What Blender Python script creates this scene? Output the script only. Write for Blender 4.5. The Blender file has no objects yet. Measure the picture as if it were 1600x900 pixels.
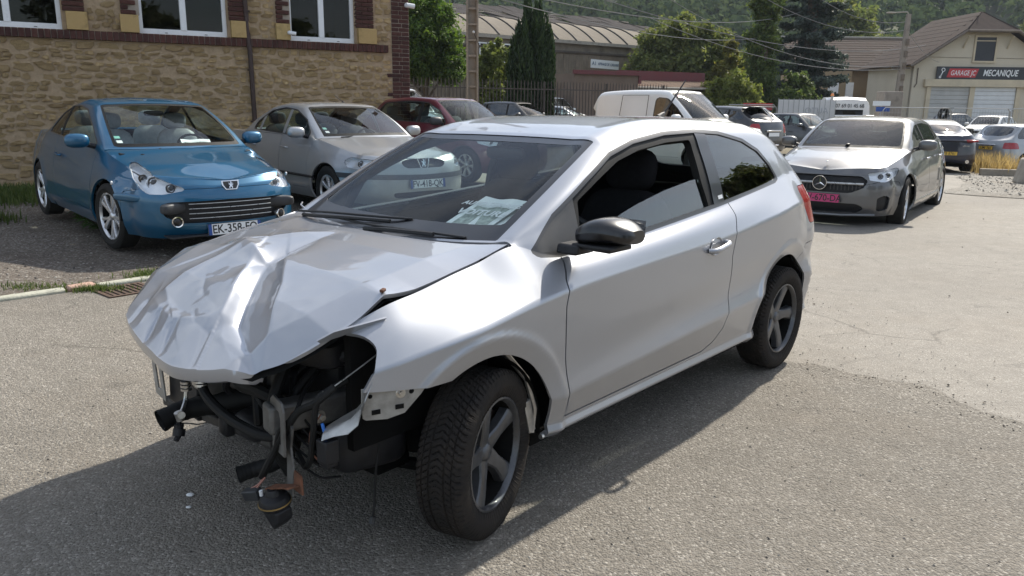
import bpy, bmesh, math, random
import numpy as np
from mathutils import Vector, Matrix, Euler
SC = bpy.context.scene
COL = SC.collection
R = math.radians

# ------------------------------------------------------------------ camera
cam_d = bpy.data.cameras.new('camera'); cam = bpy.data.objects.new('camera', cam_d); COL.objects.link(cam)
cam_d.sensor_width = 36.0; cam_d.lens = 36.0 * 1230.0 / 1600.0; cam_d.clip_end = 3000.0; cam_d.clip_start = 0.05
cam.location = (0, 0, 1.442)
cam.rotation_euler = (Matrix.Rotation(R(90 - 13.0898), 3, 'X') @ Matrix.Rotation(R(0.6), 3, 'Z')).to_euler()
SC.camera = cam
SC.render.resolution_x = 1024; SC.render.resolution_y = 576
# ------------------------------------------------------------------ sky, sun, exposure
SUN_EL, SUN_AZ = 42.0, 36.0          # degrees; azimuth clockwise from +Y (the view direction)
W = bpy.data.worlds.new('World'); SC.world = W; W.use_nodes = True
_n = W.node_tree.nodes; _l = W.node_tree.links; _n.clear()
_out = _n.new('ShaderNodeOutputWorld'); _bg = _n.new('ShaderNodeBackground'); _sky = _n.new('ShaderNodeTexSky')
_sky.sky_type = 'NISHITA'; _sky.sun_disc = False; _sky.sun_elevation = R(SUN_EL); _sky.sun_rotation = R(SUN_AZ)
_sky.dust_density = 1.6; _sky.air_density = 1.2; _sky.ozone_density = 1.0; _sky.altitude = 200
# broken high cloud over the whole sky, evenly
_tc = _n.new('ShaderNodeTexCoord'); _mp = _n.new('ShaderNodeMapping'); _mp.inputs['Scale'].default_value = (1.0, 1.0, 2.6)
_nz = _n.new('ShaderNodeTexNoise'); _nz.inputs['Scale'].default_value = 3.2; _nz.inputs['Detail'].default_value = 6
_rm = _n.new('ShaderNodeMapRange'); _rm.inputs['From Min'].default_value = .42; _rm.inputs['From Max'].default_value = .66
_rm.inputs['To Min'].default_value = .15; _rm.inputs['To Max'].default_value = .85
_mx = _n.new('ShaderNodeMix'); _mx.data_type = 'RGBA'; _mx.inputs[7].default_value = (6.2, 6.6, 7.2, 1)
_l.new(_tc.outputs['Generated'], _mp.inputs['Vector']); _l.new(_mp.outputs[0], _nz.inputs['Vector'])
_l.new(_nz.outputs['Fac'], _rm.inputs['Value']); _l.new(_rm.outputs[0], _mx.inputs[0]); _l.new(_sky.outputs[0], _mx.inputs[6])
_l.new(_mx.outputs[2], _bg.inputs['Color']); _bg.inputs['Strength'].default_value = 0.120; _l.new(_bg.outputs[0], _out.inputs['Surface'])
sun_d = bpy.data.lights.new('sun', 'SUN'); sun_d.energy = 5.0; sun_d.angle = R(1.0); sun_d.color = (1.0, .94, .83)
sun = bpy.data.objects.new('sun', sun_d); COL.objects.link(sun)
_sd = Vector((math.sin(R(SUN_AZ)) * math.cos(R(SUN_EL)), math.cos(R(SUN_AZ)) * math.cos(R(SUN_EL)), math.sin(R(SUN_EL))))
sun.rotation_euler = _sd.to_track_quat('Z', 'Y').to_euler(); sun.location = _sd * 60
SC.view_settings.view_transform = 'Standard'; SC.view_settings.look = 'None'; SC.view_settings.gamma = 1.0
SC.view_settings.exposure = 0.60; SC.view_settings.use_curve_mapping = False
SC.cycles.use_denoising = True; SC.cycles.max_bounces = 10; SC.cycles.transparent_max_bounces = 24; SC.cycles.glossy_bounces = 4
SC.cycles.diffuse_bounces = 3; SC.cycles.caustics_reflective = False; SC.cycles.caustics_refractive = False; SC.cycles.sample_clamp_indirect = 6

# ------------------------------------------------------------------ materials
MATS = {}
def nmat(name):
    m = bpy.data.materials.new(name); m.use_nodes = True
    nt = m.node_tree; b = nt.nodes['Principled BSDF']; MATS[name] = m
    return m, nt, b
def N(nt, t, **kw):
    n = nt.nodes.new('ShaderNode' + t)
    for k, v in kw.items():
        if k in n.inputs: n.inputs[k].default_value = v
        else: setattr(n, k, v)
    return n
def mixc(nt, fac, a, b, mode='MIX'):
    m = nt.nodes.new('ShaderNodeMix'); m.data_type = 'RGBA'; m.blend_type = mode
    for i, v in ((0, fac), (6, a), (7, b)):
        if hasattr(v, 'links') or hasattr(v, 'is_linked'): nt.links.new(v, m.inputs[i])
        else: m.inputs[i].default_value = v if i == 0 else (tuple(v) + (1,))[:4]
    return m.outputs[2]
def ramp(nt, src, lo, hi, a=0.0, b=1.0):
    m = N(nt, 'MapRange'); m.inputs['From Min'].default_value = lo; m.inputs['From Max'].default_value = hi
    m.inputs['To Min'].default_value = a; m.inputs['To Max'].default_value = b
    nt.links.new(src, m.inputs['Value']); return m.outputs[0]
def noise(nt, scale, detail=4, rough=.55, vec=None, dist=0.0):
    n = N(nt, 'TexNoise', Scale=scale, Detail=detail, Roughness=rough, Distortion=dist)
    if vec is not None: nt.links.new(vec, n.inputs['Vector'])
    return n.outputs['Fac']
def objco(nt, scale=None):
    t = N(nt, 'TexCoord'); v = t.outputs['Object']
    if scale is not None:
        m = N(nt, 'Mapping'); m.inputs['Scale'].default_value = scale; nt.links.new(v, m.inputs['Vector']); v = m.outputs[0]
    return v
def bumpn(nt, b, h, strength=.3, dist=.01):
    n = N(nt, 'Bump', Strength=strength, Distance=dist); nt.links.new(h, n.inputs['Height']); nt.links.new(n.outputs[0], b.inputs['Normal']); return n
def simple(name, col, rough=.5, metal=0.0, coat=0.0, var=.0, vscale=8.0, bump=0.0, bscale=60.0, spec=.5):
    """plain surface with optional uneven colour, roughness and fine relief"""
    m, nt, b = nmat(name)
    b.inputs['Base Color'].default_value = tuple(col) + (1,); b.inputs['Roughness'].default_value = rough; b.inputs['Metallic'].default_value = metal
    b.inputs['Coat Weight'].default_value = coat; b.inputs['Coat Roughness'].default_value = .04; b.inputs['Specular IOR Level'].default_value = spec
    if var > 0:
        v = objco(nt); f = noise(nt, vscale, 5, .6, v)
        lo = tuple(c * (1 - var) for c in col); hi = tuple(min(1, c * (1 + var)) for c in col)
        nt.links.new(mixc(nt, ramp(nt, f, .3, .7), lo, hi), b.inputs['Base Color'])
        nt.links.new(ramp(nt, f, .3, .7, max(.03, rough - .12), min(1, rough + .1)), b.inputs['Roughness'])
    if bump > 0:
        bumpn(nt, b, noise(nt, bscale, 4, .6, objco(nt)), bump, .01)
    return m
def paint(name, col, metal=.35, rough=.38, dirt=.10, flake=True, coat=1.0):
    m, nt, b = nmat(name)
    v = objco(nt)
    f = noise(nt, 2.3, 6, .65, v)
    c = mixc(nt, ramp(nt, f, .45, .8, 0, dirt), col, (.30, .27, .23))
    nt.links.new(c, b.inputs['Base Color'])
    b.inputs['Metallic'].default_value = metal; b.inputs['Roughness'].default_value = rough
    b.inputs['Coat Weight'].default_value = coat
    nt.links.new(ramp(nt, noise(nt, 5.0, 6, .7, v), .35, .75, .01, .05), b.inputs['Coat Roughness'])
    if flake:
        w = N(nt, 'TexVoronoi', Scale=900.0); nt.links.new(v, w.inputs['Vector'])
        bn = N(nt, 'Bump', Strength=.02, Distance=.001); nt.links.new(w.outputs['Distance'], bn.inputs['Height']); nt.links.new(bn.outputs[0], b.inputs['Normal'])
    return m
def glass(name, tint=(.80, .88, .86), rough=.0, refl=1.0, ior=1.5):
    """thin pane: clear or tinted straight through, mirror by Fresnel"""
    m, nt, b = nmat(name); nt.nodes.remove(b)
    o = nt.nodes['Material Output']; t = N(nt, 'BsdfTransparent'); t.inputs['Color'].default_value = tuple(tint) + (1,)
    g = N(nt, 'BsdfGlossy'); g.inputs['Roughness'].default_value = rough
    fr = N(nt, 'LayerWeight', Blend=.5); pw = N(nt, 'Math', operation='POWER'); pw.inputs[1].default_value = 5.0; nt.links.new(fr.outputs['Facing'], pw.inputs[0])
    a = N(nt, 'Math', operation='MULTIPLY_ADD'); a.inputs[1].default_value = .90; a.inputs[2].default_value = .055 * refl; nt.links.new(pw.outputs[0], a.inputs[0]); a.use_clamp = True
    mx = N(nt, 'MixShader'); nt.links.new(a.outputs[0], mx.inputs[0]); nt.links.new(t.outputs[0], mx.inputs[1]); nt.links.new(g.outputs[0], mx.inputs[2])
    # dust on the pane
    d = N(nt, 'BsdfDiffuse'); d.inputs['Color'].default_value = (.5, .48, .44, 1)
    mx2 = N(nt, 'MixShader'); nt.links.new(ramp(nt, noise(nt, 6, 6, .7, objco(nt)),   .45, .85, .0, .010), mx2.inputs[0])
    nt.links.new(mx.outputs[0], mx2.inputs[1]); nt.links.new(d.outputs[0], mx2.inputs[2]); nt.links.new(mx2.outputs[0], o.inputs['Surface'])
    return m

# ------------------------------------------------------------------ mesh helpers
def link(name, me, mat=None, parent=None, loc=None, rot=None, scale=None):
    o = bpy.data.objects.new(name, me); COL.objects.link(o)
    if parent is not None: o.parent = parent
    if loc is not None: o.location = loc
    if rot is not None: o.rotation_euler = rot
    if scale is not None: o.scale = scale
    if mat is not None and hasattr(me, 'materials'):
        for mm in (mat if isinstance(mat, (list, tuple)) else [mat]):
            if len(me.materials) < (len(mat) if isinstance(mat, (list, tuple)) else 1): me.materials.append(MATS[mm] if isinstance(mm, str) else mm)
    return o
def tag(o, label, cat, group=None, kind=None):
    if label: o['label'] = label
    if cat: o['category'] = cat
    if group: o['group'] = group
    if kind: o['kind'] = kind
    return o
def empty(name, loc=(0, 0, 0), rz=0.0, parent=None):
    o = bpy.data.objects.new(name, None); COL.objects.link(o); o.location = loc; o.rotation_euler = (0, 0, rz); o.empty_display_size = .1
    if parent is not None: o.parent = parent
    return o
def thing(name, label, cat, loc=(0, 0, 0), rz=0.0, group=None):
    return tag(empty(name, loc, rz), label, cat, group)
def fast_mesh(name, V, F, smooth=False):
    """V (n,3) array, F (m,k) int array of equal polygons"""
    me = bpy.data.meshes.new(name); V = np.asarray(V, np.float32); F = np.asarray(F, np.int32)
    me.vertices.add(len(V)); me.vertices.foreach_set('co', V.ravel())
    k = F.shape[1]; me.loops.add(F.size); me.loops.foreach_set('vertex_index', F.ravel())
    me.polygons.add(len(F)); me.polygons.foreach_set('loop_start', np.arange(0, F.size, k, dtype=np.int32))
    me.polygons.foreach_set('use_smooth', np.full(len(F), smooth, dtype=bool))
    me.update(calc_edges=True); return me
class MB:
    """collects shapes; build() links them as one mesh"""
    def __init__(s): s.V = []; s.F = []; s.M = []; s.mi = 0
    def add(s, V, F, M=None):
        b = len(s.V)
        if M is not None: V = [tuple(M @ Vector(v)) for v in V]
        s.V += [tuple(v) for v in V]; s.F += [tuple(b + i for i in f) for f in F]; s.M += [s.mi] * len(F); return s
    def box(s, c, d, rot=None, taper=None):
        x, y, z = d[0] / 2, d[1] / 2, d[2] / 2; t = taper or (1, 1)
        V = [(-x, -y, -z), (x, -y, -z), (x, y, -z), (-x, y, -z), (-x * t[0], -y * t[1], z), (x * t[0], -y * t[1], z), (x * t[0], y * t[1], z), (-x * t[0], y * t[1], z)]
        F = [(0, 3, 2, 1), (4, 5, 6, 7), (0, 1, 5, 4), (1, 2, 6, 5), (2, 3, 7, 6), (3, 0, 4, 7)]
        M = Matrix.Translation(c) @ (Euler(rot).to_matrix().to_4x4() if rot else Matrix.Identity(4))
        return s.add(V, F, M)
    def prism(s, poly, h0, h1, axis='z', M=None):
        n = len(poly); f = {'z': lambda a, b, c: (a, b, c), 'y': lambda a, b, c: (a, c, b), 'x': lambda a, b, c: (c, a, b)}[axis]
        V = [f(a, b, h0) for a, b in poly] + [f(a, b, h1) for a, b in poly]
        F = [tuple(range(n - 1, -1, -1)), tuple(range(n, 2 * n))] + [(i, (i + 1) % n, n + (i + 1) % n, n + i) for i in range(n)]
        return s.add(V, F, M)
    def tube(s, pts, r, n=8, caps=True, closed=False):
        pts = [Vector(p) for p in pts]; k = len(pts); rs = r if isinstance(r, (list, tuple)) else [r] * k
        up = None; V = []
        for i, p in enumerate(pts):
            a = pts[(i - 1) % k] if (i or closed) else p; b = pts[(i + 1) % k] if (i < k - 1 or closed) else p
            t = (b - a).normalized() if (b - a).length > 1e-9 else Vector((0, 0, 1))
            if up is None: up = t.orthogonal().normalized()
            else:
                up = up - t * up.dot(t); up = up.normalized() if up.length > 1e-6 else t.orthogonal().normalized()
            w = t.cross(up)
            for j in range(n):
                q = 2 * math.pi * j / n; V.append(p + (up * math.cos(q) + w * math.sin(q)) * rs[i])
        F = []
        for i in range(k if closed else k - 1):
            for j in range(n):
                a, b = i * n + j, i * n + (j + 1) % n; c, d = ((i + 1) % k) * n + (j + 1) % n, ((i + 1) % k) * n + j; F.append((a, b, c, d))
        if caps and not closed: F += [tuple(range(n - 1, -1, -1)), tuple((k - 1) * n + j for j in range(n))]
        return s.add(V, F)
    def cyl(s, a, b, r, n=16, r2=None): return s.tube([a, b], [r, r if r2 is None else r2], n)
    def lathe(s, prof, n=32, axis='z', M=None, a0=0.0, a1=2 * math.pi):
        full = abs(a1 - a0 - 2 * math.pi) < 1e-6; m = n if full else n + 1; V = []
        for j in range(m):
            q = a0 + (a1 - a0) * j / n; c, t = math.cos(q), math.sin(q)
            for r, h in prof:
                V.append({'z': (r * c, r * t, h), 'y': (r * c, h, r * t), 'x': (h, r * c, r * t)}[axis])
        k = len(prof); F = []
        for j in range(n):
            j2 = (j + 1) % m
            for i in range(k - 1): F.append((j * k + i, j2 * k + i, j2 * k + i + 1, j * k + i + 1))
        return s.add(V, F, M)
    def ell(s, c, r, nu=14, nv=8, p=2.0, rot=None):
        """superellipsoid"""
        V = []; e = 2.0 / p; sg = lambda x, k: math.copysign(abs(x) ** k, x)
        for i in range(nv + 1):
            a = -math.pi / 2 + math.pi * i / nv
            for j in range(nu):
                b = 2 * math.pi * j / nu
                V.append((r[0] * sg(math.cos(a), e) * sg(math.cos(b), e), r[1] * sg(math.cos(a), e) * sg(math.sin(b), e), r[2] * sg(math.sin(a), e)))
        F = [(i * nu + j, i * nu + (j + 1) % nu, (i + 1) * nu + (j + 1) % nu, (i + 1) * nu + j) for i in range(nv) for j in range(nu)]
        M = Matrix.Translation(c) @ (Euler(rot).to_matrix().to_4x4() if rot else Matrix.Identity(4))
        return s.add(V, F, M)
    def grid(s, P, flip=False):
        P = np.asarray(P); a, b = P.shape[:2]; V = P.reshape(-1, 3).tolist()
        F = [(i * b + j, (i + 1) * b + j, (i + 1) * b + j + 1, i * b + j + 1) for i in range(a - 1) for j in range(b - 1)]
        if flip: F = [f[::-1] for f in F]
        return s.add(V, F)
    def mesh(s, name, smooth=None):
        me = bpy.data.meshes.new(name); me.from_pydata([tuple(v) for v in s.V], [], s.F)
        if any(s.M): me.polygons.foreach_set('material_index', s.M)
        if smooth is not None:
            me.polygons.foreach_set('use_smooth', [True] * len(s.F)); me.set_sharp_from_angle(angle=R(smooth))
        me.update(); return me
    def build(s, name, mat, parent=None, smooth=35, loc=None, rot=None, bevel=0.0, seg=2):
        o = link(name, s.mesh(name, smooth), mat, parent, loc, rot)
        if bevel:
            b = o.modifiers.new('bevel', 'BEVEL'); b.width = bevel; b.segments = seg; b.limit_method = 'ANGLE'; b.angle_limit = R(40); b.harden_normals = False
        return o
def copy_tree(o, parent=None, ch=None):
    c = o.copy(); COL.objects.link(c); c.parent = parent
    for k in o.children: copy_tree(k, c)
    return c
FONT = None
def text(name, body, size, mat, parent, M, extrude=.001, shear=0.0, align='CENTER', sx=1.0, bold=0.0):
    """lettering as a real font curve; M places its x right, y up, z out"""
    cu = bpy.data.curves.new(name, 'FONT'); cu.body = body; cu.size = size; cu.align_x = align; cu.align_y = 'CENTER'; cu.extrude = extrude; cu.shear = shear; cu.offset = bold
    cu.resolution_u = 3
    tmp = bpy.data.objects.new('tmp', cu); COL.objects.link(tmp); me = bpy.data.meshes.new_from_object(tmp); bpy.data.objects.remove(tmp); bpy.data.curves.remove(cu); me.name = name
    o = bpy.data.objects.new(name, me); COL.objects.link(o); o.parent = parent
    me.materials.clear(); me.materials.append(MATS[mat]); o.matrix_local = M @ Matrix.Diagonal((sx, 1, 1, 1)); return o
def frame(o, xd, yd):
    """4x4 with origin o, x along xd, y along yd, z = x cross y"""
    x = Vector(xd).normalized(); y = Vector(yd); y = (y - x * y.dot(x)).normalized(); z = x.cross(y)
    return Matrix(((x[0], y[0], z[0], o[0]), (x[1], y[1], z[1], o[1]), (x[2], y[2], z[2], o[2]), (0, 0, 0, 1)))
def pchip(xs, ys, q):
    """monotone cubic through (xs, ys) at q"""
    xs = np.asarray(xs, float); ys = np.asarray(ys, float); q = np.asarray(q, float)
    if len(xs) == 2: return np.interp(q, xs, ys)
    h = np.diff(xs); d = np.diff(ys) / h; m = np.zeros(len(xs))
    for i in range(1, len(xs) - 1):
        if d[i - 1] * d[i] > 0:
            w1, w2 = 2 * h[i] + h[i - 1], h[i] + 2 * h[i - 1]; m[i] = (w1 + w2) / (w1 / d[i - 1] + w2 / d[i])
    m[0] = d[0]; m[-1] = d[-1]
    i = np.clip(np.searchsorted(xs, q) - 1, 0, len(xs) - 2); t = np.clip((q - xs[i]) / h[i], 0, 1)
    return ys[i] * (1 + 2 * t) * (1 - t) ** 2 + h[i] * m[i] * t * (1 - t) ** 2 + ys[i + 1] * t * t * (3 - 2 * t) + h[i] * m[i + 1] * t * t * (t - 1)
def hash2(x, y, s=0):
    v = np.sin(x * 127.1 + y * 311.7 + s * 74.7) * 43758.5453; return v - np.floor(v)
def vnoise(x, y, s=0):
    """smooth value noise in [0,1]"""
    xi, yi = np.floor(x), np.floor(y); fx, fy = x - xi, y - yi; fx = fx * fx * (3 - 2 * fx); fy = fy * fy * (3 - 2 * fy)
    a, b = hash2(xi, yi, s), hash2(xi + 1, yi, s); c, d = hash2(xi, yi + 1, s), hash2(xi + 1, yi + 1, s)
    return (a * (1 - fx) + b * fx) * (1 - fy) + (c * (1 - fx) + d * fx) * fy
def fbm(x, y, o=4, s=0):
    r = 0; a = .5
    for k in range(o): r = r + a * vnoise(x * 2 ** k, y * 2 ** k, s + k); a *= .5
    return r
# ------------------------------------------------------------------ shared materials for vehicles
paint('paint_silver', (.355, .368, .402), .60, .40, .05)
simple('tyre', (.022, .021, .020), .78, 0, 0, .35, 14, .12, 180, spec=0.2)
def _tyre_dusty():
    m, nt, b = nmat('tyre_dusty'); v = objco(nt); f = noise(nt, 9, 6, .7, v)
    nt.links.new(mixc(nt, ramp(nt, f, .42, .75, 0, .30), (.022, .020, .019), (.085, .066, .05)), b.inputs['Base Color']); b.inputs['Roughness'].default_value = .85; b.inputs['Specular IOR Level'].default_value = .15
    bumpn(nt, b, noise(nt, 160, 3, .6, v), .15, .004)
_tyre_dusty()
simple('rim_dark', (.085, .088, .095), .42, .55, .3, .25, 20)
simple('rim_silver', (.62, .63, .65), .32, .8, .3, .12, 12)
simple('disc', (.16, .12, .10), .55, .7, 0, .4, 30)
simple('plastic_black', (.016, .016, .018), .48, 0, 0, .2, 20, .05, 300, spec=0.3)
simple('plastic_grey', (.034, .036, .040), .55, 0, 0, .2, 20, .05, 300)
simple('rubber', (.014, .014, .014), .62, 0, 0, .3, 12, spec=0.2)
simple('gloss_black', (.006, .006, .008), .30, 0, .35, spec=0.5)
simple('trim_dark', (.04, .04, .042), .38, .2, .3)
simple('chrome', (.72, .73, .75), .10, 1.0)
simple('satin_metal', (.50, .49, .47), .34, .9, 0, .2, 25)
simple('raw_metal', (.46, .45, .43), .38, .75, 0, .3, 14)
simple('primer_grey', (.29, .285, .27), .5, .25, .1, .35, 16)
simple('grimy_metal', (.075, .07, .065), .7, .4, 0, .5, 25)
simple('rust', (.13, .055, .030), .85, .1, 0, .5, 30, .2, 90)
simple('fabric_black', (.012, .012, .014), .92, 0, 0, .25, 40, .2, 700, spec=0.1)
simple('fabric_grey', (.10, .105, .115), .9, 0, 0, .2, 40, .2, 700)
simple('leather_grey', (.30, .31, .33), .5, 0, 0, .15, 20, .1, 300)
simple('interior', (.020, .020, .022), .75, 0, 0, .2, 10, .06, 400, spec=0.15)
simple('well', (.010, .010, .010), .9, spec=0.05)
simple('paper_white', (.82, .85, .84), .7, 0, 0, .04, 30)
simple('plate_white', (.74, .76, .78), .35, 0, .4, .05, 30)
simple('plate_pink', (.50, .028, .15), .4, 0, .3, .05, 30)
simple('plate_yellow', (.72, .46, .06), .4, 0, .3, .05, 30)
simple('ink_black', (.012, .012, .014), .5)
simple('ink_blue', (.02, .07, .28), .5)
simple('lamp_reflector', (.78, .80, .82), .32, .55)
simple('lamp_red', (.30, .008, .012), .20, 0, .5)
simple('lamp_orange', (.75, .24, .03), .2, 0, 1.0)
simple('white_plastic', (.72, .73, .74), .45)
glass('glass_clear', (.86, .92, .90), refl=.5); glass('glass_side', (.72, .80, .78), refl=3.2); glass('glass_tint', (.60, .70, .68), refl=1.5); glass('glass_dark', (.10, .115, .115), refl=2.6); glass('lens', (.93, .94, .95)); glass('glass_pale', (.74, .78, .78), refl=1.5)
# ================================================================== car bodies: one lofted half skin, cut into panels along real outlines
class PM:
    def __init__(s, V, F): s.V = V; s.F = F
def cut(pm, f):
    """split along f = 0; returns (inside f<0, outside)"""
    if len(pm.F) == 0: return pm, pm
    val = np.asarray(f(pm.V)); val = np.where(np.abs(val) < 1e-7, 1e-7, val); neg = (val < 0).tolist(); vl = val.tolist()
    A, B = [], []; new = []; ed = {}; n0 = len(pm.V)
    def mid(i, j):
        k = (i, j) if i < j else (j, i)
        if k not in ed:
            t = vl[k[0]] / (vl[k[0]] - vl[k[1]]); new.append(pm.V[k[0]] * (1 - t) + pm.V[k[1]] * t); ed[k] = n0 + len(new) - 1
        return ed[k]
    for fc in pm.F:
        c = sum(neg[i] for i in fc)
        if c == len(fc): A.append(fc); continue
        if c == 0: B.append(fc); continue
        pa, pb = [], []; m = len(fc)
        for k in range(m):
            i, j = fc[k], fc[(k + 1) % m]
            (pa if neg[i] else pb).append(i)
            if neg[i] != neg[j]: q = mid(i, j); pa.append(q); pb.append(q)
        if len(pa) > 2: A.append(tuple(pa))
        if len(pb) > 2: B.append(tuple(pb))
    V = np.vstack([pm.V, np.array(new)]) if new else pm.V
    return _compact(V, A), _compact(V, B)
def _compact(V, F):
    if not F: return PM(np.zeros((0, 8)), [])
    idx = np.unique(np.concatenate([np.array(f) for f in F])); mp = np.full(len(V), -1); mp[idx] = np.arange(len(idx)); mp = mp.tolist()
    W2 = V[idx].copy(); ln = np.linalg.norm(W2[:, 3:6], axis=1, keepdims=True); W2[:, 3:6] /= np.maximum(ln, 1e-9)
    return PM(W2, [tuple(mp[i] for i in f) for f in F])
def keep(pm, f): return cut(pm, f)[0]
def drop(pm, f): return cut(pm, f)[1]
def part2(pm, f, g=.003):
    """cut a panel out, leaving a shut line of width 2g"""
    a, rest = cut(pm, lambda V: f(V) + g); _, b = cut(rest, lambda V: f(V) - g)
    return a, b
def join(*pms):
    V = []; F = []; b = 0
    for p in pms:
        if len(p.F): V.append(p.V); F += [tuple(b + i for i in f) for f in p.F]; b += len(p.V)
    return PM(np.vstack(V) if V else np.zeros((0, 8)), F)
def sdf_poly(P, r=0.0):
    """signed distance to a closed polygon with corners rounded by r; negative inside"""
    P = np.asarray(P, float)
    if r > 0:                                   # inset by r, then grow back
        n = len(P); area = .5 * np.sum(P[:, 0] * np.roll(P[:, 1], -1) - np.roll(P[:, 0], -1) * P[:, 1]); s = 1 if area > 0 else -1
        Q = []
        for i in range(n):
            a, b, c = P[i - 1], P[i], P[(i + 1) % n]; d1 = (b - a) / np.linalg.norm(b - a); d2 = (c - b) / np.linalg.norm(c - b)
            n1 = s * np.array([-d1[1], d1[0]]); n2 = s * np.array([-d2[1], d2[0]]); h = n1 + n2; q = max(.25, 1 + n1 @ n2); Q.append(b + h / q * r)
        P = np.array(Q)
    def f(a, b):
        d = np.full(np.shape(a), 1e9); ins = np.zeros(np.shape(a), bool); n = len(P)
        for i in range(n):
            x1, y1 = P[i]; x2, y2 = P[(i + 1) % n]; ex, ey = x2 - x1, y2 - y1; wx, wy = a - x1, b - y1
            t = np.clip((wx * ex + wy * ey) / (ex * ex + ey * ey + 1e-12), 0, 1); d = np.minimum(d, (wx - ex * t) ** 2 + (wy - ey * t) ** 2)
            c = ((y1 > b) != (y2 > b)); ins ^= c & (a < (x2 - x1) * (b - y1) / (y2 - y1 + 1e-12) + x1)
        d = np.sqrt(d); return np.where(ins, -d, d) - r
    return f
def side(P, r=.02):                              # outline drawn in the side view (x, z)
    g = sdf_poly(P, r); return lambda V: g(V[:, 0], V[:, 2])
def front(P, r=.01, az=0.0):                     # outline seen from a bearing az off straight ahead: (across, z)
    g = sdf_poly(P, r); c, s = math.cos(R(az)), math.sin(R(az)); return lambda V: np.maximum(g(V[:, 1] * c - V[:, 0] * s, V[:, 2]), .05 - V[:, 0])
def uv(u0, u1, v0, v1, su=1.0, sv=1.0):          # rectangle in the skin's own coordinates
    return lambda V: np.maximum(np.maximum((u0 - V[:, 6]) * su, (V[:, 6] - u1) * su), np.maximum((v0 - V[:, 7]) * sv, (V[:, 7] - v1) * sv))
def arch(cx, cz, r): return lambda V: np.hypot(V[:, 0] - cx, V[:, 2] - cz) - r
def both(f, g): return lambda V: np.maximum(f(V), g(V))
def either(f, g): return lambda V: np.minimum(f(V), g(V))
def less(i, c): return lambda V: V[:, i] - c
def more(i, c): return lambda V: c - V[:, i]

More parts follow.
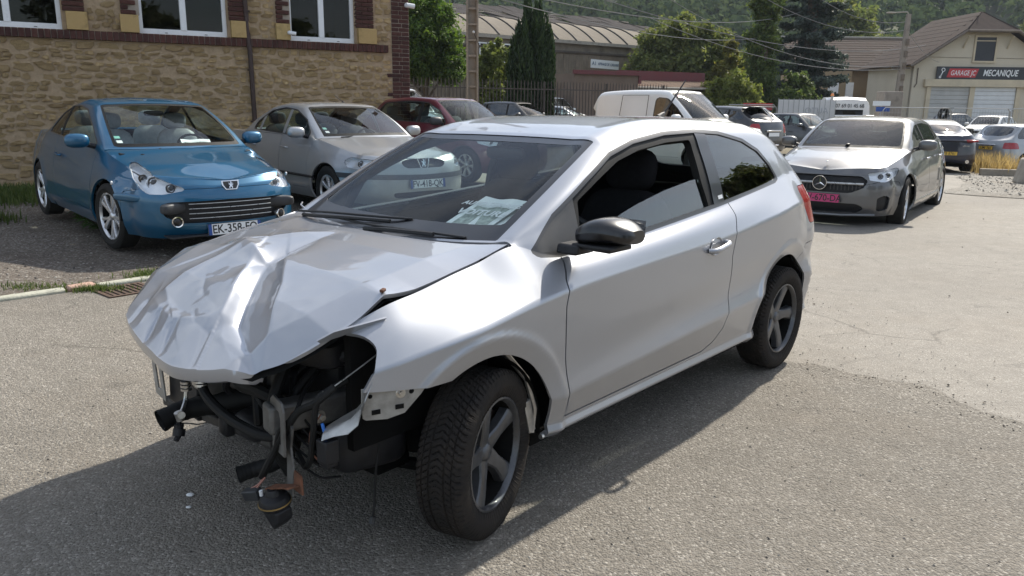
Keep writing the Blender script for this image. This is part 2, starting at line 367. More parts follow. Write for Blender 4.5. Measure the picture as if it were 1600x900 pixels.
def car_skin(sp):
    """half skin, y >= 0. rows: waterlines from the sill to the belt line, wrapping from nose centre to tail centre;
    stations: the roof rail and the centre line of bonnet, glass and roof"""
    xF, xR = sp['xF'], sp['xR']; nF, nS, nR = sp.get('n', (10, 60, 8))
    U = np.concatenate([np.linspace(0, 1, nF + 1)[:-1], np.linspace(1, 2, nS + 1)[:-1], np.linspace(2, 3, nR + 1)])
    ef, er = 2.0 / sp.get('nf', 2.6), 2.0 / sp.get('nr', 3.0)
    rows = []
    for rw in sp['rows']:
        xs = xF + (xR - xF) * np.clip(U - 1, 0, 1)
        yx, yy = zip(*sorted(rw['y'])); y = pchip(yx, yy, xs) if len(yx) > 1 else np.full(len(U), yy[0])
        zx, zz = zip(*sorted(rw['z'])); z = pchip(zx, zz, xs) if len(zx) > 1 else np.full(len(U), zz[0])
        x = xs.copy(); a = U < 1; ph = (1 - U[a]) * math.pi / 2
        x[a] = xF + (rw['xf'] - xF) * np.sin(ph) ** ef; y[a] = y[a] * np.cos(ph) ** ef; y[0] = 0
        z[a] = z[a] + (rw['zf'] - z[a]) * (1 - U[a]) ** 1.5
        b = U > 2; ph = (U[b] - 2) * math.pi / 2
        x[b] = xR + (rw['xr'] - xR) * np.sin(ph) ** er; y[b] = y[b] * np.cos(ph) ** er; y[-1] = 0
        z[b] = z[b] + (rw['zr'] - z[b]) * (U[b] - 2) ** 1.5
        rows.append(np.stack([x, y, z], 1))
    top = rows[-1]; st = sp['st']; ux = lambda x: 1 + (xF - x) / (xF - xR)
    us = [s[0] if s[0] >= 2 and s[0] <= 3 and len(s) > 7 else ux(s[0]) for s in st]; sp['us'] = us
    def curve(vals, knots, corners):
        out = np.zeros((len(U), vals.shape[1])); k0 = 0
        brk = [0] + [i for i in range(1, len(knots) - 1) if corners[i]] + [len(knots) - 1]
        for a, b in zip(brk[:-1], brk[1:]):
            m = (U >= knots[a] - 1e-9) & (U <= knots[b] + 1e-9)
            for c in range(vals.shape[1]): out[m, c] = pchip(knots[a:b + 1], vals[a:b + 1, c], U[m])
        return out
    # centre line
    kn = [0.0] + us + [3.0]; cv = np.array([[top[0, 0], top[0, 2]]] + [[s[4], s[5]] for s in st] + [[top[-1, 0], top[-1, 2]]]); co = [0] + [s[6] for s in st] + [0]
    cen = curve(cv, kn, co)
    # roof rail: hugs the edge line except over the cabin
    ex = [i for i, s in enumerate(st) if s[1] is not None]
    o_in = top + np.stack([np.zeros(len(U)), -np.minimum(.03, top[:, 1] * .1), np.full(len(U), .010)], 1)
    rail = o_in.copy(); i0, i1 = ex[0], ex[-1]
    m = (U >= us[i0] - 1e-9) & (U <= us[i1] + 1e-9)
    rk = curve(np.array([[st[i][1], st[i][2], st[i][3]] for i in ex]), [us[i] for i in ex], [st[i][6] for i in ex]); rail[m] = rk[m]
    if us[i1] < 3:
        mm = U > us[i1]; t = ((U[mm] - us[i1]) / (3 - us[i1]))[:, None]; t = t ** .8
        rail[mm] = (rk[m][-1] + 0 * t) * (1 - t) + o_in[mm] * t if sp.get('hatch') else o_in[mm]
    pts = list(rows); vs = list(np.linspace(0, 1, len(rows))); bul = sp.get('bulge', .012)
    for a in (.33, .66, .90):
        p = top + (rail - top) * a; hgt = np.clip(rail[:, 2] - top[:, 2], 0, .4)
        p[:, 1] += bul * math.sin(math.pi * a) * hgt / .4; pts.append(p); vs.append(1 + a)
    C = np.stack([cen[:, 0], np.zeros(len(U)), cen[:, 1]], 1); pw = sp.get('crown', 2.2)
    for s_ in (.10, .32, .65, 1.0):
        q = 1 - s_
        pts.append(np.stack([C[:, 0] + (rail[:, 0] - C[:, 0]) * q ** 2, rail[:, 1] * q, C[:, 2] + (rail[:, 2] - C[:, 2]) * q ** pw], 1)); vs.append(2 + s_)
    P = np.stack(pts, 1); K = P.shape[1]; cre = set(sp.get('crease', ())) | {len(rows) - 1}
    h = np.linalg.norm(np.diff(P, axis=1), axis=2) + 1e-4; d = np.diff(P, axis=1) / h[:, :, None]
    T0 = np.zeros_like(P); T1 = np.zeros_like(P)          # tangent arriving, leaving
    for k in range(K):
        if k == 0: t = d[:, 0]; T0[:, k] = T1[:, k] = t
        elif k == K - 1:
            t = d[:, -1].copy(); t[:, 2] = 0; T0[:, k] = T1[:, k] = t
        elif k in cre: T0[:, k] = d[:, k - 1]; T1[:, k] = d[:, k]
        else:
            a, b = h[:, k - 1, None], h[:, k, None]; t = (d[:, k - 1] * b + d[:, k] * a) / (a + b); T0[:, k] = T1[:, k] = t
    den = sp.get('nv', 4); out = []; vv = []
    for k in range(K - 1):
        n = max(1, int(round(den * min(1.6, max(.5, float(np.median(h[:, k])) / .10)))))
        for j in range(n):
            t = j / n; hk = h[:, k, None]
            out.append(P[:, k] * (1 + 2 * t) * (1 - t) ** 2 + hk * T1[:, k] * t * (1 - t) ** 2 + P[:, k + 1] * t * t * (3 - 2 * t) + hk * T0[:, k + 1] * t * t * (t - 1)); vv.append(vs[k] + (vs[k + 1] - vs[k]) * t)
    out.append(P[:, -1]); vv.append(3.0)
    G = np.stack(out, 1); nu, nv = G.shape[:2]
    if sp.get('warp'): G = sp['warp'](G, U, np.array(vv))
    G[:, :, 1] = np.maximum(G[:, :, 1], 0)
    V = np.zeros((nu * nv, 8)); V[:, :3] = G.reshape(-1, 3); V[:, 6] = np.repeat(U, nv); V[:, 7] = np.tile(vv, nu)
    I = np.arange(nu * nv).reshape(nu, nv)
    Q = np.stack([I[:-1, :-1], I[1:, :-1], I[1:, 1:], I[:-1, 1:]], -1).reshape(-1, 4)
    p = V[Q, :3]; fn = np.cross(p[:, 2] - p[:, 0], p[:, 3] - p[:, 1])
    cen_out = p.mean(1) - np.array([0, 0, .7]); 
    if np.mean(np.sign((fn * np.array([0, 1, 0])).sum(1))[np.abs(fn[:, 1]) > 1e-9]) < 0: Q = Q[:, ::-1]; fn = -fn
    ok = np.linalg.norm(fn, axis=1) > 1e-9
    nn = np.zeros((nu * nv, 3))
    for k in range(4): np.add.at(nn, Q[:, k], fn)
    # weld identical points (collapsed strips) so that shading stays continuous
    key = np.round(V[:, :3] / 2e-4).astype(np.int64); _, inv = np.unique(key, axis=0, return_inverse=True); inv = inv.ravel()
    acc = np.zeros((inv.max() + 1, 3)); np.add.at(acc, inv, nn); nn = acc[inv]
    nn[V[:, 1] < 1e-5, 1] = 0; nn /= np.maximum(np.linalg.norm(nn, axis=1, keepdims=True), 1e-12); V[:, 3:6] = nn
    sp['top'] = top; sp['U'] = U
    return PM(V, [tuple(q) for q, o in zip(Q.tolist(), ok) if o])

def panel(name, pm, mat, parent, sd=1, flange=.010, off=0.0, lining=False):
    """a body panel as a mesh with the skin's own normals and a folded-in edge; sd 1 left, -1 right, 0 both halves in one"""
    if len(pm.F) == 0: return None
    V, F = pm.V, pm.F
    if sd == 0:
        m = V.copy(); m[:, 1] *= -1; m[:, 4] *= -1; on = np.abs(V[:, 1]) < 1e-5
        ix = np.where(on, np.arange(len(V)), len(V) + np.cumsum(~on) - 1).tolist()
        W2 = np.vstack([V, m[~on]]); F2 = F + [tuple(ix[i] for i in f[::-1]) for f in F]
    elif sd < 0:
        W2 = V.copy(); W2[:, 1] *= -1; W2[:, 4] *= -1; F2 = [f[::-1] for f in F]
    else: W2, F2 = V, F
    pos = W2[:, :3] + W2[:, 3:6] * off; nr = W2[:, 3:6].copy()
    if lining: F2 = [f[::-1] for f in F2]; nr = -nr; flange = 0
    PV = pos.tolist(); PN = nr.tolist(); PF = list(F2)
    if flange:
        cnt = {}
        for f in F2:
            for k in range(len(f)):
                e = (f[k], f[(k + 1) % len(f)]); r = (e[1], e[0])
                if r in cnt: del cnt[r]
                else: cnt[e] = 1
        for a, b in cnt:
            if sd == 0 and abs(W2[a, 1]) < 1e-5 and abs(W2[b, 1]) < 1e-5: continue
            pa, pb = pos[a], pos[b]; qa, qb = pa - W2[a, 3:6] * flange, pb - W2[b, 3:6] * flange
            fnn = np.cross(pa - pb, qb - pb); l = np.linalg.norm(fnn)
            if l < 1e-12: continue
            fnn = (fnn / l).tolist(); k = len(PV); PV += [pb.tolist(), pa.tolist(), qa.tolist(), qb.tolist()]; PN += [fnn] * 4; PF.append((k, k + 1, k + 2, k + 3))
    me = bpy.data.meshes.new(name); me.from_pydata(PV, [], PF); me.polygons.foreach_set('use_smooth', [True] * len(PF)); me.update()
    me.normals_split_custom_set_from_vertices(PN)
    return link(name, me, mat, parent)

# ------------------------------------------------------------------ wheels
_WC = {}
def tyre_mesh(Rt, w, rr, tread):
    hw = w / 2; nth = 780 if tread else 56
    prof = [(rr - .004, -hw * .72), (rr + .012, -hw * .86), (rr + (Rt - rr) * .45, -hw * 1.0), (Rt - .035, -hw * .97), (Rt - .014, -hw * .90), (Rt - .004, -hw * .80)]
    k = 46 if tread else 5; prof += [(Rt + (0.0 if abs(t) < .9 else -.001), hw * .76 * t) for t in np.linspace(-1, 1, k)]
    prof += [(a, -b) for a, b in prof[:6][::-1]]
    pr = np.array(prof); th = np.linspace(0, 2 * np.pi, nth, endpoint=False)
    r = np.repeat(pr[None, :, 0], nth, 0); y = np.repeat(pr[None, :, 1], nth, 0)
    if tread:
        a = th[:, None] * Rt; q = y / hw; m = np.abs(q) < .93
        g = np.abs(((a + np.abs(q) * .055) / .022) % 1 - .5) > .42           # slanted blocks meeting in a V
        lon = (np.abs(np.abs(q) - .30) < .035) | (np.abs(np.abs(q) - .60) < .022)
        sipe = np.abs(((a + np.abs(q) * .055) / .0075) % 1 - .5) > .42
        r = r - np.where(m & (g | lon), .0065, 0) - np.where(m & sipe, .002, 0)
        sh = (np.abs(q) >= .74) & (np.abs(q) < .99) & (r > Rt - .03); r = r - np.where(sh & (np.abs((a / .022) % 1 - .5) > .40), .0035, 0)
    V = np.stack([r * np.cos(th)[:, None], y, r * np.sin(th)[:, None]], -1); n, k = r.shape
    I = np.arange(n * k).reshape(n, k); J = np.roll(I, -1, 0)
    Q = np.stack([I[:, :-1], I[:, 1:], J[:, 1:], J[:, :-1]], -1).reshape(-1, 4)
    me = fast_mesh('tyre', V.reshape(-1, 3), Q, True); me.set_sharp_from_angle(angle=R(30)); return me
def rim_mesh(rr, w, sp):
    b = MB(); hw = w / 2; n = sp['n']; dish = sp.get('dish', .03); yo = hw * sp.get('face', .55)
    b.lathe([(rr * 1.02, hw * .78), (rr * 1.02, hw * .84), (rr * .985, hw * .85), (rr * .955, hw * .76), (rr * .935, hw * .60)], 48, 'y')
    for i in range(n):
        for off in sp.get('twin', (0,)):
            a0 = 2 * math.pi * i / n + sp.get('phase', .2)
            S = []; st = [0.16, .30, .5, .72, .88, .965]
            for t in st:
                r = t * rr; k = min(1.0, (t - .16) / .8)
                wd = np.interp(k, [0, .5, 1], sp['wd']) * rr * .5; an = a0 + off * (.35 + .65 * k) + sp.get('twist', 0) * (k - .3)
                y = yo - dish * (1 - k) ** 1.5 * 1 + sp.get('lip', 0) * k * k; c, s_ = math.cos(an), math.sin(an); d = (-s_, c)
                row = []
                for e, yy in ((-1.12, -.034), (-1.0, -.006), (-.80, 0), (0, sp.get('ridge', .002)), (.80, 0), (1.0, -.006), (1.12, -.034)): row.append((r * c + d[0] * wd * e, y + yy, r * s_ + d[1] * wd * e))
                S.append(row)
            b.grid(np.array(S), flip=True)
    b.lathe([(0, yo - dish + .012), (rr * .10, yo - dish + .012), (rr * .145, yo - dish + .008), (rr * .20, yo - dish - .004), (rr * .23, yo - dish - .03), (rr * .23, -hw * .3)], 28, 'y')
    for i in range(5):
        a = 2 * math.pi * (i + .5) / 5 + sp.get('phase', .2); rb = rr * .29; b.cyl((rb * math.cos(a), yo - dish - .035, rb * math.sin(a)), (rb * math.cos(a), yo - dish - .012, rb * math.sin(a)), .011, 8)
    return b.mesh('rim', 32)
def barrel_mesh(rr, w):
    hw = w / 2; b = MB(); b.lathe([(rr * .936, hw * .62), (rr * .90, 0), (rr * .90, -hw * .8), (rr * 1.02, -hw * .84), (rr * 1.02, -hw * .7)], 40, 'y'); b.lathe([(rr * .90, -hw * .75), (0, -hw * .75)], 24, 'y'); return b.mesh('rim_barrel', 32)
def disc_mesh(rr):
    b = MB(); b.lathe([(rr * .26, -.005), (rr * .40, -.005), (rr * .40, -.028), (rr * .72, -.028), (rr * .72, -.05), (rr * .2, -.05)], 32, 'y')
    b.mi = 0; b.box((-rr * .52, -.035, rr * .33), (rr * .30, .06, rr * .5), (0, R(-35), 0)); return b.mesh('brake_disc', 40)
def wheel(parent, pos, Rt, w, rr, style, sd=1, steer=0.0, tread=False, mats=('tyre', 'rim_dark', 'disc'), spin=0.0):
    key = (Rt, w, rr, style['id'], tread)
    if key not in _WC: _WC[key] = (tyre_mesh(Rt, w, rr, tread), rim_mesh(rr, w, style), disc_mesh(rr), barrel_mesh(rr, w))
    t, r, d, br_ = _WC[key]
    e = empty('wheel', pos, 0, parent); e.rotation_euler = (0, 0, steer + (0 if sd > 0 else math.pi))
    for nm, me, mt in (('tyre', t, mats[0]), ('rim', r, mats[1]), ('brake_disc', d, mats[2]), ('rim_barrel', br_, 'well')):
        o = link(nm, me, None, e)
        if nm == 'rim': o.rotation_euler = (0, spin, 0)
        if len(me.materials) == 0: me.materials.append(MATS[mt])
        o.material_slots[0].link = 'OBJECT'; o.material_slots[0].material = MATS[mt]
    return e
# ================================================================== ground
def gz(x, y):
    S = lambda t: t * t * (3 - 2 * t)
    x = np.asarray(x, float); y = np.asarray(y, float)
    return -.5 * S(np.clip((y - 10) / 16, 0, 1)) * S(np.clip((x - 1) / 14, 0, 1)) + .10 * S(np.clip((y - 7.2 + .5 * (x + 8)) / 5 - .6, 0, 1)) * np.clip((-1 - x) / 2.5, 0, 1) * np.clip((22 - y) / 4, 0, 1)
def sheet(name, P, dz, mat, parent=None, cell=.25, rag=.0, rs=3.0, r=0.0, seed=0):
    """flat surface of outline P, laid dz above the ground, with an uneven edge"""
    P = np.array(P, float); lo, hi = P.min(0) - .5, P.max(0) + .5
    nx, ny = int((hi[0] - lo[0]) / cell) + 2, int((hi[1] - lo[1]) / cell) + 2
    X, Y = np.meshgrid(np.linspace(lo[0], hi[0], nx), np.linspace(lo[1], hi[1], ny), indexing='ij')
    V = np.zeros((nx * ny, 8)); V[:, 0] = X.ravel(); V[:, 1] = Y.ravel(); V[:, 5] = 1
    I = np.arange(nx * ny).reshape(nx, ny); Q = np.stack([I[:-1, :-1], I[1:, :-1], I[1:, 1:], I[:-1, 1:]], -1).reshape(-1, 4)
    g = sdf_poly(P, r); f = lambda V: g(V[:, 0], V[:, 1]) + rag * (fbm(V[:, 0] * rs, V[:, 1] * rs, 4, seed) - .47) * 2
    pm = keep(PM(V, [tuple(q) for q in Q.tolist()]), f)
    W2 = pm.V[:, :3].copy(); W2[:, 2] = gz(W2[:, 0], W2[:, 1]) + dz
    me = bpy.data.meshes.new(name); me.from_pydata(W2.tolist(), [], pm.F); me.polygons.foreach_set('use_smooth', [True] * len(pm.F)); me.update()
    o = link(name, me, mat, parent); o['kind'] = 'structure'; return o
def asphalt(name, c_lo, c_hi, stone, scale=95.0, bump=.8, dirt=(.20, .16, .12), dirt_amt=.5, crack=.6):
    m, nt, b = nmat(name); v = objco(nt); b.inputs['Roughness'].default_value = .88; b.inputs['Specular IOR Level'].default_value = .3
    vo = N(nt, 'TexVoronoi', Scale=scale); vo.inputs['Randomness'].default_value = 1.0; nt.links.new(v, vo.inputs['Vector'])
    sep = N(nt, 'SeparateColor'); nt.links.new(vo.outputs['Color'], sep.inputs[0])
    base = mixc(nt, sep.outputs[0], c_lo, c_hi)
    base = mixc(nt, ramp(nt, sep.outputs[1], .84, .97), base, stone)
    big = noise(nt, .9, 6, .65, v); base = mixc(nt, ramp(nt, big, .50, .74, 0, dirt_amt), base, dirt)
    mid = noise(nt, 6, 5, .6, v); base = mixc(nt, ramp(nt, mid, .35, .72, 0, .30), base, tuple(c * .55 for c in c_lo))
    stain = noise(nt, 2.2, 5, .7, v, .6); base = mixc(nt, ramp(nt, stain, .62, .74, 0, .55), base, (.045, .042, .04))
    pt_ = noise(nt, .35, 3, .5, v); base = mixc(nt, ramp(nt, pt_, .40, .62, 0, .28), base, tuple(c * .62 for c in c_lo))
    ce = N(nt, 'TexVoronoi', Scale=.55, feature='DISTANCE_TO_EDGE'); wv = N(nt, 'TexNoise', Scale=3.0, Detail=4); nt.links.new(v, wv.inputs['Vector']); va = N(nt, 'VectorMath', operation='MULTIPLY_ADD'); va.inputs[1].default_value = (.35, .35, 0); nt.links.new(wv.outputs['Color'], va.inputs[0]); nt.links.new(v, va.inputs[2]); nt.links.new(va.outputs[0], ce.inputs['Vector'])
    ck = N(nt, 'Math', operation='MULTIPLY'); nt.links.new(ramp(nt, ce.outputs['Distance'], .0, .007, 1, 0), ck.inputs[0]); nt.links.new(ramp(nt, noise(nt, .6, 2, .5, v), .52, .62, 0, crack), ck.inputs[1]); base = mixc(nt, ck.outputs[0], base, tuple(c * .45 for c in c_lo))
    nt.links.new(base, b.inputs['Base Color'])
    vd = N(nt, 'TexVoronoi', Scale=scale * .62, feature='SMOOTH_F1'); nt.links.new(v, vd.inputs['Vector'])
    ad = N(nt, 'Math', operation='ADD'); nt.links.new(vo.outputs['Distance'], ad.inputs[0]); nt.links.new(vd.outputs['Distance'], ad.inputs[1])
    inv = N(nt, 'Math', operation='MULTIPLY'); inv.inputs[1].default_value = -1; nt.links.new(ad.outputs[0], inv.inputs[0])
    ad2 = N(nt, 'Math', operation='ADD'); nt.links.new(inv.outputs[0], ad2.inputs[0]); nt.links.new(ramp(nt, noise(nt, 260, 3, .6, v), .2, .8, 0, .5), ad2.inputs[1])
    bumpn(nt, b, ad2.outputs[0], bump, .012); return m
asphalt('asphalt_coarse', (.165, .148, .125), (.27, .245, .210), (.40, .37, .325), 120, .65, (.235, .195, .15), .38)
asphalt('asphalt_worn', (.225, .205, .178), (.295, .270, .237), (.38, .36, .32), 150, .40, (.24, .205, .165), .45)
asphalt('gravel_dirt', (.105, .085, .070), (.255, .22, .185), (.46, .43, .38), 60, 1.0, (.10, .072, .052), .75)
asphalt('gravel_pale', (.16, .145, .125), (.33, .305, .265), (.50, .47, .42), 45, 1.0, (.19, .15, .11), .6)
asphalt('soil', (.10, .078, .05), (.20, .165, .10), (.3, .27, .2), 30, .9, (.07, .085, .03), .8)
simple('oil', (.12, .107, .092), .7, 0, 0, .45, 40, .6, 110); simple('kerb_stone', (.36, .355, .29), .9, 0, 0, .22, 14, .5, 60); simple('kerb_pink', (.42, .27, .21), .9, 0, 0, .2, 14, .5, 60); simple('iron_rust', (.10, .065, .048), .8, .4, 0, .35, 20, .3, 90)
xs_ = np.concatenate([[-900, -300, -120], np.linspace(-60, 90, 76), [160, 400, 900]]); ys_ = np.concatenate([[-400, -100], np.linspace(-30, 110, 71), [160, 300, 900]])
GX, GY = np.meshgrid(xs_, ys_, indexing='ij'); gm = MB(); gm.grid(np.stack([GX, GY, gz(GX, GY) - .02], -1)); o = gm.build('ground', 'soil', None, 60); o['kind'] = 'structure'
sheet('yard', [(-30, -20), (45, -20), (45, 16), (30, 34), (8, 33), (-2.2, 24), (-2.0, 17.0), (-30, 1.0)], -.006, 'asphalt_worn', cell=.7)
sheet('road_patch', [(-14, -6), (3.0, -6), (2.72, 2.2), (2.42, 3.46), (2.20, 3.98), (1.64, 4.36), (.4, 5.6), (-1.2, 6.9), (-2.3, 6.95), (-3.05, 6.36), (-3.42, 5.93), (-3.72, 5.60), (-9, 1.2)], .0, 'asphalt_coarse', cell=.08, rag=.10, rs=4.0)
sheet('gravel_bay', [(-3.05, 6.42), (-3.72, 5.67), (-9.0, 1.3), (-30, -6), (-30, 3), (-8.0, 12.9), (-2.0, 16.5), (-1.0, 15.5), (1.6, 13.0), (-.6, 8.6), (-1.6, 7.1), (-2.3, 6.98)], .008, 'gravel_dirt', cell=.2, rag=.02)
sheet('gravel_verge', [(7.9, 14.4), (9.5, 16.8), (11.2, 19.6), (12.4, 22.2), (14.5, 26), (22, 36), (40, 36), (40, 8), (22, 8), (12, 10.5)], .004, 'gravel_pale', cell=.3, rag=.25, rs=1.2)
# low kerb between bay and road: single stones
kerb = empty('kerb'); tag(kerb, 'low worn kerb of pale stones between gravel bay and road', 'kerb')
KP = [(-9.0, 1.25), (-3.72, 5.635), (-3.42, 5.965), (-3.05, 6.39), (-2.3, 6.96), (-1.4, 7.2)]
def along(P, s):
    P = np.array(P); L = np.r_[0, np.cumsum(np.linalg.norm(np.diff(P, axis=0), axis=1))]; return np.interp(s, L, P[:, 0]), np.interp(s, L, P[:, 1]), L[-1]
rnd = random.Random(5); s = 4.0; kn = 0
while s < along(KP, 0)[2] - .5:
    ln = rnd.uniform(.55, .95) if kn % 5 else .22; x0, y0, _ = along(KP, s); x1, y1, _ = along(KP, s + ln); a = math.atan2(y1 - y0, x1 - x0)
    MB().box((0, 0, 0), (ln - .02, .105, .12)).build('kerb_stone', 'kerb_pink' if kn % 5 == 0 else 'kerb_stone', kerb, loc=((x0 + x1) / 2, (y0 + y1) / 2, -.025 + rnd.uniform(-.008, .006)), rot=(rnd.uniform(-.03, .03), rnd.uniform(-.02, .02), a), bevel=.016); s += ln; kn += 1
# drain grate by the kerb
gr = thing('drain_grate', 'rusty square drain grate set in the road beside the kerb', 'drain', (-3.02, 5.98, .004), .85)
b = MB(); [b.box(c, d) for c, d in (((0, .17, 0), (.38, .03, .012)), ((0, -.17, 0), (.38, .03, .012)), ((.175, 0, 0), (.03, .31, .012)), ((-.175, 0, 0), (.03, .31, .012)))]; b.build('grate_frame', 'iron_rust', gr)
for k in range(7): MB().box((-.135 + k * .045, 0, .001), (.022, .31, .010)).build('grate_bar', 'iron_rust', gr)
# old oil spot beside the nose
sheet('oil_stain', [(-1.62, 3.42), (-1.42, 3.36), (-1.36, 3.46), (-1.52, 3.54)], .005, 'oil', cell=.02, rag=.05, rs=12.0, seed=9)
# loose grit and pebbles
def pebbles(name, label, pts, smin, smax, mat, seed):
    rg = np.random.default_rng(seed); n = len(pts); base = np.array([(1, 0, 0), (-1, 0, 0), (0, 1, 0), (0, -1, 0), (0, 0, 1), (0, 0, -1)], float); F = np.array([(0, 2, 4), (2, 1, 4), (1, 3, 4), (3, 0, 4), (2, 0, 5), (1, 2, 5), (3, 1, 5), (0, 3, 5)])
    sz = (smin + (smax - smin) * rg.random(n) ** 3)[:, None, None]; V = base[None] * sz * rg.uniform(.5, 1.25, (n, 6, 3)); V[..., 2] *= .6
    a = rg.random(n) * 6.28; c, s_ = np.cos(a)[:, None], np.sin(a)[:, None]; x = V[..., 0] * c - V[..., 1] * s_; y = V[..., 0] * s_ + V[..., 1] * c
    V = np.stack([x + pts[:, 0, None], y + pts[:, 1, None], V[..., 2] + pts[:, 2, None] + sz[..., 0] * .25], -1)
    me = fast_mesh(name, V.reshape(-1, 3), (F[None] + 6 * np.arange(n)[:, None, None]).reshape(-1, 3)); o = link(name, me, mat); tag(o, label, 'gravel', None, 'stuff'); return o
def isl(name, cols, rough=.9):
    """colour picked piece by piece"""
    m, nt, b = nmat(name); g = N(nt, 'NewGeometry'); r = N(nt, 'ValToRGB'); r.color_ramp.interpolation = 'CONSTANT'; el = r.color_ramp.elements
    for k, c in enumerate(cols):
        e = el[k] if k < 2 else el.new(k / len(cols)); e.position = k / len(cols); e.color = tuple(c) + (1,)
    nt.links.new(g.outputs['Random Per Island'], r.inputs[0]); nt.links.new(r.outputs[0], b.inputs['Base Color']); b.inputs['Roughness'].default_value = rough; return m
isl('grit', [(.10, .09, .08), (.20, .18, .16), (.30, .275, .24), (.05, .045, .042), (.24, .21, .175), (.36, .34, .30)])
isl('clods', [(.11, .092, .074), (.16, .13, .10), (.09, .078, .064), (.22, .185, .145)])
rg = np.random.default_rng(4)
p = np.stack([rg.uniform(-3.2, 2.6, 5200), rg.uniform(1.9, 6.4, 5200)], 1); p = np.c_[p, gz(p[:, 0], p[:, 1])]; pebbles('loose_grit', 'fine loose grit scattered over the coarse asphalt around the wreck', p, .002, .007, 'grit', 1)
t = rg.random(420) ** .8; sx = np.interp(t, [0, .45, .75, 1], [1.64, 2.20, 2.42, 2.8]); sy = np.interp(t, [0, .45, .75, 1], [4.36, 3.98, 3.46, 2.0]); p = np.stack([sx + rg.normal(0, .09, 420), sy + rg.normal(0, .09, 420)], 1); p = np.c_[p, 0 * p[:, 0]]; pebbles('seam_crumbs', 'dark crumbs along the asphalt seam behind the rear wheel', p, .002, .008, 'clods', 2)
p = np.stack([rg.uniform(1.8, 12, 420), rg.uniform(3.6, 14, 420)], 1); p = np.c_[p, gz(p[:, 0], p[:, 1])]; pebbles('yard_crumbs', 'dark crumbs strewn over the pale worn yard', p, .004, .013, 'clods', 3)
p = np.stack([rg.uniform(-9, -1.0, 6000), rg.uniform(4.5, 12, 6000)], 1); k = sdf_poly([(-3.05, 6.5), (-3.72, 5.75), (-9, 1.4), (-12, 8), (-8, 12.6), (-2, 14)], 0)(p[:, 0], p[:, 1]) < 0; p = p[k]; p = np.c_[p, gz(p[:, 0], p[:, 1]) + .008]; pebbles('bay_gravel', 'mixed gravel lying on the parking bay', p, .004, .018, 'grit', 4)
p = np.stack([rg.uniform(8.5, 18, 5000), rg.uniform(13, 27, 5000)], 1); k = sdf_poly([(8.3, 14.6), (9.8, 16.9), (12.4, 22.2), (18, 30), (30, 20), (14, 11)], 0)(p[:, 0], p[:, 1]) < 0; p = p[k]; p = np.c_[p, gz(p[:, 0], p[:, 1]) + .006]; pebbles('verge_gravel', 'pale gravel on the verge at the right', p, .008, .035, 'grit', 5)
for (x, y, s_) in ((-1.20, 2.70, .012), (-1.17, 2.61, .008)):
    b = MB(); b.ell((x, y, s_ * .4), (s_ * 1.3, s_, s_ * .5), 8, 6); tag(b.build('pebble', 'white_plastic'), 'larger white pebble in the shadow before the wreck' if s_ > .01 else 'smaller white pebble in the shadow before the wreck', 'pebble')
# ------------------------------------------------------------------ grass and weeds
def foliage_mat(name, cols, trans=.35):
    m, nt, b = nmat(name); o = nt.nodes['Material Output']; g = N(nt, 'NewGeometry'); r = N(nt, 'ValToRGB'); el = r.color_ramp.elements
    for k, c in enumerate(cols):
        e = el[k] if k < 2 else el.new(k / (len(cols) - 1)); e.position = k / (len(cols) - 1); e.color = tuple(c) + (1,)
    nt.links.new(g.outputs['Random Per Island'], r.inputs[0]); nt.links.new(r.outputs[0], b.inputs['Base Color']); b.inputs['Roughness'].default_value = .6; b.inputs['Specular IOR Level'].default_value = .25
    t = N(nt, 'BsdfTranslucent'); h = N(nt, 'HueSaturation'); h.inputs['Value'].default_value = 1.5; h.inputs['Saturation'].default_value = 1.1; nt.links.new(r.outputs[0], h.inputs['Color']); nt.links.new(h.outputs[0], t.inputs['Color'])
    mx = N(nt, 'MixShader'); mx.inputs[0].default_value = trans; nt.links.new(b.outputs[0], mx.inputs[1]); nt.links.new(t.outputs[0], mx.inputs[2]); nt.links.new(mx.outputs[0], o.inputs['Surface']); return m
foliage_mat('grass', [(.045, .075, .018), (.075, .11, .025), (.12, .14, .045)], .3); foliage_mat('dry_grass', [(.36, .26, .11), (.46, .35, .16), (.28, .20, .09)], .3); foliage_mat('weed_leaf', [(.04, .085, .02), (.07, .12, .03), (.09, .14, .035)], .3)
def grass(name, label, pts, h, mat, seed=0, w=.006, lean=.5, cat='grass', kind='stuff', group=None):
    rg = np.random.default_rng(seed); n = len(pts); hh = h * (.45 + .75 * rg.random(n)); a = rg.random(n) * 6.283; ln = lean * rg.random(n) * hh
    d = np.stack([np.cos(a), np.sin(a), 0 * a], 1); q = np.stack([-np.sin(a), np.cos(a), 0 * a], 1) * w; up = np.array([0, 0, 1.0])
    p0 = pts; p1 = pts + up * (hh * .55)[:, None] + d * (ln * .3)[:, None]; p2 = pts + up * hh[:, None] + d * ln[:, None]
    V = np.stack([p0 - q, p0 + q, p1 + q * .8, p1 - q * .8, p2], 1); F3 = np.array([(0, 1, 2), (0, 2, 3), (3, 2, 4)])
    me = fast_mesh(name, V.reshape(-1, 3), (F3[None] + 5 * np.arange(n)[:, None, None]).reshape(-1, 3)); o = link(name, me, mat); tag(o, label, cat, group, kind); return o
def blob(c, r, n, seed):
    rg = np.random.default_rng(seed); q = rg.normal(0, .5, (n, 2)) * np.array(r) + np.array(c); return np.c_[q, gz(q[:, 0], q[:, 1])]
grass('kerb_grass', 'grass tufts growing over the kerb beside the drain', np.vstack([blob((-3.02, 6.50), (.22, .16), 900, 1), blob((-3.28, 5.98), (.26, .10), 500, 2), blob((-2.7, 6.72), (.25, .10), 500, 3), blob((-3.75, 6.0), (.3, .12), 260, 9)]), .05, 'grass', 1, .0035, .9)
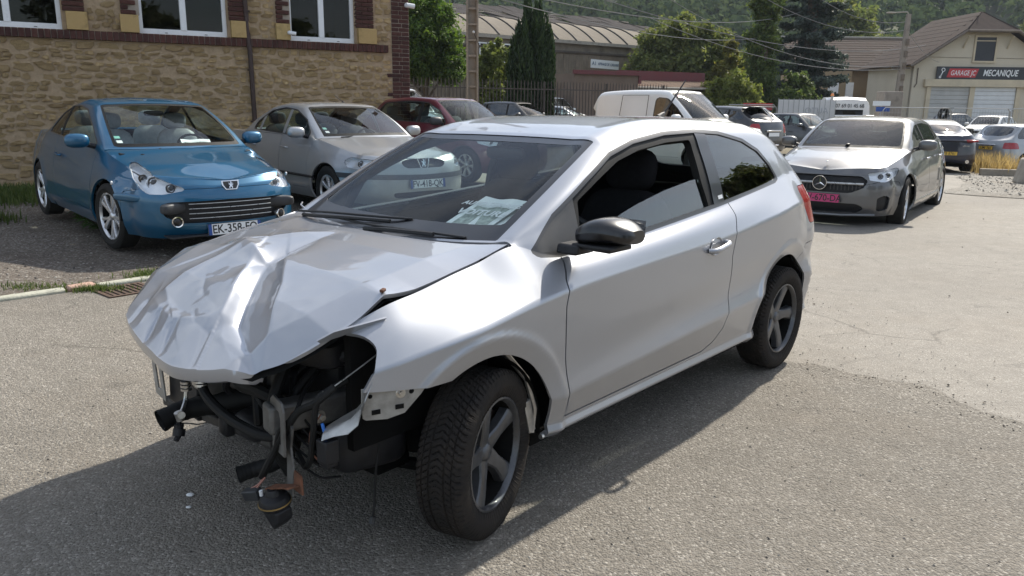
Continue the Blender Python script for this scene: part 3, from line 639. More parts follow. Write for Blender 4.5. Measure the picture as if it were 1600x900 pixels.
grass('wall_grass', 'grass growing along the foot of the stone wall', np.vstack([blob((-7.4, 11.6), (1.0, .8), 3500, 4), blob((-8.6, 11.4), (1.2, .8), 3500, 5), blob((-6.3, 9.3), (.3, .4), 350, 6), blob((-7.6, 10.3), (.6, .4), 450, 7)]), .16, 'grass', 2, .009)
def leafy(name, label, c, n, h, sp, seed, mat='weed_leaf', size=.06, group=None):
    rg = random.Random(seed); root = thing(name, label, 'plant', (c[0], c[1], float(gz(c[0], c[1]))), 0, group); b = MB(); lv = MB()
    for k in range(n):
        a = rg.random() * 6.28; r = sp * rg.random() ** .5; hh = h * rg.uniform(.5, 1); top = Vector((r * math.cos(a), r * math.sin(a), hh)); b.tube([(0, 0, 0), (top * .5 + Vector((0, 0, hh * .1))), top], [.005, .004, .002], 5)
        for j in range(7):
            t = .3 + .7 * j / 6; p = top * t; aa = a + rg.uniform(-1.8, 1.8); s_ = size * rg.uniform(.7, 1.3); d = Vector((math.cos(aa), math.sin(aa), rg.uniform(-.3, .4))).normalized(); w = d.cross(Vector((0, 0, 1))).normalized() * s_ * .42
            lv.add([p, p + d * s_ * .5 + w, p + d * s_ * 1.1 - Vector((0, 0, s_ * .2)), p + d * s_ * .5 - w], [(0, 1, 2), (0, 2, 3)])
    b.build('stem', 'weed_leaf', root); o = lv.build('leaves', mat, root, None); o['kind'] = 'stuff'; return root
leafy('weed', 'broad-leaved weed growing under the sill of the blue coupe', (-4.55, 8.72), 16, .30, .34, 1, size=.10)
leafy('weed', 'small weed standing by the blue coupe\'s rear wheel', (-5.10, 9.35), 8, .30, .14, 2, size=.09)
# ================================================================== the stone building at the left
WA = Vector((-8.12, 12.65, 0)); WANG = R(30)
def rock(name, c1, c2, c3, bump=.8, scale=9.0, dark=.5):
    m, nt, b = nmat(name); v = objco(nt); oi = N(nt, 'ObjectInfo'); f = noise(nt, scale, 6, .65, v)
    c = mixc(nt, ramp(nt, f, .32, .70), c1, c2); c = mixc(nt, ramp(nt, oi.outputs['Random'], .0, 1.0, 0, .75), c, c3)
    c = mixc(nt, ramp(nt, noise(nt, scale * .35, 4, .6, v), .56, .72, 0, dark), c, tuple(k * .35 for k in c1))
    nt.links.new(c, b.inputs['Base Color']); b.inputs['Roughness'].default_value = .92; b.inputs['Specular IOR Level'].default_value = .2
    h = N(nt, 'Math', operation='ADD'); nt.links.new(noise(nt, scale * 2.2, 6, .7, v), h.inputs[0]); nt.links.new(noise(nt, scale * 9, 4, .6, v), h.inputs[1]); bumpn(nt, b, h.outputs[0], bump, .045); return m
rock('rubble', (.58, .40, .20), (.88, .66, .36), (.70, .50, .28), 1.0, 15.0, .25); rock('mortar', (.50, .365, .235), (.72, .545, .36), (.60, .44, .29), 1.0, 9.0, .3)
rock('brick_dark', (.085, .040, .034), (.17, .075, .058), (.06, .032, .030), .6, 24); rock('ashlar', (.40, .28, .12), (.50, .365, .18), (.45, .31, .14), .3, 18)
simple('joint', (.33, .28, .23), .95, 0, 0, .2, 14, .4, 80); simple('pvc_white', (.74, .75, .77), .35, 0, .2, .05, 6); simple('pipe_brown', (.045, .026, .022), .5, .3, 0, .3, 6)
simple('room_dark', (.02, .02, .022), .9); glass('window_glass', (.22, .24, .25), refl=.6)
SB = thing('stone_building', 'rubble stone building with dark brick trim and white framed windows', 'building', WA, WANG)
# local frame: x along the wall, y outwards negative (towards the yard is -y), z up
def rects(*a): return a
WIN = [(-.45, 1.04), (2.16, 3.58), (4.65, 5.90)]; ZS, ZT = 2.545, 4.15
def wall_mesh():
    b = MB(); xs = [-7.0] + [v for w in WIN for v in w] + [6.62]
    b.box(((-7.0 + 6.62) / 2, .20, 1.1), (13.62, .40, 2.6)); b.box(((-7.0 + 6.62) / 2, .20, (2.4 + ZS) / 2), (13.62, .38, ZS - 2.4 + .001))
    for i in range(0, len(xs), 2): b.box(((xs[i] + xs[i + 1]) / 2, .20, (ZS + ZT) / 2), (xs[i + 1] - xs[i], .40, ZT - ZS))
    b.box(((-7.0 + 6.62) / 2, .20, (ZT + 6.2) / 2), (13.62, .40, 6.2 - ZT)); return b
wl = wall_mesh().build('wall', 'mortar', SB, 30)
b = MB(); b.box((6.80, 3.75, 3.0), (.34, 7.0, 6.4)); b.box((-.2, 7.0, 3.0), (13.6, .3, 6.4)); b.build('gable_wall', 'mortar', SB, 30)
b = MB(); b.box((-.2, 3.5, 2.0), (13.4, 6.4, .1)); b.box((-.2, 3.6, 4.6), (13.4, 6.4, .1)); b.box((-.2, 3.2, 3.2), (13.4, .1, 3)); b.build('room', 'room_dark', SB, 30)
b = MB(); b.prism([(-.7, 6.15), (3.6, 8.3), (7.9, 6.15), (7.9, 6.35), (3.6, 8.5), (-.7, 6.35)], -7.3, 7.3, 'x'); b.build('roof', 'iron_rust', SB, 30)
# shared rubble shapes
STM = []
rg = np.random.default_rng(11)
for k in range(14):
    n = 11; a = np.linspace(0, 2 * np.pi, n, endpoint=False) + rg.uniform(-.22, .22, n); sq = 1 / np.maximum(np.abs(np.cos(a)), np.abs(np.sin(a))) ** .75
    r = .5 * sq * rg.uniform(.60, 1.02, n); o = np.stack([np.clip(r * np.cos(a), -.5, .5), np.clip(r * np.sin(a), -.5, .5)], 1); m_ = o * .93 + rg.uniform(-.02, .02, (n, 2)); i_ = o * .70 + rg.uniform(-.08, .08, (n, 2))
    V = [(x, .35, z) for x, z in o] + [(x, -.50 + rg.uniform(-.30, .25), z) for x, z in m_] + [(x, -.55 + rg.uniform(-.28, .28), z) for x, z in i_] + [(rg.uniform(-.1, .1), -.55 + rg.uniform(-.2, .2), rg.uniform(-.1, .1))]
    F = [(q * n + i, (q * n + (i + 1) % n), (q + 1) * n + (i + 1) % n, (q + 1) * n + i) for q in range(2) for i in range(n)] + [(2 * n + i, 2 * n + (i + 1) % n, 3 * n) for i in range(n)]
    bb = MB(); bb.add(V, F); me = bb.mesh('stone', 50); me.materials.append(MATS['rubble']); STM.append(me)
cells = []
def lay(x0, x1, z0, z1, hmin=.065, hmax=.15, wmin=.11, wmax=.36):
    z = z0
    while z < z1 - .04:
        h = min(rr_.uniform(hmin, hmax), z1 - z); x = x0 - rr_.uniform(0, .2)
        while x < x1 - .05:
            w = rr_.uniform(wmin, wmax) * (1.0 if h > .12 else .8); xa, xb = max(x, x0), min(x + w, x1)
            if xb - xa > .07 and rr_.random() < .97: dz_ = rr_.uniform(-.03, .03); sh = rr_.uniform(.0, .02); cells.append((xa, xb, max(z0, z + dz_ + sh), z + h + dz_))
            x += w
        z += h
rr_ = random.Random(3)
lay(-2.2, 6.62, .02, 2.39)
for a_, c_ in ((1.40, 1.88), (3.92, 4.40), (6.29, 6.62)): lay(a_, c_, 2.56, 4.1)
vis = sorted(cells, key=lambda c: -((c[1] - c[0]) * (c[3] - c[2])) / ((c[0] + 14) ** 2) - (10 if (c[3] > 1.25 or c[0] < .5) and c[0] > -.25 else 0) + (20 if c[0] < -.4 or (c[2] > 3.3) else 0))
rest = MB()
for k, (xa, xb, za, zb_) in enumerate(vis):
    g = rr_.uniform(-.012, .016); w, h = xb - xa - g, zb_ - za - g; pr = rr_.uniform(.018, .060); me = STM[rr_.randrange(14)]; pos = ((xa + xb) / 2, .004, (za + zb_) / 2); fl = rr_.choice((1, -1))
    if k < 300:
        o = link('stone', me, None, SB); o.location = pos; o.scale = (w * fl, pr, h * rr_.choice((1, 1, 1.04))); o.rotation_euler = (0, rr_.uniform(-.16, .16), 0)
        if fl < 0: o.scale[0] *= -1; o.rotation_euler[1] += math.pi
    else:
        M = Matrix.Translation(pos) @ Matrix.Diagonal((w, pr, h, 1)); rest.add([v.co[:] for v in me.vertices], [tuple(p.vertices) for p in me.polygons], M)
o = rest.build('rubble_rest', 'rubble', SB, 50); o['kind'] = 'stuff'
# bricks: sill course on edge, jambs, corner pillar
def brick_me(name, d): 
    me = MB().box((0, 0, 0), d).mesh(name, 30); me.materials.append(MATS['brick_dark']); return me
def put_brick(me, pos, rz=0.0):
    o = link('brick', me, None, SB); o.location = (pos[0], pos[1] + rr_.uniform(-.006, .006), pos[2]); o.rotation_euler = (0, rr_.uniform(-.012, .012), rz); m = o.modifiers.new('bevel', 'BEVEL'); m.width = .006; m.segments = 1
b = MB(); b.box((2.2, .045, 2.468), (8.66, .20, .125)); b.build('course_mortar', 'joint', SB, 30)
sold = brick_me('soldier', (.078, .22, .135)); x = -2.1
while x < 6.50: put_brick(sold, (x, .035, 2.470)); x += .0885
header = brick_me('header', (.11, .12, .065)); stretch = brick_me('stretcher', (.225, .12, .065))
def jamb(xa, xb, za, zt, y=-.03):
    b = MB(); b.box(((xa + xb) / 2, y + .088, (za + zt) / 2), (xb - xa - .004, .15, zt - za)); b.build('brick_mortar', 'joint', SB, 30)
    z = za + .036; r = 0
    while z < zt - .03:
        seq = (stretch, header) if r % 2 == 0 else (header, stretch); x = xa
        for me, w in ((seq[0], .225 if seq[0] is stretch else .11), (seq[1], .225 if seq[1] is stretch else .11)):
            if x + w <= xb + .06: put_brick(me, (min(x + w / 2, xb - w / 2 + .002), y + .03, z)); x += w + .012
        z += .077; r += 1
for xa, xb in ((1.06, 1.37), (1.90, 2.18), (3.60, 3.89), (4.42, 4.67), (5.90, 6.24)): jamb(xa, xb, 2.83, 3.75)
for xa, xb in ((1.10, 1.405), (1.875, 2.155), (3.62, 3.93), (4.395, 4.65), (5.93, 6.29)):
    MB().box(((xa + xb) / 2, .055, 2.685), (xb - xa, .30, .28)).build('corner_block', 'ashlar', SB, bevel=.006)
b = MB(); b.box((6.80, .14, 3.0), (.36, .30, 6.1)); b.build('pillar_mortar', 'joint', SB, 30)
z = .80; r = 0; pb = brick_me('pillar_brick', (.20, .12, .068)); ps = brick_me('pillar_half', (.14, .12, .068))
while z < 3.9:
    seq = ((pb, .20), (ps, .14)) if r % 2 else ((ps, .14), (pb, .20)); x = 6.622
    for me, w in seq: put_brick(me, (x + w / 2, .035, z)); x += w + .012
    # return face towards the tree
    z += .0785; r += 1
# toothing bricks into the rubble
for z_ in (.62, .98, 1.34, 1.62, 1.98): put_brick(header, (6.565, .04, z_))
# windows
def window(xa, xb):
    w = empty('window', (0, 0, 0), 0, SB); y = .13; t = .07
    b = MB()
    for c, d in ((((xa + xb) / 2, y, ZS + .045), (xb - xa, .07, .09)), (((xa + xb) / 2, y, ZT - .04), (xb - xa, .07, .08)), ((xa + t / 2, y, (ZS + ZT) / 2), (t, .069, ZT - ZS)), ((xb - t / 2, y, (ZS + ZT) / 2), (t, .069, ZT - ZS))): b.box(c, d)
    b.build('frame', 'pvc_white', w, bevel=.006)
    m = (xa + xb) / 2; MB().box((m, y - .006, (ZS + ZT) / 2), (.10, .075, ZT - ZS - .16)).build('mullion', 'pvc_white', w, bevel=.006)
    for a, c in ((xa + t, m - .05), (m + .05, xb - t)): MB().box(((a + c) / 2, y + .02, (ZS + ZT) / 2), (c - a, .012, ZT - ZS - .17)).build('pane', 'window_glass', w)
    for q in (.3, .75): MB().box((xa + (xb - xa) * q, y - .037, ZS + .03), (.045, .006, .010)).build('drain_slot', 'plastic_grey', w)
for a, c in WIN: window(a, c)
MB().box((.42, .55, 2.95), (.40, .02, .42)).build('blind', 'pvc_white', SB)
# things fixed to the wall
dp = thing('downpipe', 'dark brown drainpipe running down the stone wall', 'pipe', WA, WANG); b = MB(); b.tube([(3.86, -.06, 6.0), (3.88, -.06, 3.2), (3.905, -.065, 2.42), (3.915, -.075, 2.36), (3.925, -.07, 1.2), (3.93, -.06, .1)], .042, 12); b.build('pipe', 'pipe_brown', dp)
for z in (1.1, 2.0, 3.0): MB().lathe([(.044, -.012), (.052, -.012), (.052, .012), (.044, .012)], 14, 'z', Matrix.Translation((3.905, -.062, z))).build('pipe_clip', 'pipe_brown', dp)
def camera_unit(label, x, z, y=-.02, s=1.0):
    t = thing('security_camera', label, 'camera', WA, WANG); b = MB(); b.cyl((x, y + .02, z), (x, y - .05, z), .035 * s, 14); b.build('base', 'white_plastic', t); b = MB(); b.cyl((x - .02, y - .07, z - .005), (x + .10 * s, y - .10, z - .02), .034 * s, 14); b.build('body', 'white_plastic', t); MB().cyl((x + .098 * s, y - .10, z - .02), (x + .106 * s, y - .102, z - .021), .026 * s, 12).build('lens', 'gloss_black', t)
camera_unit('small white security camera on the block beside the last window', 4.62, 2.67, -.09)
camera_unit('white security camera high on the brick pillar corner', 6.93, 3.30, -.02, 1.3)
# ================================================================== trees
foliage_mat('leaf_round', [(.04, .078, .018), (.06, .105, .022), (.11, .16, .028), (.05, .09, .02)], .42); foliage_mat('leaf_yew', [(.014, .030, .010), (.026, .048, .014), (.042, .070, .020)], .15)
foliage_mat('leaf_bamboo', [(.12, .15, .035), (.17, .19, .05), (.085, .12, .03)], .4); foliage_mat('leaf_mid', [(.085, .11, .036), (.12, .145, .042), (.17, .175, .055)], .42)
foliage_mat('leaf_ivy', [(.055, .085, .024), (.085, .12, .032), (.12, .145, .04)], .35); foliage_mat('leaf_cedar', [(.055, .072, .060), (.075, .096, .076), (.040, .054, .045)], .2)
foliage_mat('leaf_shrub', [(.10, .13, .03), (.16, .185, .045), (.21, .22, .06)], .45); foliage_mat('leaf_yellow', [(.14, .14, .03), (.20, .18, .045), (.09, .11, .03)], .4); foliage_mat('leaf_far', [(.048, .070, .034), (.066, .092, .042), (.09, .115, .05)], .2)
MATS['leaf_far'].node_tree.nodes['Principled BSDF'].inputs['Specular IOR Level'].default_value = 0.0; MATS['leaf_far'].node_tree.nodes['Principled BSDF'].inputs['Roughness'].default_value = 1.0
simple('bark', (.11, .085, .065), .95, 0, 0, .3, 10, .6, 40)
def leaf_mesh(name, P, D, size, seed, wide=.5, jit=.9):
    rg = np.random.default_rng(seed); n = len(P); sz = size * rg.uniform(.6, 1.35, n)[:, None]
    nrm = D + rg.normal(0, jit, (n, 3)); nrm /= np.linalg.norm(nrm, axis=1, keepdims=True) + 1e-9
    t = np.cross(nrm, rg.normal(0, 1, (n, 3))); t /= np.linalg.norm(t, axis=1, keepdims=True) + 1e-9; w = np.cross(nrm, t)
    V = np.stack([P - t * sz, P + w * sz * wide + nrm * sz * .12, P + t * sz, P - w * sz * wide + nrm * sz * .12], 1)
    return fast_mesh(name, V.reshape(-1, 3), np.arange(4 * n).reshape(n, 4))
def crown_points(blobs, n, seed, clump=60, spread=.22, lump=.35, inner=.45):
    rg = np.random.default_rng(seed); B = np.array(blobs, float); ar = (B[:, 3] * B[:, 4] + B[:, 4] * B[:, 5] + B[:, 3] * B[:, 5]); k = rg.choice(len(B), max(8, n // clump), p=ar / ar.sum())
    d = rg.normal(0, 1, (len(k), 3)); d /= np.linalg.norm(d, axis=1, keepdims=True); d[:, 2] = np.where(d[:, 2] < -.75, -d[:, 2], d[:, 2])
    rad = (1 - inner * rg.random(len(k)) ** 1.6) * (1 - lump * .5 + lump * np.sin(d[:, 0] * 5 + k) * np.cos(d[:, 2] * 4 + d[:, 1] * 5 + k * 1.7) * .6)
    C = B[k, :3] + d * B[k, 3:6] * rad[:, None]; idx = rg.integers(0, len(C), n); s = B[k][idx, 3:6] * spread
    P = C[idx] + np.clip(rg.normal(0, .55, (n, 3)), -1.3, 1.3) * s; D = d[idx] * .8 + np.array([0, 0, .5]); return P, D
def tree(name, label, loc, blobs, n, size, mat, seed, trunk=(.12, 1.0), limbs=True, cat='tree', group=None, rz=0.0, **kw):
    r = thing(name, label, cat, loc, rz, group); P, D = crown_points(blobs, n, seed, **kw); o = link('crown', leaf_mesh('crown', P, D, size, seed), mat, r); o['kind'] = 'stuff'
    b = MB(); tr, th = trunk; rg = random.Random(seed); b.tube([(0, 0, -.1), (rg.uniform(-.03, .03), rg.uniform(-.03, .03), th * .5), (rg.uniform(-.06, .06), rg.uniform(-.06, .06), th)], [tr * 1.25, tr, tr * .85], 9)
    if limbs:
        for q in blobs[:9]: b.tube([(0, 0, th * .9), ((q[0]) * .45, q[1] * .45, th * .55 + q[2] * .45), (q[0], q[1], q[2] + q[5] * .3)], [tr * .7, tr * .4, tr * .12], 6)
    b.build('trunk', 'bark', r); return r
def ring(n, R0, z, r, seed, zr=None, jr=.15):
    rg = random.Random(seed); return [(R0 * math.cos(6.283 * k / n + rg.uniform(-.3, .3)), R0 * math.sin(6.283 * k / n + rg.uniform(-.3, .3)), z + rg.uniform(-jr, jr), r * rg.uniform(.8, 1.2), r * rg.uniform(.8, 1.2), (zr or r) * rg.uniform(.8, 1.2)) for k in range(n)]
tree('round_tree', 'dense round-crowned tree behind the railings beside the brick pillar', (-2.95, 27.5, 0), [(0, 0, 3.4, 1.15, 1.15, 1.35)] + ring(9, .95, 2.55, .50, 1) + ring(9, 1.0, 3.4, .48, 2) + ring(6, .55, 4.3, .48, 3), 40000, .058, 'leaf_round', 1, (.07, 1.7), spread=.30, clump=90)
P = []; rg = random.Random(4)
yb = []
for k in range(34):
    a = rg.random() * 6.28; q = rg.random() ** .6; zt_ = (5.0 - 1.3 * q ** 1.5) * rg.uniform(.80, 1.0); yb.append((.72 * q * math.cos(a), .72 * q * math.sin(a), zt_ * .52, .20, .20, zt_ * .50))
yb.append((-.12, 0, 2.55, .17, .17, 2.45)); yb.append((.15, .1, 2.4, .17, .17, 2.15))
r = thing('columnar_yew', 'tall dark columnar yew of upright plumes beside the concrete pole', 'tree', (.55, 26.5, 0)); rgn = np.random.default_rng(6); Bq = np.array(yb); kk = rgn.integers(0, len(Bq), 30000); d = rgn.normal(0, 1, (30000, 3)); d /= np.linalg.norm(d, axis=1, keepdims=True); hh = d[:, 2]; wd = .62 + .38 * np.sqrt(np.clip(1 - hh * hh, 0, 1)); Pq = Bq[kk, :3] + d * Bq[kk, 3:6] * np.stack([wd, wd, np.ones_like(wd)], 1) * (1 - .25 * rgn.random(30000) ** 2)[:, None]; Pq[:, 2] = np.abs(Pq[:, 2]) + .05
def spike_mesh(name, P, size, seed):
    """short upright sprays"""
    rg = np.random.default_rng(seed); n = len(P); a = rg.random(n) * 6.283; t = np.stack([.35 * rg.normal(0, 1, n), .35 * rg.normal(0, 1, n), np.ones(n)], 1); t /= np.linalg.norm(t, axis=1, keepdims=True); w = np.stack([np.cos(a), np.sin(a), 0 * a], 1); s = size * rg.uniform(.6, 1.4, n)[:, None]
    V = np.stack([P - t * s, P + w * s * .26, P + t * s * 1.2, P - w * s * .26], 1); return fast_mesh(name, V.reshape(-1, 3), np.arange(4 * n).reshape(n, 4))
o = link('crown', spike_mesh('crown', Pq, .10, 2), 'leaf_yew', r); o['kind'] = 'stuff'; b = MB(); [b.tube([(.05 * k - .1, .03 * k, -.1), (.1 * k - .2, .05 * k, 2.2), (.12 * k - .25, .06 * k, 3.6)], [.05, .035, .01], 6) for k in range(5)]; b.build('trunk', 'bark', r)
tree('bamboo_shrub', 'yellow-green feathery shrub between the concrete pole and the yew', (-.75, 31.0, 0), ring(7, .55, 1.6, .55, 5, .9) + ring(6, .45, 2.7, .45, 6, .8) + [(0, 0, 3.3, .4, .4, .6)], 9000, .09, 'leaf_bamboo', 7, (.03, 1.2), cat='shrub')
tree('ash_tree', 'light green spreading tree above the shed canopy', (10.0, 49.0, -.2), ring(8, 2.2, 3.6, 1.2, 8) + ring(7, 1.6, 5.2, 1.2, 9) + [(0, 0, 5.9, 1.2, 1.2, 1.0), (1.8, -.6, 4.6, 1.2, 1.0, 1.0), (3.2, -.5, 3.6, 1.2, 1, 1.2)], 22000, .14, 'leaf_mid', 10, (.2, 2.6), spread=.30)
tree('sumac_tree', 'yellowing small tree at the right end of the old factory', (12.0, 46.0, -.3), ring(6, .8, 3.0, .7, 12, .9) + [(0, 0, 3.9, .7, .7, .8), (.2, 0, 4.7, .45, .45, .7)], 8000, .12, 'leaf_yellow', 13, (.1, 1.8))
tree('laurel_shrub', 'broad light-green shrub behind the black hatchback', (10.3, 38.2, -.4), ring(9, 1.05, 1.6, .65, 14) + ring(7, .75, 2.5, .55, 15) + [(0, 0, 3.1, .5, .5, .5), (-1.1, 0, 2.3, .5, .5, .7)], 17000, .09, 'leaf_shrub', 16, (.06, .8), cat='shrub', spread=.3)
r = tree('ivy_tree', 'tall narrow ivy-clad tree left of the grey cedar', (13.0, 43.0, -.4), [(.0, 0, .9 + .62 * k, .85 - .018 * k + .15 * math.sin(k * 2.1), .8, .62) for k in range(15)], 26000, .11, 'leaf_ivy', 18, (.3, 9.0), limbs=False, spread=.34, clump=70)
cb = []; rg = random.Random(9)
for L in range(13):
    z = 1.0 + L * .85; n = 7; R0 = 3.3 * (1 - .035 * L)
    for k in range(n):
        a = 6.283 * (k + .5 * (L % 2)) / n + rg.uniform(-.25, .25); q = R0 * rg.uniform(.55, 1.0); cb.append((q * .62 * math.cos(a), q * .62 * math.sin(a), z - .1 * q + rg.uniform(-.2, .2), .50 + .55 * abs(math.cos(a)) * q * .5, .50 + .55 * abs(math.sin(a)) * q * .5, .30))
cb += [(0, 0, 6, .8, .8, 4.6)]
tree('blue_cedar', 'large grey-green cedar with tiered drooping branches behind the tow truck', (17.6, 49.0, -.5), cb, 46000, .13, 'leaf_cedar', 20, (.35, 10.0), limbs=False, spread=.42, clump=110)
tree('fig_shrub', 'small bright green tree in front of the cedar', (14.2, 41.0, -.45), ring(7, .75, 2.0, .6, 22, .7) + [(0, 0, 3.0, .6, .6, .6), (.5, 0, 2.8, .5, .5, .5)], 9000, .12, 'leaf_ivy', 23, (.08, 1.2), spread=.3)
tree('lime_tree', 'broad green tree rising behind the brown tiled roof', (29.5, 74.0, 0), ring(8, 2.6, 6.5, 1.7, 24) + ring(7, 2.0, 8.4, 1.5, 25) + [(0, 0, 9.6, 1.8, 1.8, 1.4)], 18000, .22, 'leaf_mid', 26, (.3, 5.0), spread=.3)
tree('lime_tree', 'lower green tree right of the lamp pole behind the garage roof', (36.5, 80.0, 0), ring(8, 2.4, 5.6, 1.5, 34) + ring(6, 1.6, 6.8, 1.3, 35), 12000, .22, 'leaf_mid', 36, (.3, 4.0), spread=.3)
tree('lime_tree', 'green tree above the garage roof at the right edge', (62.0, 95.0, 0), ring(8, 3.2, 8.0, 2.2, 44) + ring(6, 2.0, 10.4, 1.8, 45), 12000, .28, 'leaf_mid', 46, (.3, 6.0), spread=.3)
# one tree known by its reflection; two unseen ones added to darken reflections
tree('maple_tree', 'leafy tree out of frame mirrored in the wreck\'s quarter glass', (14.2, 11.6, 0), ring(9, 1.9, 3.0, 1.2, 51) + ring(8, 1.5, 4.6, 1.2, 52) + [(0, 0, 5.6, 1.2, 1.2, 1.0)], 14000, .16, 'leaf_mid', 53, (.2, 2.2), spread=.3)
tree('maple_tree', 'tall tree behind the photographer that darkens the wreck\'s door', (15.0, -3.5, 0), ring(9, 2.2, 3.0, 1.5, 61) + ring(8, 1.8, 5.2, 1.4, 62) + [(0, 0, 6.6, 1.3, 1.3, 1.1)], 12000, .20, 'leaf_mid', 63, (.22, 2.4), spread=.3)
tree('maple_tree', 'second unseen tree added behind the camera to darken the door reflections', (9.0, -10.0, 0), ring(9, 2.4, 2.8, 1.5, 71) + ring(8, 1.8, 4.8, 1.4, 72), 12000, .20, 'leaf_mid', 73, (.22, 2.2), spread=.3)
# ================================================================== hill and far wood
hx = np.linspace(-420, 700, 113); hy = np.concatenate([np.linspace(105, 200, 20), np.linspace(208, 520, 40)]); HX, HY = np.meshgrid(hx, hy, indexing='ij')
def hz(x, y): return np.clip((y - 110) / 60, 0, 1) ** 1.3 * 5 + np.clip((y - 150) / 300, 0, 1) ** 1.15 * 125 + (fbm(x / 70, y / 70, 4, 3) - .5) * 16 * np.clip((y - 130) / 80, 0, 1) - 1.0
m, nt, b_ = nmat('hill_ground'); v = objco(nt); f_ = noise(nt, .02, 4, .6, v); nt.links.new(mixc(nt, ramp(nt, f_, .4, .6), (.05, .065, .03), (.085, .095, .045)), b_.inputs['Base Color']); b_.inputs['Roughness'].default_value = .95
hb = MB(); hb.grid(np.stack([HX, HY, hz(HX, HY)], -1)); o = hb.build('hill', 'hill_ground', None, 60); o['kind'] = 'structure'
simple('stubble', (.34, .27, .155), .95, 0, 0, .15, .05)
fx = np.linspace(104, 128, 28); fy = np.linspace(189, 211, 16); FX, FY = np.meshgrid(fx, fy, indexing='ij'); fb = MB(); fb.grid(np.stack([FX, FY, hz(FX, FY) + .25], -1)); o = fb.build('stubble_field', 'stubble', None, 60); o['kind'] = 'structure'
rg = np.random.default_rng(8); TP = []
for _ in range(2600):
    y = rg.uniform(135, 420); x = rg.uniform(-.50, 1.02) * y + rg.uniform(-8, 8)
    if .548 < x / y < .600 and 150 < y < 214: continue
    TP.append((x, y, float(hz(x, y)), rg.uniform(2.6, 5.2)))
TP = np.array(TP); per = 80; n = len(TP) * per; d = rg.normal(0, 1, (n, 3)); d /= np.linalg.norm(d, axis=1, keepdims=True); d[:, 2] = np.abs(d[:, 2]) * 1.0 - .15; T = np.repeat(TP, per, 0); rad = T[:, 3:4] * (.72 + .32 * rg.random((n, 1)))
lob = 1 + .25 * np.sin(d[:, 0:1] * 6 + T[:, 0:1]) * np.cos(d[:, 1:2] * 5 + T[:, 1:2]); Pf = T[:, :3] + d * rad * lob * np.array([1, 1, 1.15]) + np.stack([0 * T[:, 3], 0 * T[:, 3], T[:, 3] * 1.05], 1)
o = link('far_wood', leaf_mesh('far_wood', Pf, d, .85, 3, .75, .55), 'leaf_far'); tag(o, 'dark wooded hillside closing the view behind the buildings', 'wood', None, 'stuff')
# ================================================================== old factory
rock('factory_wall', (.16, .135, .105), (.25, .215, .17), (.20, .17, .135), .5, 2.0); simple('clad', (.20, .165, .125), .8, .1, 0, .3, 1.2, .2, 20); simple('vault_sheet', (.195, .170, .138), .95, 0, 0, .18, 1.5, .2, 12, .08); simple('roof_rust', (.17, .145, .125), .95, 0, 0, .35, 1.6, .3, 14, .08); simple('steel_old', (.09, .075, .065), .8, .3, 0, .3, 4); simple('wood_grey', (.26, .225, .18), .9, 0, 0, .2, 8)
simple('dark_red', (.115, .022, .026), .6, 0, 0, .15, 4); rock('render_brown', (.14, .105, .085), (.20, .155, .125), (.17, .13, .105), .4, 1.6); simple('rust_sheet', (.26, .175, .115), .85, .1, 0, .35, 5); simple('sign_white', (.72, .75, .76), .5); simple('concrete', (.30, .275, .235), .9, 0, 0, .22, 7, .35, 40)
FB = thing('old_factory', 'derelict factory with pale vaulted roof and broken sheeting above', 'building', (-1.96, 45.0, -.2), R(38.2))
b = MB(); b.box((4.0, .35, 2.7), (32, .3, 5.4)); b.build('wall', 'factory_wall', FB, 30)
b = MB(); b.box((4, 9, 3), (32, .3, 6)); b.box((4, 5, 5.0), (31.6, 9, .1)); b.build('dark_interior', 'room_dark', FB, 30)
def corrugated(name, w, l, n, amp, mat):
    X = np.linspace(0, w, n * 4 + 1); Z = amp * np.cos(X / w * n * 2 * np.pi); G = np.stack([np.stack([X, np.full_like(X, y), Z], 1) for y in (0, l)], 0); bb = MB(); bb.grid(G); me = bb.mesh(name, 60); me.materials.append(MATS[mat]); return me
cl = corrugated('cladding_panel', 1.0, 2.0, 5, .05, 'clad'); rr_ = random.Random(12)
for k in range(-4, 18):
    for j, (z0, hgt) in enumerate(((.3, 2.55), (3.05, 1.55))):
        if -2 <= k <= 2 and j == 1: continue
        o = link('cladding_panel', cl, None, FB); o.location = (k * 1.02 + 1.2, .17 - rr_.uniform(0, .02), z0); o.rotation_euler = (R(90), 0, 0); o.scale = (1, hgt / 2.0, 1)
for z in (2.95, 4.72): MB().box((4, .10, z), (32, .10, .10)).build('girder', 'steel_old', FB)
MB().box((4, .02, 5.28), (32, .16, .18)).build('eave_beam', 'concrete', FB)
vm = []
th = np.linspace(0, 1, 9); vp = np.stack([3.2 * th, 5.38 + 1.28 * np.sin(th * np.pi / 2) ** .9], 1); bb = MB(); bb.grid(np.stack([np.stack([np.full(9, x), vp[:, 0], vp[:, 1]], 1) for x in (0, .45, .90, 1.36)], 0), flip=True); vme = bb.mesh('vault_sheet', 60); vme.materials.append(MATS['vault_sheet'])
rbm = MB(); rbm.tube([(0, p[0], p[1] + .03) for p in vp], .045, 6); rme = rbm.mesh('vault_rib', 60); rme.materials.append(MATS['steel_old'])
for k in range(-9, 12):
    o = link('vault_sheet', vme, None, FB); o.location = (k * 1.46, 0, rr_.uniform(-.01, .01)); o = link('vault_rib', rme, None, FB); o.location = (k * 1.46 - .05, 0, 0)
rs = corrugated('roof_sheet', 1.4, 1.0, 8, .03, 'roof_rust')
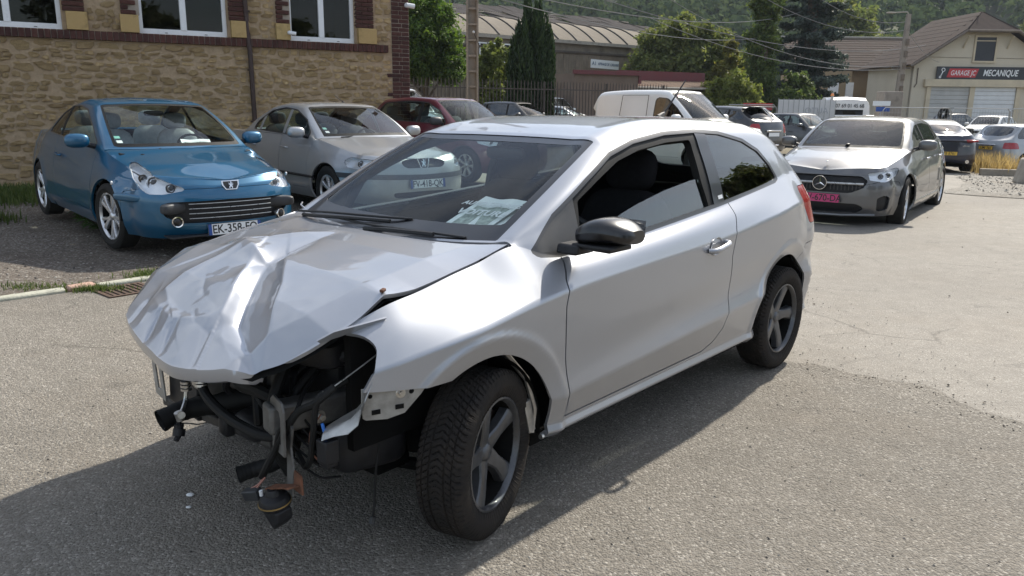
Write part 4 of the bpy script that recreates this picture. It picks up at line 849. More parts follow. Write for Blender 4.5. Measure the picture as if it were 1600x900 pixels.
for k in range(-9, 14):
    for j in range(2):
        if rr_.random() < (.30 if k > 3 else .14): continue
        o = link('roof_sheet', rs, None, FB); o.location = (k * 1.46 + rr_.uniform(-.05, .05), 3.3 + j * 2.4, 6.72 + j * .62); o.rotation_euler = (math.atan2(.62, 2.4) + rr_.uniform(-.04, .06), rr_.uniform(-.02, .02), rr_.uniform(-.04, .04)); o.scale = (1.03, 2.45 * rr_.uniform(.85, 1.05), 1)
for k in range(-9, 14):
    b = MB(); b.tube([(k * 1.46, 3.2, 6.6), (k * 1.46, 8.2, 7.9)], .05, 5); b.tube([(k * 1.46, 3.2, 6.5), (k * 1.46, 8.2, 6.5)], .04, 5); [b.tube([(k * 1.46, 3.2 + q, 6.5), (k * 1.46, 3.9 + q, 6.75 + .26 * q)], .025, 4) for q in (.6, 1.8, 3.0, 4.2)]; b.build('roof_truss', 'steel_old', FB)
for z, y in ((6.72, 3.4), (7.25, 5.6), (7.85, 8.1)): MB().tube([(-13, y, z), (20, y, z)], .05, 5).build('purlin', 'wood_grey', FB)
for k in range(3):
    w = empty('window', (0, 0, 0), 0, FB); xa = -.3 + k * 1.05; b = MB(); [b.box(c, d) for c, d in (((xa + .45, .12, 4.9), (.95, .06, .07)), ((xa + .45, .12, 3.9), (.95, .06, .07)), ((xa, .12, 4.4), (.06, .06, .95)), ((xa + .9, .12, 4.4), (.06, .06, .95)), ((xa + .45, .12, 4.4), (.05, .06, .95)))]; b.build('frame', 'sign_white', w); MB().box((xa + .45, .15, 4.4), (.86, .01, .95)).build('pane', 'window_glass', w)
sg = thing('company_sign', 'small white company sign on the factory front above the brown shed', 'sign', (0, 0, 0)); p0, p1 = Vector((4.58, 49.3, 3.80)), Vector((6.46, 50.75, 3.74)); xd = (p1 - p0).normalized(); sg.location = (p0 + p1) / 2 - Vector((0, 0, .23)); M = frame((0, 0, 0), xd, (0, 0, 1)); b = MB(); b.box((0, 0, 0), (2.35, .50, .04)); o = b.build('board', 'sign_white', sg); o.matrix_local = M
simple('ink_slate', (.10, .15, .22), .6)
text('lettering', 'AFFINAGE DE LORRAINE', .22, 'ink_slate', sg, M @ Matrix.Translation((.28, 0, .025)), .004, sx=.72, bold=.004); text('logo', 'A1', .30, 'ink_slate', sg, M @ Matrix.Translation((-.92, 0, .025)), .004, bold=.004)
# ---- brown shed with dark red fascia, canopy at its right
SH = thing('shed', 'low brown rendered shed with dark red fascia and rusty lean-to', 'building', (2.42, 33.0, -.2), math.atan2(1.5, 2.84))
b = MB(); b.box((1.6, 1.5, 1.45), (3.2, 3.0, 2.9)); b.build('wall', 'render_brown', SH, 30); MB().box((1.6, -.05, 2.95), (3.35, .12, .16)).build('fascia', 'dark_red', SH); MB().box((3.26, .6, 2.80), (.14, 1.3, .5)).build('fascia', 'dark_red', SH)
b = MB(); b.box((5.6, 2.2, 1.2), (4.6, 2.6, 2.4)); b.build('lean_to_wall', 'render_brown', SH, 30); MB().box((5.7, 1.6, 2.95), (4.9, .14, .42)).build('fascia', 'dark_red', SH)
me = corrugated('canopy_sheet', .8, 1.0, 6, .02, 'rust_sheet')
for k in range(6): o = link('canopy_sheet', me, None, SH); o.location = (3.25 + k * .81, .25, 2.45); o.rotation_euler = (R(13), 0, 0); o.scale = (1, 1.4, 1)
b = MB(); b.tube([(3.2, .22, 2.40), (8.2, .22, 2.40)], .05, 6); b.build('gutter', 'concrete', SH)
d_ = empty('door', (0, 0, 0), 0, SH); MB().box((6.6, .88, 1.0), (.8, .05, 2.0)).build('leaf', 'wood_grey', d_); MB().box((6.6, .86, 1.5), (.5, .04, .7)).build('pane', 'window_glass', d_)
MB().ell((5.9, .85, 2.0), (.12, .08, .12), 12, 8).build('wall_lamp', 'white_plastic', SH)
# ---- railings
RF = thing('iron_railings', 'dark iron railings running behind the parked cars to the shed', 'fence', (-3.3, 22.9, 0), R(32)); bm_ = MB(); bm_.box((0, 0, 1.0), (.020, .020, 2.0)); bm_.add([(-.01, -.01, 2.0), (.01, -.01, 2.0), (.01, .01, 2.0), (-.01, .01, 2.0), (0, 0, 2.08)], [(0, 1, 4), (1, 2, 4), (2, 3, 4), (3, 0, 4)]); bme = bm_.mesh('bar', 30); bme.materials.append(MATS['steel_old'])
for k in range(82): o = link('bar', bme, None, RF); o.location = (k * .125, 0, 0)
for z in (.35, 1.80): MB().box((5.1, 0, z), (10.4, .035, .035)).build('rail', 'steel_old', RF)
for k in range(5): MB().box((k * 2.5, .03, 1.0), (.06, .06, 2.05)).build('post', 'steel_old', RF)
# ---- concrete pole with ladder recesses
rock('pole_concrete', (.22, .19, .165), (.30, .265, .23), (.26, .23, .195), .3, 6)
CP = thing('utility_pole', 'tall ribbed concrete utility pole behind the dark red hatchback', 'pole', (-1.13, 22.0, 0), R(4)); b = MB()
for sx in (-1, 1): b.box((sx * .135, 0, 4.6), (.055, .24, 9.2))
b.box((0, .03, 4.6), (.22, .08, 9.2)); b.build('shaft', 'pole_concrete', CP, bevel=.008)
for k in range(22): MB().box((0, -.055, .3 + k * .40), (.215, .10, .05)).build('rib', 'pole_concrete', CP)
MB().ell((.03, -.14, 3.30), (.035, .05, .035), 10, 8).build('insulator', 'white_plastic', CP); MB().tube([(.03, -.13, 3.29), (.12, -.12, 3.1), (.20, -.11, 2.9)], .006, 5).build('cable', 'rubber', CP)
# ---- garage
rock('render_cream', (.52, .46, .36), (.62, .56, .45), (.56, .50, .40), .25, .8, .08); simple('render_trim', (.56, .48, .35), .85, 0, 0, .1, 2); simple('roof_tile', (.062, .046, .040), .95, 0, 0, .3, 3, .3, 12, .08); simple('slat_grey', (.44, .435, .42), .5, .1, 0, .12, 2); simple('slat_white', (.64, .65, .66), .5, .1, 0, .08, 2); simple('sign_dark', (.022, .026, .034), .5); simple('sign_red', (.48, .035, .045), .5); simple('ink_white', (.78, .79, .80), .5); simple('timber', (.15, .12, .095), .85, 0, 0, .3, 6)
GB = thing('garage', 'cream garage with half-hipped roof, dark name board and two roller doors', 'building', (23.5, 48.0, -.5), R(1.0))
W8 = 8.1; ze, zp = 4.62, 7.50
b = MB(); b.prism([(0, 0), (W8, 0), (W8, ze), (5.2, 6.45), (2.9, 6.45), (0, ze)], 0, .30, 'y'); b.box((.15, 3, ze / 2), (.3, 5.8, ze)); b.box((W8 - .15, 3, ze / 2), (.3, 5.8, ze)); b.build('wall', 'render_cream', GB, 30)
def slab(name, quad, t, mat, parent):
    q = [Vector(p) for p in quad]; n = (q[1] - q[0]).cross(q[2] - q[0]).normalized() * t; b = MB(); m_ = len(q); b.add([*q, *[p + n for p in q]], [tuple(range(m_)), tuple(range(2 * m_ - 1, m_ - 1, -1))] + [(i, m_ + i, m_ + (i + 1) % m_, (i + 1) % m_) for i in range(m_)]); return b.build(name, mat, parent, 30)
slab('roof_slope', [(-.45, -.55, ze - .22), (-.45, 6.3, ze - .22), (4.05, 6.3, zp), (4.05, .80, zp), (2.57, -.55, 6.40)], -.09, 'roof_tile', GB); slab('roof_slope', [(W8 + .45, 6.3, ze - .22), (W8 + .45, -.55, ze - .22), (5.53, -.55, 6.40), (4.05, .80, zp), (4.05, 6.3, zp)], -.09, 'roof_tile', GB)
b = MB(); b.add([(2.57, -.60, 6.40), (5.53, -.60, 6.40), (4.05, .80, zp + .06)], [(0, 1, 2)]); b.add([(2.57, -.60, 6.32), (5.53, -.60, 6.32), (4.05, .80, zp)], [(2, 1, 0)]); b.build('hip_slope', 'roof_tile', GB, 30)
for A_, B_ in (((-.50, -.58, ze - .26), (2.57, -.58, 6.38)), ((2.57, -.62, 6.36), (5.53, -.62, 6.36)), ((5.53, -.58, 6.38), (W8 + .5, -.58, ze - .26))): MB().tube([A_, B_], .09, 6).build('barge_board', 'timber', GB)
for x in (2.75, 5.35): MB().tube([(x, -.02, 5.45), (x, -.18, 5.75), (x, -.48, 6.10)], .05, 6).build('roof_bracket', 'render_trim', GB)
for j in range(11):                                        # tile courses as laps on the near slope
    t = j / 11; x0 = -.45 + 4.5 * t; z0 = ze - .22 + (zp - ze + .22) * t; MB().box((x0, 2.9, z0 + .10), (.10, 6.2 - 1.2 * t, .03), (0, -math.atan2(zp - ze + .22, 4.5), 0)).build('tile_course', 'roof_tile', GB)
w = empty('window', (0, 0, 0), 0, GB); b = MB(); [b.box(c, d) for c, d in (((4.03, -.03, 6.12), (1.38, .10, .12)), ((4.03, -.03, 4.68), (1.40, .12, .10)), ((3.40, -.03, 5.40), (.10, .10, 1.34)), ((4.66, -.03, 5.40), (.10, .10, 1.34)), ((4.03, -.02, 5.86), (1.2, .07, .06)))]; b.build('frame', 'render_trim', w); MB().box((4.03, -.02, 5.40), (1.2, .03, 1.36)).build('pane', 'sign_dark', w)
for xa, xb, mt in ((1.10, 3.42, 'slat_grey'), (3.72, 6.20, 'slat_white')):
    d_ = empty('roller_door', (0, 0, 0), 0, GB)
    for k in range(13): MB().box(((xa + xb) / 2, -.02, .13 + k * .25), (xb - xa, .05, .238)).build('door_slat', mt, d_, bevel=.012)
for xa, xb in ((.85, 1.10), (3.42, 3.72), (6.20, 6.45)): MB().box(((xa + xb) / 2, -.05, 1.62), (xb - xa, .14, 3.24)).build('door_pier', 'render_trim', GB)
MB().box((4.3, -.10, 3.46), (7.3, .26, .42)).build('lintel', 'render_trim', GB)
for z in (4.88,): MB().tube([(.3, -.02, 4.93), (3.3, -.02, 4.90)], .012, 4).build('cable', 'timber', GB); MB().tube([(4.8, -.02, 4.90), (8, -.02, 4.86)], .012, 4).build('cable', 'timber', GB)
MB().tube([(.22, -.04, 4.3), (.22, -.04, 3.4), (.10, -.05, 3.2)], .03, 6).build('conduit', 'timber', GB)
gs = thing('garage_sign', 'long dark garage name board with red panel above the roller doors', 'sign', (23.5, 48.0, -.5), R(1.0)); MB().box((4.08, -.14, 4.03), (5.60, .05, .72)).build('board', 'sign_dark', gs); M0 = Matrix.Rotation(R(90), 4, 'X')
b = MB(); b.prism([(1.88, 3.78), (3.58, 3.78), (3.76, 4.28), (2.02, 4.28)], -.176, -.168, 'y'); b.build('red_panel', 'sign_red', gs, 30)
text('lettering', 'GARAGE JC', .40, 'ink_white', gs, Matrix.Translation((2.82, -.178, 4.02)) @ M0, .004, .22, sx=.72, bold=.002); text('lettering', 'MECANIQUE', .50, 'ink_white', gs, Matrix.Translation((5.05, -.168, 4.03)) @ M0, .004, .22, sx=.72, bold=.008)
b = MB(); Mg = Matrix.Translation((1.60, -.170, 4.03)) @ M0; b.lathe([(.075, 0), (.115, 0), (.115, .004), (.075, .004), (.075, 0)], 18, 'z', Mg @ Matrix.Translation((.05, .17, 0))); b.tube([Mg @ Vector((.03, .07, .004)), Mg @ Vector((-.08, -.20, .004))], .028, 6); b.lathe([(.03, 0), (.07, 0), (.07, .004), (.03, .004)], 14, 'z', Mg @ Matrix.Translation((-.10, -.24, 0))); b.build('piston_logo', 'ink_white', gs)
# ---- brown-roofed house behind the pole
HB = thing('tiled_house', 'ochre house with brown tiled roof and four arched windows behind the lamp pole', 'building', (20.5, 57.0, -.5), R(-1)); simple('ochre', (.30, .225, .14), .9, 0, 0, .15, .8)
b = MB(); b.box((5.6, 3, 2.3), (11.2, 6, 4.6)); b.build('wall', 'ochre', HB, 30); slab('roof_slope', [(-.6, -.5, 4.55), (13.5, -.5, 4.55), (13.5, 5.5, 7.1), (-.6, 5.5, 7.1)], -.1, 'roof_tile', HB)
for k in range(13): MB().box((6.4, -.4 + k * .45, 4.70 + k * .191), (14.0, .06, .03), (.4, 0, 0)).build('tile_course', 'roof_tile', HB)
MB().tube([(-.6, 5.4, 7.15), (13.5, 5.4, 7.15)], .08, 6).build('ridge', 'concrete', HB); MB().box((5.6, -.03, 2.55), (11.2, .08, .14)).build('string_course', 'render_trim', HB)
for x in (6.10, 7.00, 7.85, 8.65):
    w = empty('window', (0, 0, 0), 0, HB); ap = [(x - .26, 2.68)] + [(x + .26 * math.cos(a), 3.35 + .26 * math.sin(a)) for a in np.linspace(math.pi, 0, 9)] + [(x + .26, 2.68)]; op = [(x + (px_ - x) * 1.35, 2.60 if k in (0, len(ap) - 1) else 3.35 + (pz - 3.35) * 1.35) for k, (px_, pz) in enumerate(ap)]
    b = MB(); b.prism(op, -.05, .0, 'y'); b.build('surround', 'render_trim', w, 30); b = MB(); b.prism(ap, -.07, -.04, 'y'); b.build('pane', 'window_glass', w, 30)
b = MB(); b.box((1.3, -.9, 2.2), (2.2, 1.6, 4.4)); b.build('porch', 'ochre', HB, 30); MB().box((1.2, -1.75, 2.7), (.7, .08, 1.9)).build('shutter', 'pvc_white', HB); MB().box((2.3, -1.75, 2.7), (.5, .08, 1.9)).build('shutter', 'pvc_white', HB)
# ---- lamp pole and wires
LP = thing('lamp_pole', 'leaning concrete pole with a street lamp arm in front of the garage', 'pole', (18.95, 40.0, -.5), 0); b = MB(); b.box((.0, 0, 3.2), (.34, .28, 6.4), (0, R(.8), 0), (.55, .6)); b.build('shaft', 'pole_concrete', LP, bevel=.01); 
for k in range(9): MB().box((.01 * k, -.13, .7 + k * .55), (.16, .05, .30)).build('recess', 'timber', LP)
MB().tube([(.10, 0, 6.3), (-.05, -.02, 6.50), (-.7, -.05, 6.46)], .03, 6).build('lamp_arm', 'concrete', LP); b = MB(); b.ell((-.85, -.06, 6.45), (.24, .07, .04), 14, 8, 3); b.build('lamp_head', 'concrete', LP); MB().box((-.05, -.05, 3.9), (.9, .06, .08)).build('cross_arm', 'steel_old', LP)
simple('wire_dark', (.22, .22, .22), .95, spec=.05)
def wirerun(label, a, c, sag, r=.012):
    a, c = Vector(a), Vector(c); b = MB(); b.tube([a.lerp(c, t) - Vector((0, 0, sag * 4 * t * (1 - t))) for t in np.linspace(0, 1, 17)], r * 1.15, 5); o = b.build('overhead_wire', 'wire_dark'); tag(o, label, 'wire', 'overhead wires')
PT = (19.0, 40.0)
for k, (z1, P2, z2, sg_, lb) in enumerate(((5.55, (8.5, 30.0), 7.2, .9, 'top overhead wire sagging left from the lamp pole head'), (5.15, (7.5, 30.5), 6.3, .8, 'second overhead wire sagging left from the lamp pole head'), (3.48, (6.0, 34.0), 5.9, .9, 'upper of the two low wires from the lamp pole arm'), (3.34, (5.5, 34.0), 5.0, .7, 'lower of the two low wires from the lamp pole arm'), (5.35, (24.6, 47.4), 4.1, .3, 'wire from the lamp pole to the garage gable'))): wirerun(lb, (PT[0] - .1, PT[1], z1), (P2[0], P2[1], z2), sg_)
wirerun('upper wire crossing above the old factory roof', (-1.1, 22.0, 4.55), (21, 60, 8.3), .9, .014); wirerun('lower wire crossing above the old factory roof', (-1.1, 22.0, 4.35), (21, 62, 7.2), 1.0, .014); wirerun('wire slanting down over the trees to the cedar', (-1.1, 22, 5.3), (26, 52, 5.4), 1.2, .014)

bpy.data.objects['maple_tree'].scale = (.84, .84, .80); bpy.data.objects['maple_tree.001'].scale = (.8, .8, .7)
# final spots of the background pieces: where each stands and how large it is
for nm, loc, s_ in (('round_tree', (-3.70, 34.4, -.30), 1.25), ('columnar_yew', (.69, 33.1, -.30), 1.25), ('bamboo_shrub', (-.95, 38.5, -.3), 1.25), ('utility_pole', (-1.30, 25.3, -.2), 1.15), ('iron_railings', (-4.10, 28.6, -.2), 1.25),
                    ('shed', (3.03, 41.2, -.58), 1.25), ('old_factory', (-2.35, 54.0, -.45), 1.2), ('company_sign', (6.65, 60.0, 4.40), 1.2), ('ash_tree', (12.0, 58.8, -.5), 1.2), ('sumac_tree', (14.4, 55.2, -.6), 1.2), ('laurel_shrub', (12.4, 45.8, -.7), 1.2), ('ivy_tree', (15.6, 51.6, -.7), 1.2),
                    ('blue_cedar', (21.1, 58.8, -.8), 1.2), ('fig_shrub', (17.0, 49.2, -.8), 1.2), ('garage', (31.8, 65.0, -1.18), 1.354), ('garage_sign', (31.8, 65.0, -1.18), 1.354), ('tiled_house', (27.7, 77.0, -1.18), 1.354)):
    o = bpy.data.objects[nm]; o.location = loc; o.scale = (s_, s_, s_)
for k, (nm, loc, s_) in enumerate((('lime_tree', (39.8, 100.0, -.5), 1.35), ('lime_tree.001', (49.3, 108.0, -.5), 1.35), ('lime_tree.002', (80.0, 122.0, 0), 1.3))): o = bpy.data.objects[nm]; o.location = loc; o.scale = (s_,) * 3
# ================================================================== the wrecked silver hatchback
HERO_LOC = (-0.684, 2.940, 0.0); HERO_YAW = R(228.94)
def build_hero():
    root = thing('wrecked_car', 'silver three-door hatchback with crumpled bonnet and torn-off front bumper', 'car', HERO_LOC, HERO_YAW)
    c2 = [(.55, .395), (0, .40), (-.43, .413), (-1.976, .484), (-2.55, .51)]
    add = lambda L, d: [(x, z + d) for x, z in L]
    belt = [(.55, .755), (.43, .79), (.265, .846), (.15, .865), (.0, .897), (-.11, .918), (-.29, .958), (-.40, .922), (-.50, .908), (-1.0, .930), (-1.67, .980), (-2.1, 1.028), (-2.40, 1.06), (-2.55, 1.075), (-2.70, 1.085)]
    tor = [(.55, .66), (.2, .725), (-.4, .80), (-1.5, .845), (-2.55, .93)]
    yb = [(.55, .52), (.43, .60), (.265, .636), (-.11, .645), (-.29, .655), (-.40, .715), (-.50, .735), (-1.0, .742), (-1.67, .730), (-2.4, .692), (-2.55, .678), (-2.70, .655)]
    def mw(base, f=-.05, r=-.022): return [(.55, base + f * 2.2), (.3, base + f * .75), (0, base), (-1.2, base), (-2.2, base), (-2.55, base + r * .4), (-2.70, base + r)]
    def warp(G, U, vv):
        for cx, r0 in ((-.015, .337), (-2.43, .346)):
            d = np.hypot(G[..., 0] - cx, G[..., 2] - .31); s = np.clip((r0 + .082 - d) / .014, 0, 1); s = s * s * (3 - 2 * s); s = s - 2.6 * np.clip((r0 + .068 - d) / .068, 0, 1.2)
            s2 = np.clip((r0 + .22 - d) / .2, 0, 1); up = np.clip((.95 - G[..., 2]) / .15, 0, 1)
            G[..., 1] += (np.where(U[:, None] < 2.3, 1, 0)) * (s * .009 + s2 * s2 * .005 * up)
        return G
    sp = dict(xF=.55, xR=-2.70, n=(16, 250, 34), nf=2.4, nr=3.0, nv=8, hatch=True, crown=2.6, bulge=.016, warp=warp, crease=(1, 2, 3, 6), rows=[
        dict(y=mw(.768), z=[(0, .246)], xf=.60, zf=.25, xr=-3.02, zr=.28),
        dict(y=mw(.796), z=[(0, .272)], xf=.62, zf=.29, xr=-3.04, zr=.31),
        dict(y=mw(.786), z=[(0, .302), (-2.5, .306)], xf=.60, zf=.33, xr=-3.05, zr=.34),
        dict(y=mw(.819), z=c2, xf=.66, zf=.40, xr=-3.08, zr=.52),
        dict(y=[(.55, .70), (.3, .772), (0, .811), (-.5, .810), (-1.2, .803), (-2.2, .799), (-2.70, .778)], z=add(c2, .075), xf=.67, zf=.5, xr=-3.09, zr=.60),
        dict(y=mw(.812), z=[(.55, .57), (0, .61), (-.43, .63), (-1.976, .70), (-2.55, .74)], xf=.66, zf=.58, xr=-3.08, zr=.70),
        dict(y=mw(.816, -.06, -.065), z=tor, xf=.62, zf=.64, xr=-3.05, zr=.85),
        dict(y=[(x, y + (.050 if x < -.35 else .075)) for x, y in yb], z=[(x, z * .55 + np.interp(x, [t[0] for t in tor][::-1], [t[1] for t in tor][::-1]) * .45) for x, z in belt], xf=.58, zf=.67, xr=-3.0, zr=.94),
        dict(y=yb, z=belt, xf=.55, zf=.70, xr=-2.97, zr=1.0)],
        st=[(.25, None, 0, 0, .45, .80, 0), (0, None, 0, 0, .15, .88, 0),
            (-.29, -.295, .640, .966, -.185, .945, 1), (-.52, -.52, .632, 1.092, -.455, 1.078, 0), (-.74, -.74, .610, 1.206, -.715, 1.193, 0), (-.96, -.96, .572, 1.306, -1.00, 1.318, 1),
            (-1.15, -1.15, .560, 1.348, -1.17, 1.358, 0), (-1.5, -1.5, .552, 1.374, -1.5, 1.392, 0), (-2.0, -2.0, .548, 1.360, -2.05, 1.390, 0), (-2.4, -2.4, .545, 1.335, -2.55, 1.372, 0),
            (2.30, -2.64, .545, 1.275, -2.80, 1.335, 1, 'u'), (2.75, -2.86, .54, 1.11, -2.95, 1.12, 0, 'u')])
    sk = car_skin(sp); us = sp['us']; uc, ut, ur = us[2], us[5], us[10]
    # bonnet and windscreen openings
    sk = drop(sk, both(less(6, uc), more(7, 1.0)))
    ws, sk = cut(sk, uv(uc + .004, ut - .006, 2.085, 9, 1, .12))
    rw, sk = cut(sk, uv(ur + .05, 2.86, 2.2, 9, 1, .15))
    # wheel arches, lamp opening, missing lower front
    for cx, r0 in ((-.015, .337), (-2.43, .346)): sk = drop(sk, both(arch(cx, .31, r0), more(7, -1)))
    DLO = [(-.338, .930), (-.505, 1.052), (-.744, 1.170), (-.943, 1.258), (-1.132, 1.303), (-1.40, 1.332), (-1.70, 1.338), (-1.936, 1.325), (-2.183, 1.283), (-2.330, 1.226), (-2.41, 1.150), (-2.462, 1.062), (-2.40, 1.046), (-1.687, .980), (-1.038, .933), (-.463, .906), (-.37, .914)]
    cabin = both(more(7, .93), less(7, 2.05))
    dlo, sk = cut(sk, both(side(DLO, .012), cabin))
    roof, sk = cut(sk, both(more(7, 2.14), more(6, ut - .02)))
    low = less(7, 1.02)
    nose = either(side([(.350, .772), (.48, .800), (.9, .85), (.9, .634), (.440, .634)], .03), side([(.95, .645), (.44, .634), (.245, .612), (.0, .60), (.0, 0), (.95, 0)], .004))
    L = sk; fr_gap = lambda p: drop(p, nose)
    door_poly = [(-.472, .97), (-.464, .895), (-.425, .835), (-.404, .745), (-.410, .55), (-.428, .42), (-.435, .315), (-1.50, .318), (-1.60, .345), (-1.675, .40), (-1.712, .50), (-1.722, .60), (-1.705, .753), (-1.735, .868), (-1.785, .935), (-1.80, 1.03)]
    door, L = part2(L, both(side(door_poly, .006), low), .0032)
    sill, L = part2(L, both(both(less(7, .245), more(0, -2.10)), less(0, -.33)), .0015)
    fender, L = part2(L, both(more(0, -.48), both(low, lambda V: -(V[:, 0] - np.interp(V[:, 2], [.3, .42, .55, .745, .835, .895, .97], [-.436, -.428, -.410, -.404, -.425, -.464, -.472])))), .001)
    lampt, L = part2(L, both(side([(-2.66, 1.01), (-2.74, .80), (-3.4, .78), (-3.4, 1.02)], .03), both(low, more(1, .46))), .002)
    bump, L = part2(L, both(side([(-2.44, .10), (-2.62, .60), (-2.70, .69), (-3.4, .70), (-3.4, .1)], .02), low), .0018)
    hatch, L = part2(L, both(more(6, 2.45), more(7, -1)), .002)
    for sd in (1, -1):
        f2 = fr_gap(fender) if sd > 0 else drop(fender, either(more(0, .20), side([(.95, .645), (.44, .634), (.245, .612), (.0, .60), (.0, 0), (.95, 0)], .004)))
        fo = panel('fender', f2, 'paint_silver', root, sd, .014)
        do = panel('door', door, 'paint_silver', root, sd, .016)
        panel('side_panel', L, 'paint_silver', root, sd, .012)
        panel('sill_trim', sill, 'paint_silver', root, sd, .02)
        panel('tail_lamp', lampt, 'lamp_red', root, sd, .02)
        # black frame round the side glass, then the glass
        d1, fr = cut(dlo, side([(-.36, .932), (-.51, 1.040), (-.75, 1.157), (-.945, 1.243), (-1.132, 1.288), (-1.40, 1.317), (-1.70, 1.323), (-1.93, 1.310), (-2.17, 1.268), (-2.31, 1.215), (-2.39, 1.145), (-2.435, 1.075), (-2.40, 1.062), (-1.687, .997), (-1.038, .950), (-.50, .926), (-.40, .930)], .012))
        panel('window_trim', fr, 'trim_dark', root, sd, .018, -.001)
        bp, d1 = cut(d1, side([(-1.655, .9), (-1.765, .9), (-1.800, 1.45), (-1.695, 1.45)], 0))
        panel('pillar_trim', bp, 'gloss_black', root, sd, .014, -.003)
        qg, dg = cut(d1, less(0, -1.71))
        tri, dg = cut(dg, side([(-.30, .88), (-.585, .88), (-.635, 1.11), (-.62, 1.2), (-.3, 1.2)], 0))
        panel('mirror_base', tri, 'plastic_grey', root, sd, .014, -.002)
        qo = panel('quarter_glass', qg, 'glass_dark', root, sd, 0, -.006)
        fr2, dg2 = cut(dg, side([(-.66, 1.09), (-.81, 1.155), (-.99, 1.225), (-1.16, 1.262), (-1.40, 1.288), (-1.625, 1.295), (-1.60, 1.10), (-1.615, 1.0), (-1.6, .8), (-.60, .8), (-.60, .93)], .015)); fr2, dg2 = dg2, fr2
        panel('door_frame', fr2, 'rubber', root, sd, .035, -.008)
        # pane wound half down, tilted forward in its channel on the near side
        if sd > 0: pane = keep(dg2, side([(-.76, .80), (-.765, .93), (-.833, .999), (-.93, 1.026), (-1.049, 1.052), (-1.277, 1.090), (-1.524, 1.118), (-1.70, 1.124), (-1.70, .8)], .008))
        else: pane = dg2
        panel('door_glass', pane, 'glass_side' if sd > 0 else 'glass_tint', do, sd, .004, -.022)
    panel('roof', roof, 'paint_silver', root, 0, 0)
    panel('tailgate', hatch, 'paint_silver', root, 0, .012)
    panel('rear_bumper', bump, 'paint_silver', root, 0, .012)
    panel('rear_window', rw, 'glass_tint', root, 0, 0, -.004)
    wb, wg = cut(ws, lambda V: -uv(uc + .030, ut - .018, 2.15, 9, 1, .12)(V)); 
    panel('windscreen_border', wb, 'gloss_black', root, 0, .006, -.003)
    panel('windscreen', wg, 'glass_clear', root, 0, 0, -.004)
    # dark inner skin so that the cabin reads as lined
    panel('inner_lining', join(roof, hatch, L, lampt, bump), 'interior', root, 0, 0, -.03, lining=True)
    for sd in (1, -1): panel('door_card', door, 'interior', root, sd, 0, -.05, lining=True)
    # ---- bonnet, buckled
    lc = np.array([(-.295, .634), (-.11, .640), (.01, .640), (.15, .636), (.269, .628), (.41, .622), (.50, .575), (.600, .440)])
    rc = np.array([(-.292, -.615), (-.11, -.655), (.0, -.665), (.15, -.655), (.226, -.640), (.384, -.558), (.551, -.452), (.640, -.340)])
    cc = np.array([(-.295, .634), (-.215, .473), (-.177, .241), (-.168, .03), (-.185, -.18), (-.214, -.374), (-.292, -.615)])
    nc = np.array([(.600, .440), (.645, .410), (.700, .310), (.730, .156), (.715, 0.0), (.700, -.10), (.672, -.24), (.640, -.340)])
    def res(P, t):
        s = np.r_[0, np.cumsum(np.linalg.norm(np.diff(P, axis=0), axis=1))]; s /= s[-1]; return np.stack([pchip(s, P[:, 0], t), pchip(s, P[:, 1], t)], -1)
    n = 230; a = np.linspace(0, 1, n); b = np.linspace(0, 1, n); A, B = np.meshgrid(a, b, indexing='ij')
    Lc, Rc, Cc, Nc = res(lc, b), res(rc, b), res(cc, a), res(nc, a)
    XY = (1 - A)[..., None] * Lc[None] + A[..., None] * Rc[None] + (1 - B)[..., None] * Cc[:, None] + B[..., None] * Nc[:, None]
    XY = XY - ((1 - A) * (1 - B))[..., None] * lc[0] - (A * (1 - B))[..., None] * rc[0] - ((1 - A) * B)[..., None] * lc[-1] - (A * B)[..., None] * rc[-1]
    X, Y = XY[..., 0], XY[..., 1]
    zc = np.interp(X, [-.3, -.2, 0, .25, .45, .6, .68, .74], [.962, .955, .940, .898, .830, .750, .692, .648])
    ze = np.interp(X, [-.3, -.11, 0, .15, .269, .45, .62, .7], [.966, .924, .904, .873, .858, .782, .656, .630]); ye = np.interp(X, [-.3, .26, .45, .62], [.640, .640, .60, .47])
    q = np.clip(np.abs(Y) / ye, 0, 1.0); Z = zc - (zc - ze) * (.35 * q ** 2 + .65 * np.clip((q - .80) / .2, 0, 1))
    def fold(P, amp, w1, w2, sharp=1.0):
        """crease along P (x, y); amp at each point; w1 falls off to its left, w2 to its right"""
        nonlocal Z
        P = np.array(P, float); best = np.full(X.shape, 1e9); am = np.zeros(X.shape); sg = np.zeros(X.shape)
        for i in range(len(P) - 1):
            e = P[i + 1] - P[i]; wx, wy = X - P[i, 0], Y - P[i, 1]; t = np.clip((wx * e[0] + wy * e[1]) / (e @ e), 0, 1)
            dx, dy = wx - e[0] * t, wy - e[1] * t; d = np.hypot(dx, dy); m = d < best; best = np.where(m, d, best)
            am = np.where(m, amp[i] + (amp[i + 1] - amp[i]) * t, am); sg = np.where(m, e[0] * wy - e[1] * wx, sg)
        w = np.where(sg > 0, w1, w2); k = best / w; Z = Z + am * np.exp(-(np.sqrt(k * k + .004) - .063) ** sharp)
    # buckles: measured ridge and valley lines
    fold([(-.12, -.09), (.05, -.19), (.20, -.285)], (0, .014, .020), .055, .09)
    fold([(-.12, -.085), (.10, -.06), (.262, -.035)], (0, -.016, -.030), .045, .05)
    fold([(.20, -.285), (.235, -.17), (.262, -.035)], (.010, .026, .012), .05, .05)
    fold([(.205, -.24), (.383, -.262), (.525, -.265), (.58, -.13)], (.010, .014, .018, .010), .09, .035)
    fold([(.25, -.12), (.40, .02), (.545, .145)], (.012, .024, .016), .035, .12)
    fold([(.262, -.02), (.408, .105), (.520, .215), (.575, .345), (.615, .45)], (-.014, -.036, -.044, -.030, -.012), .05, .045)
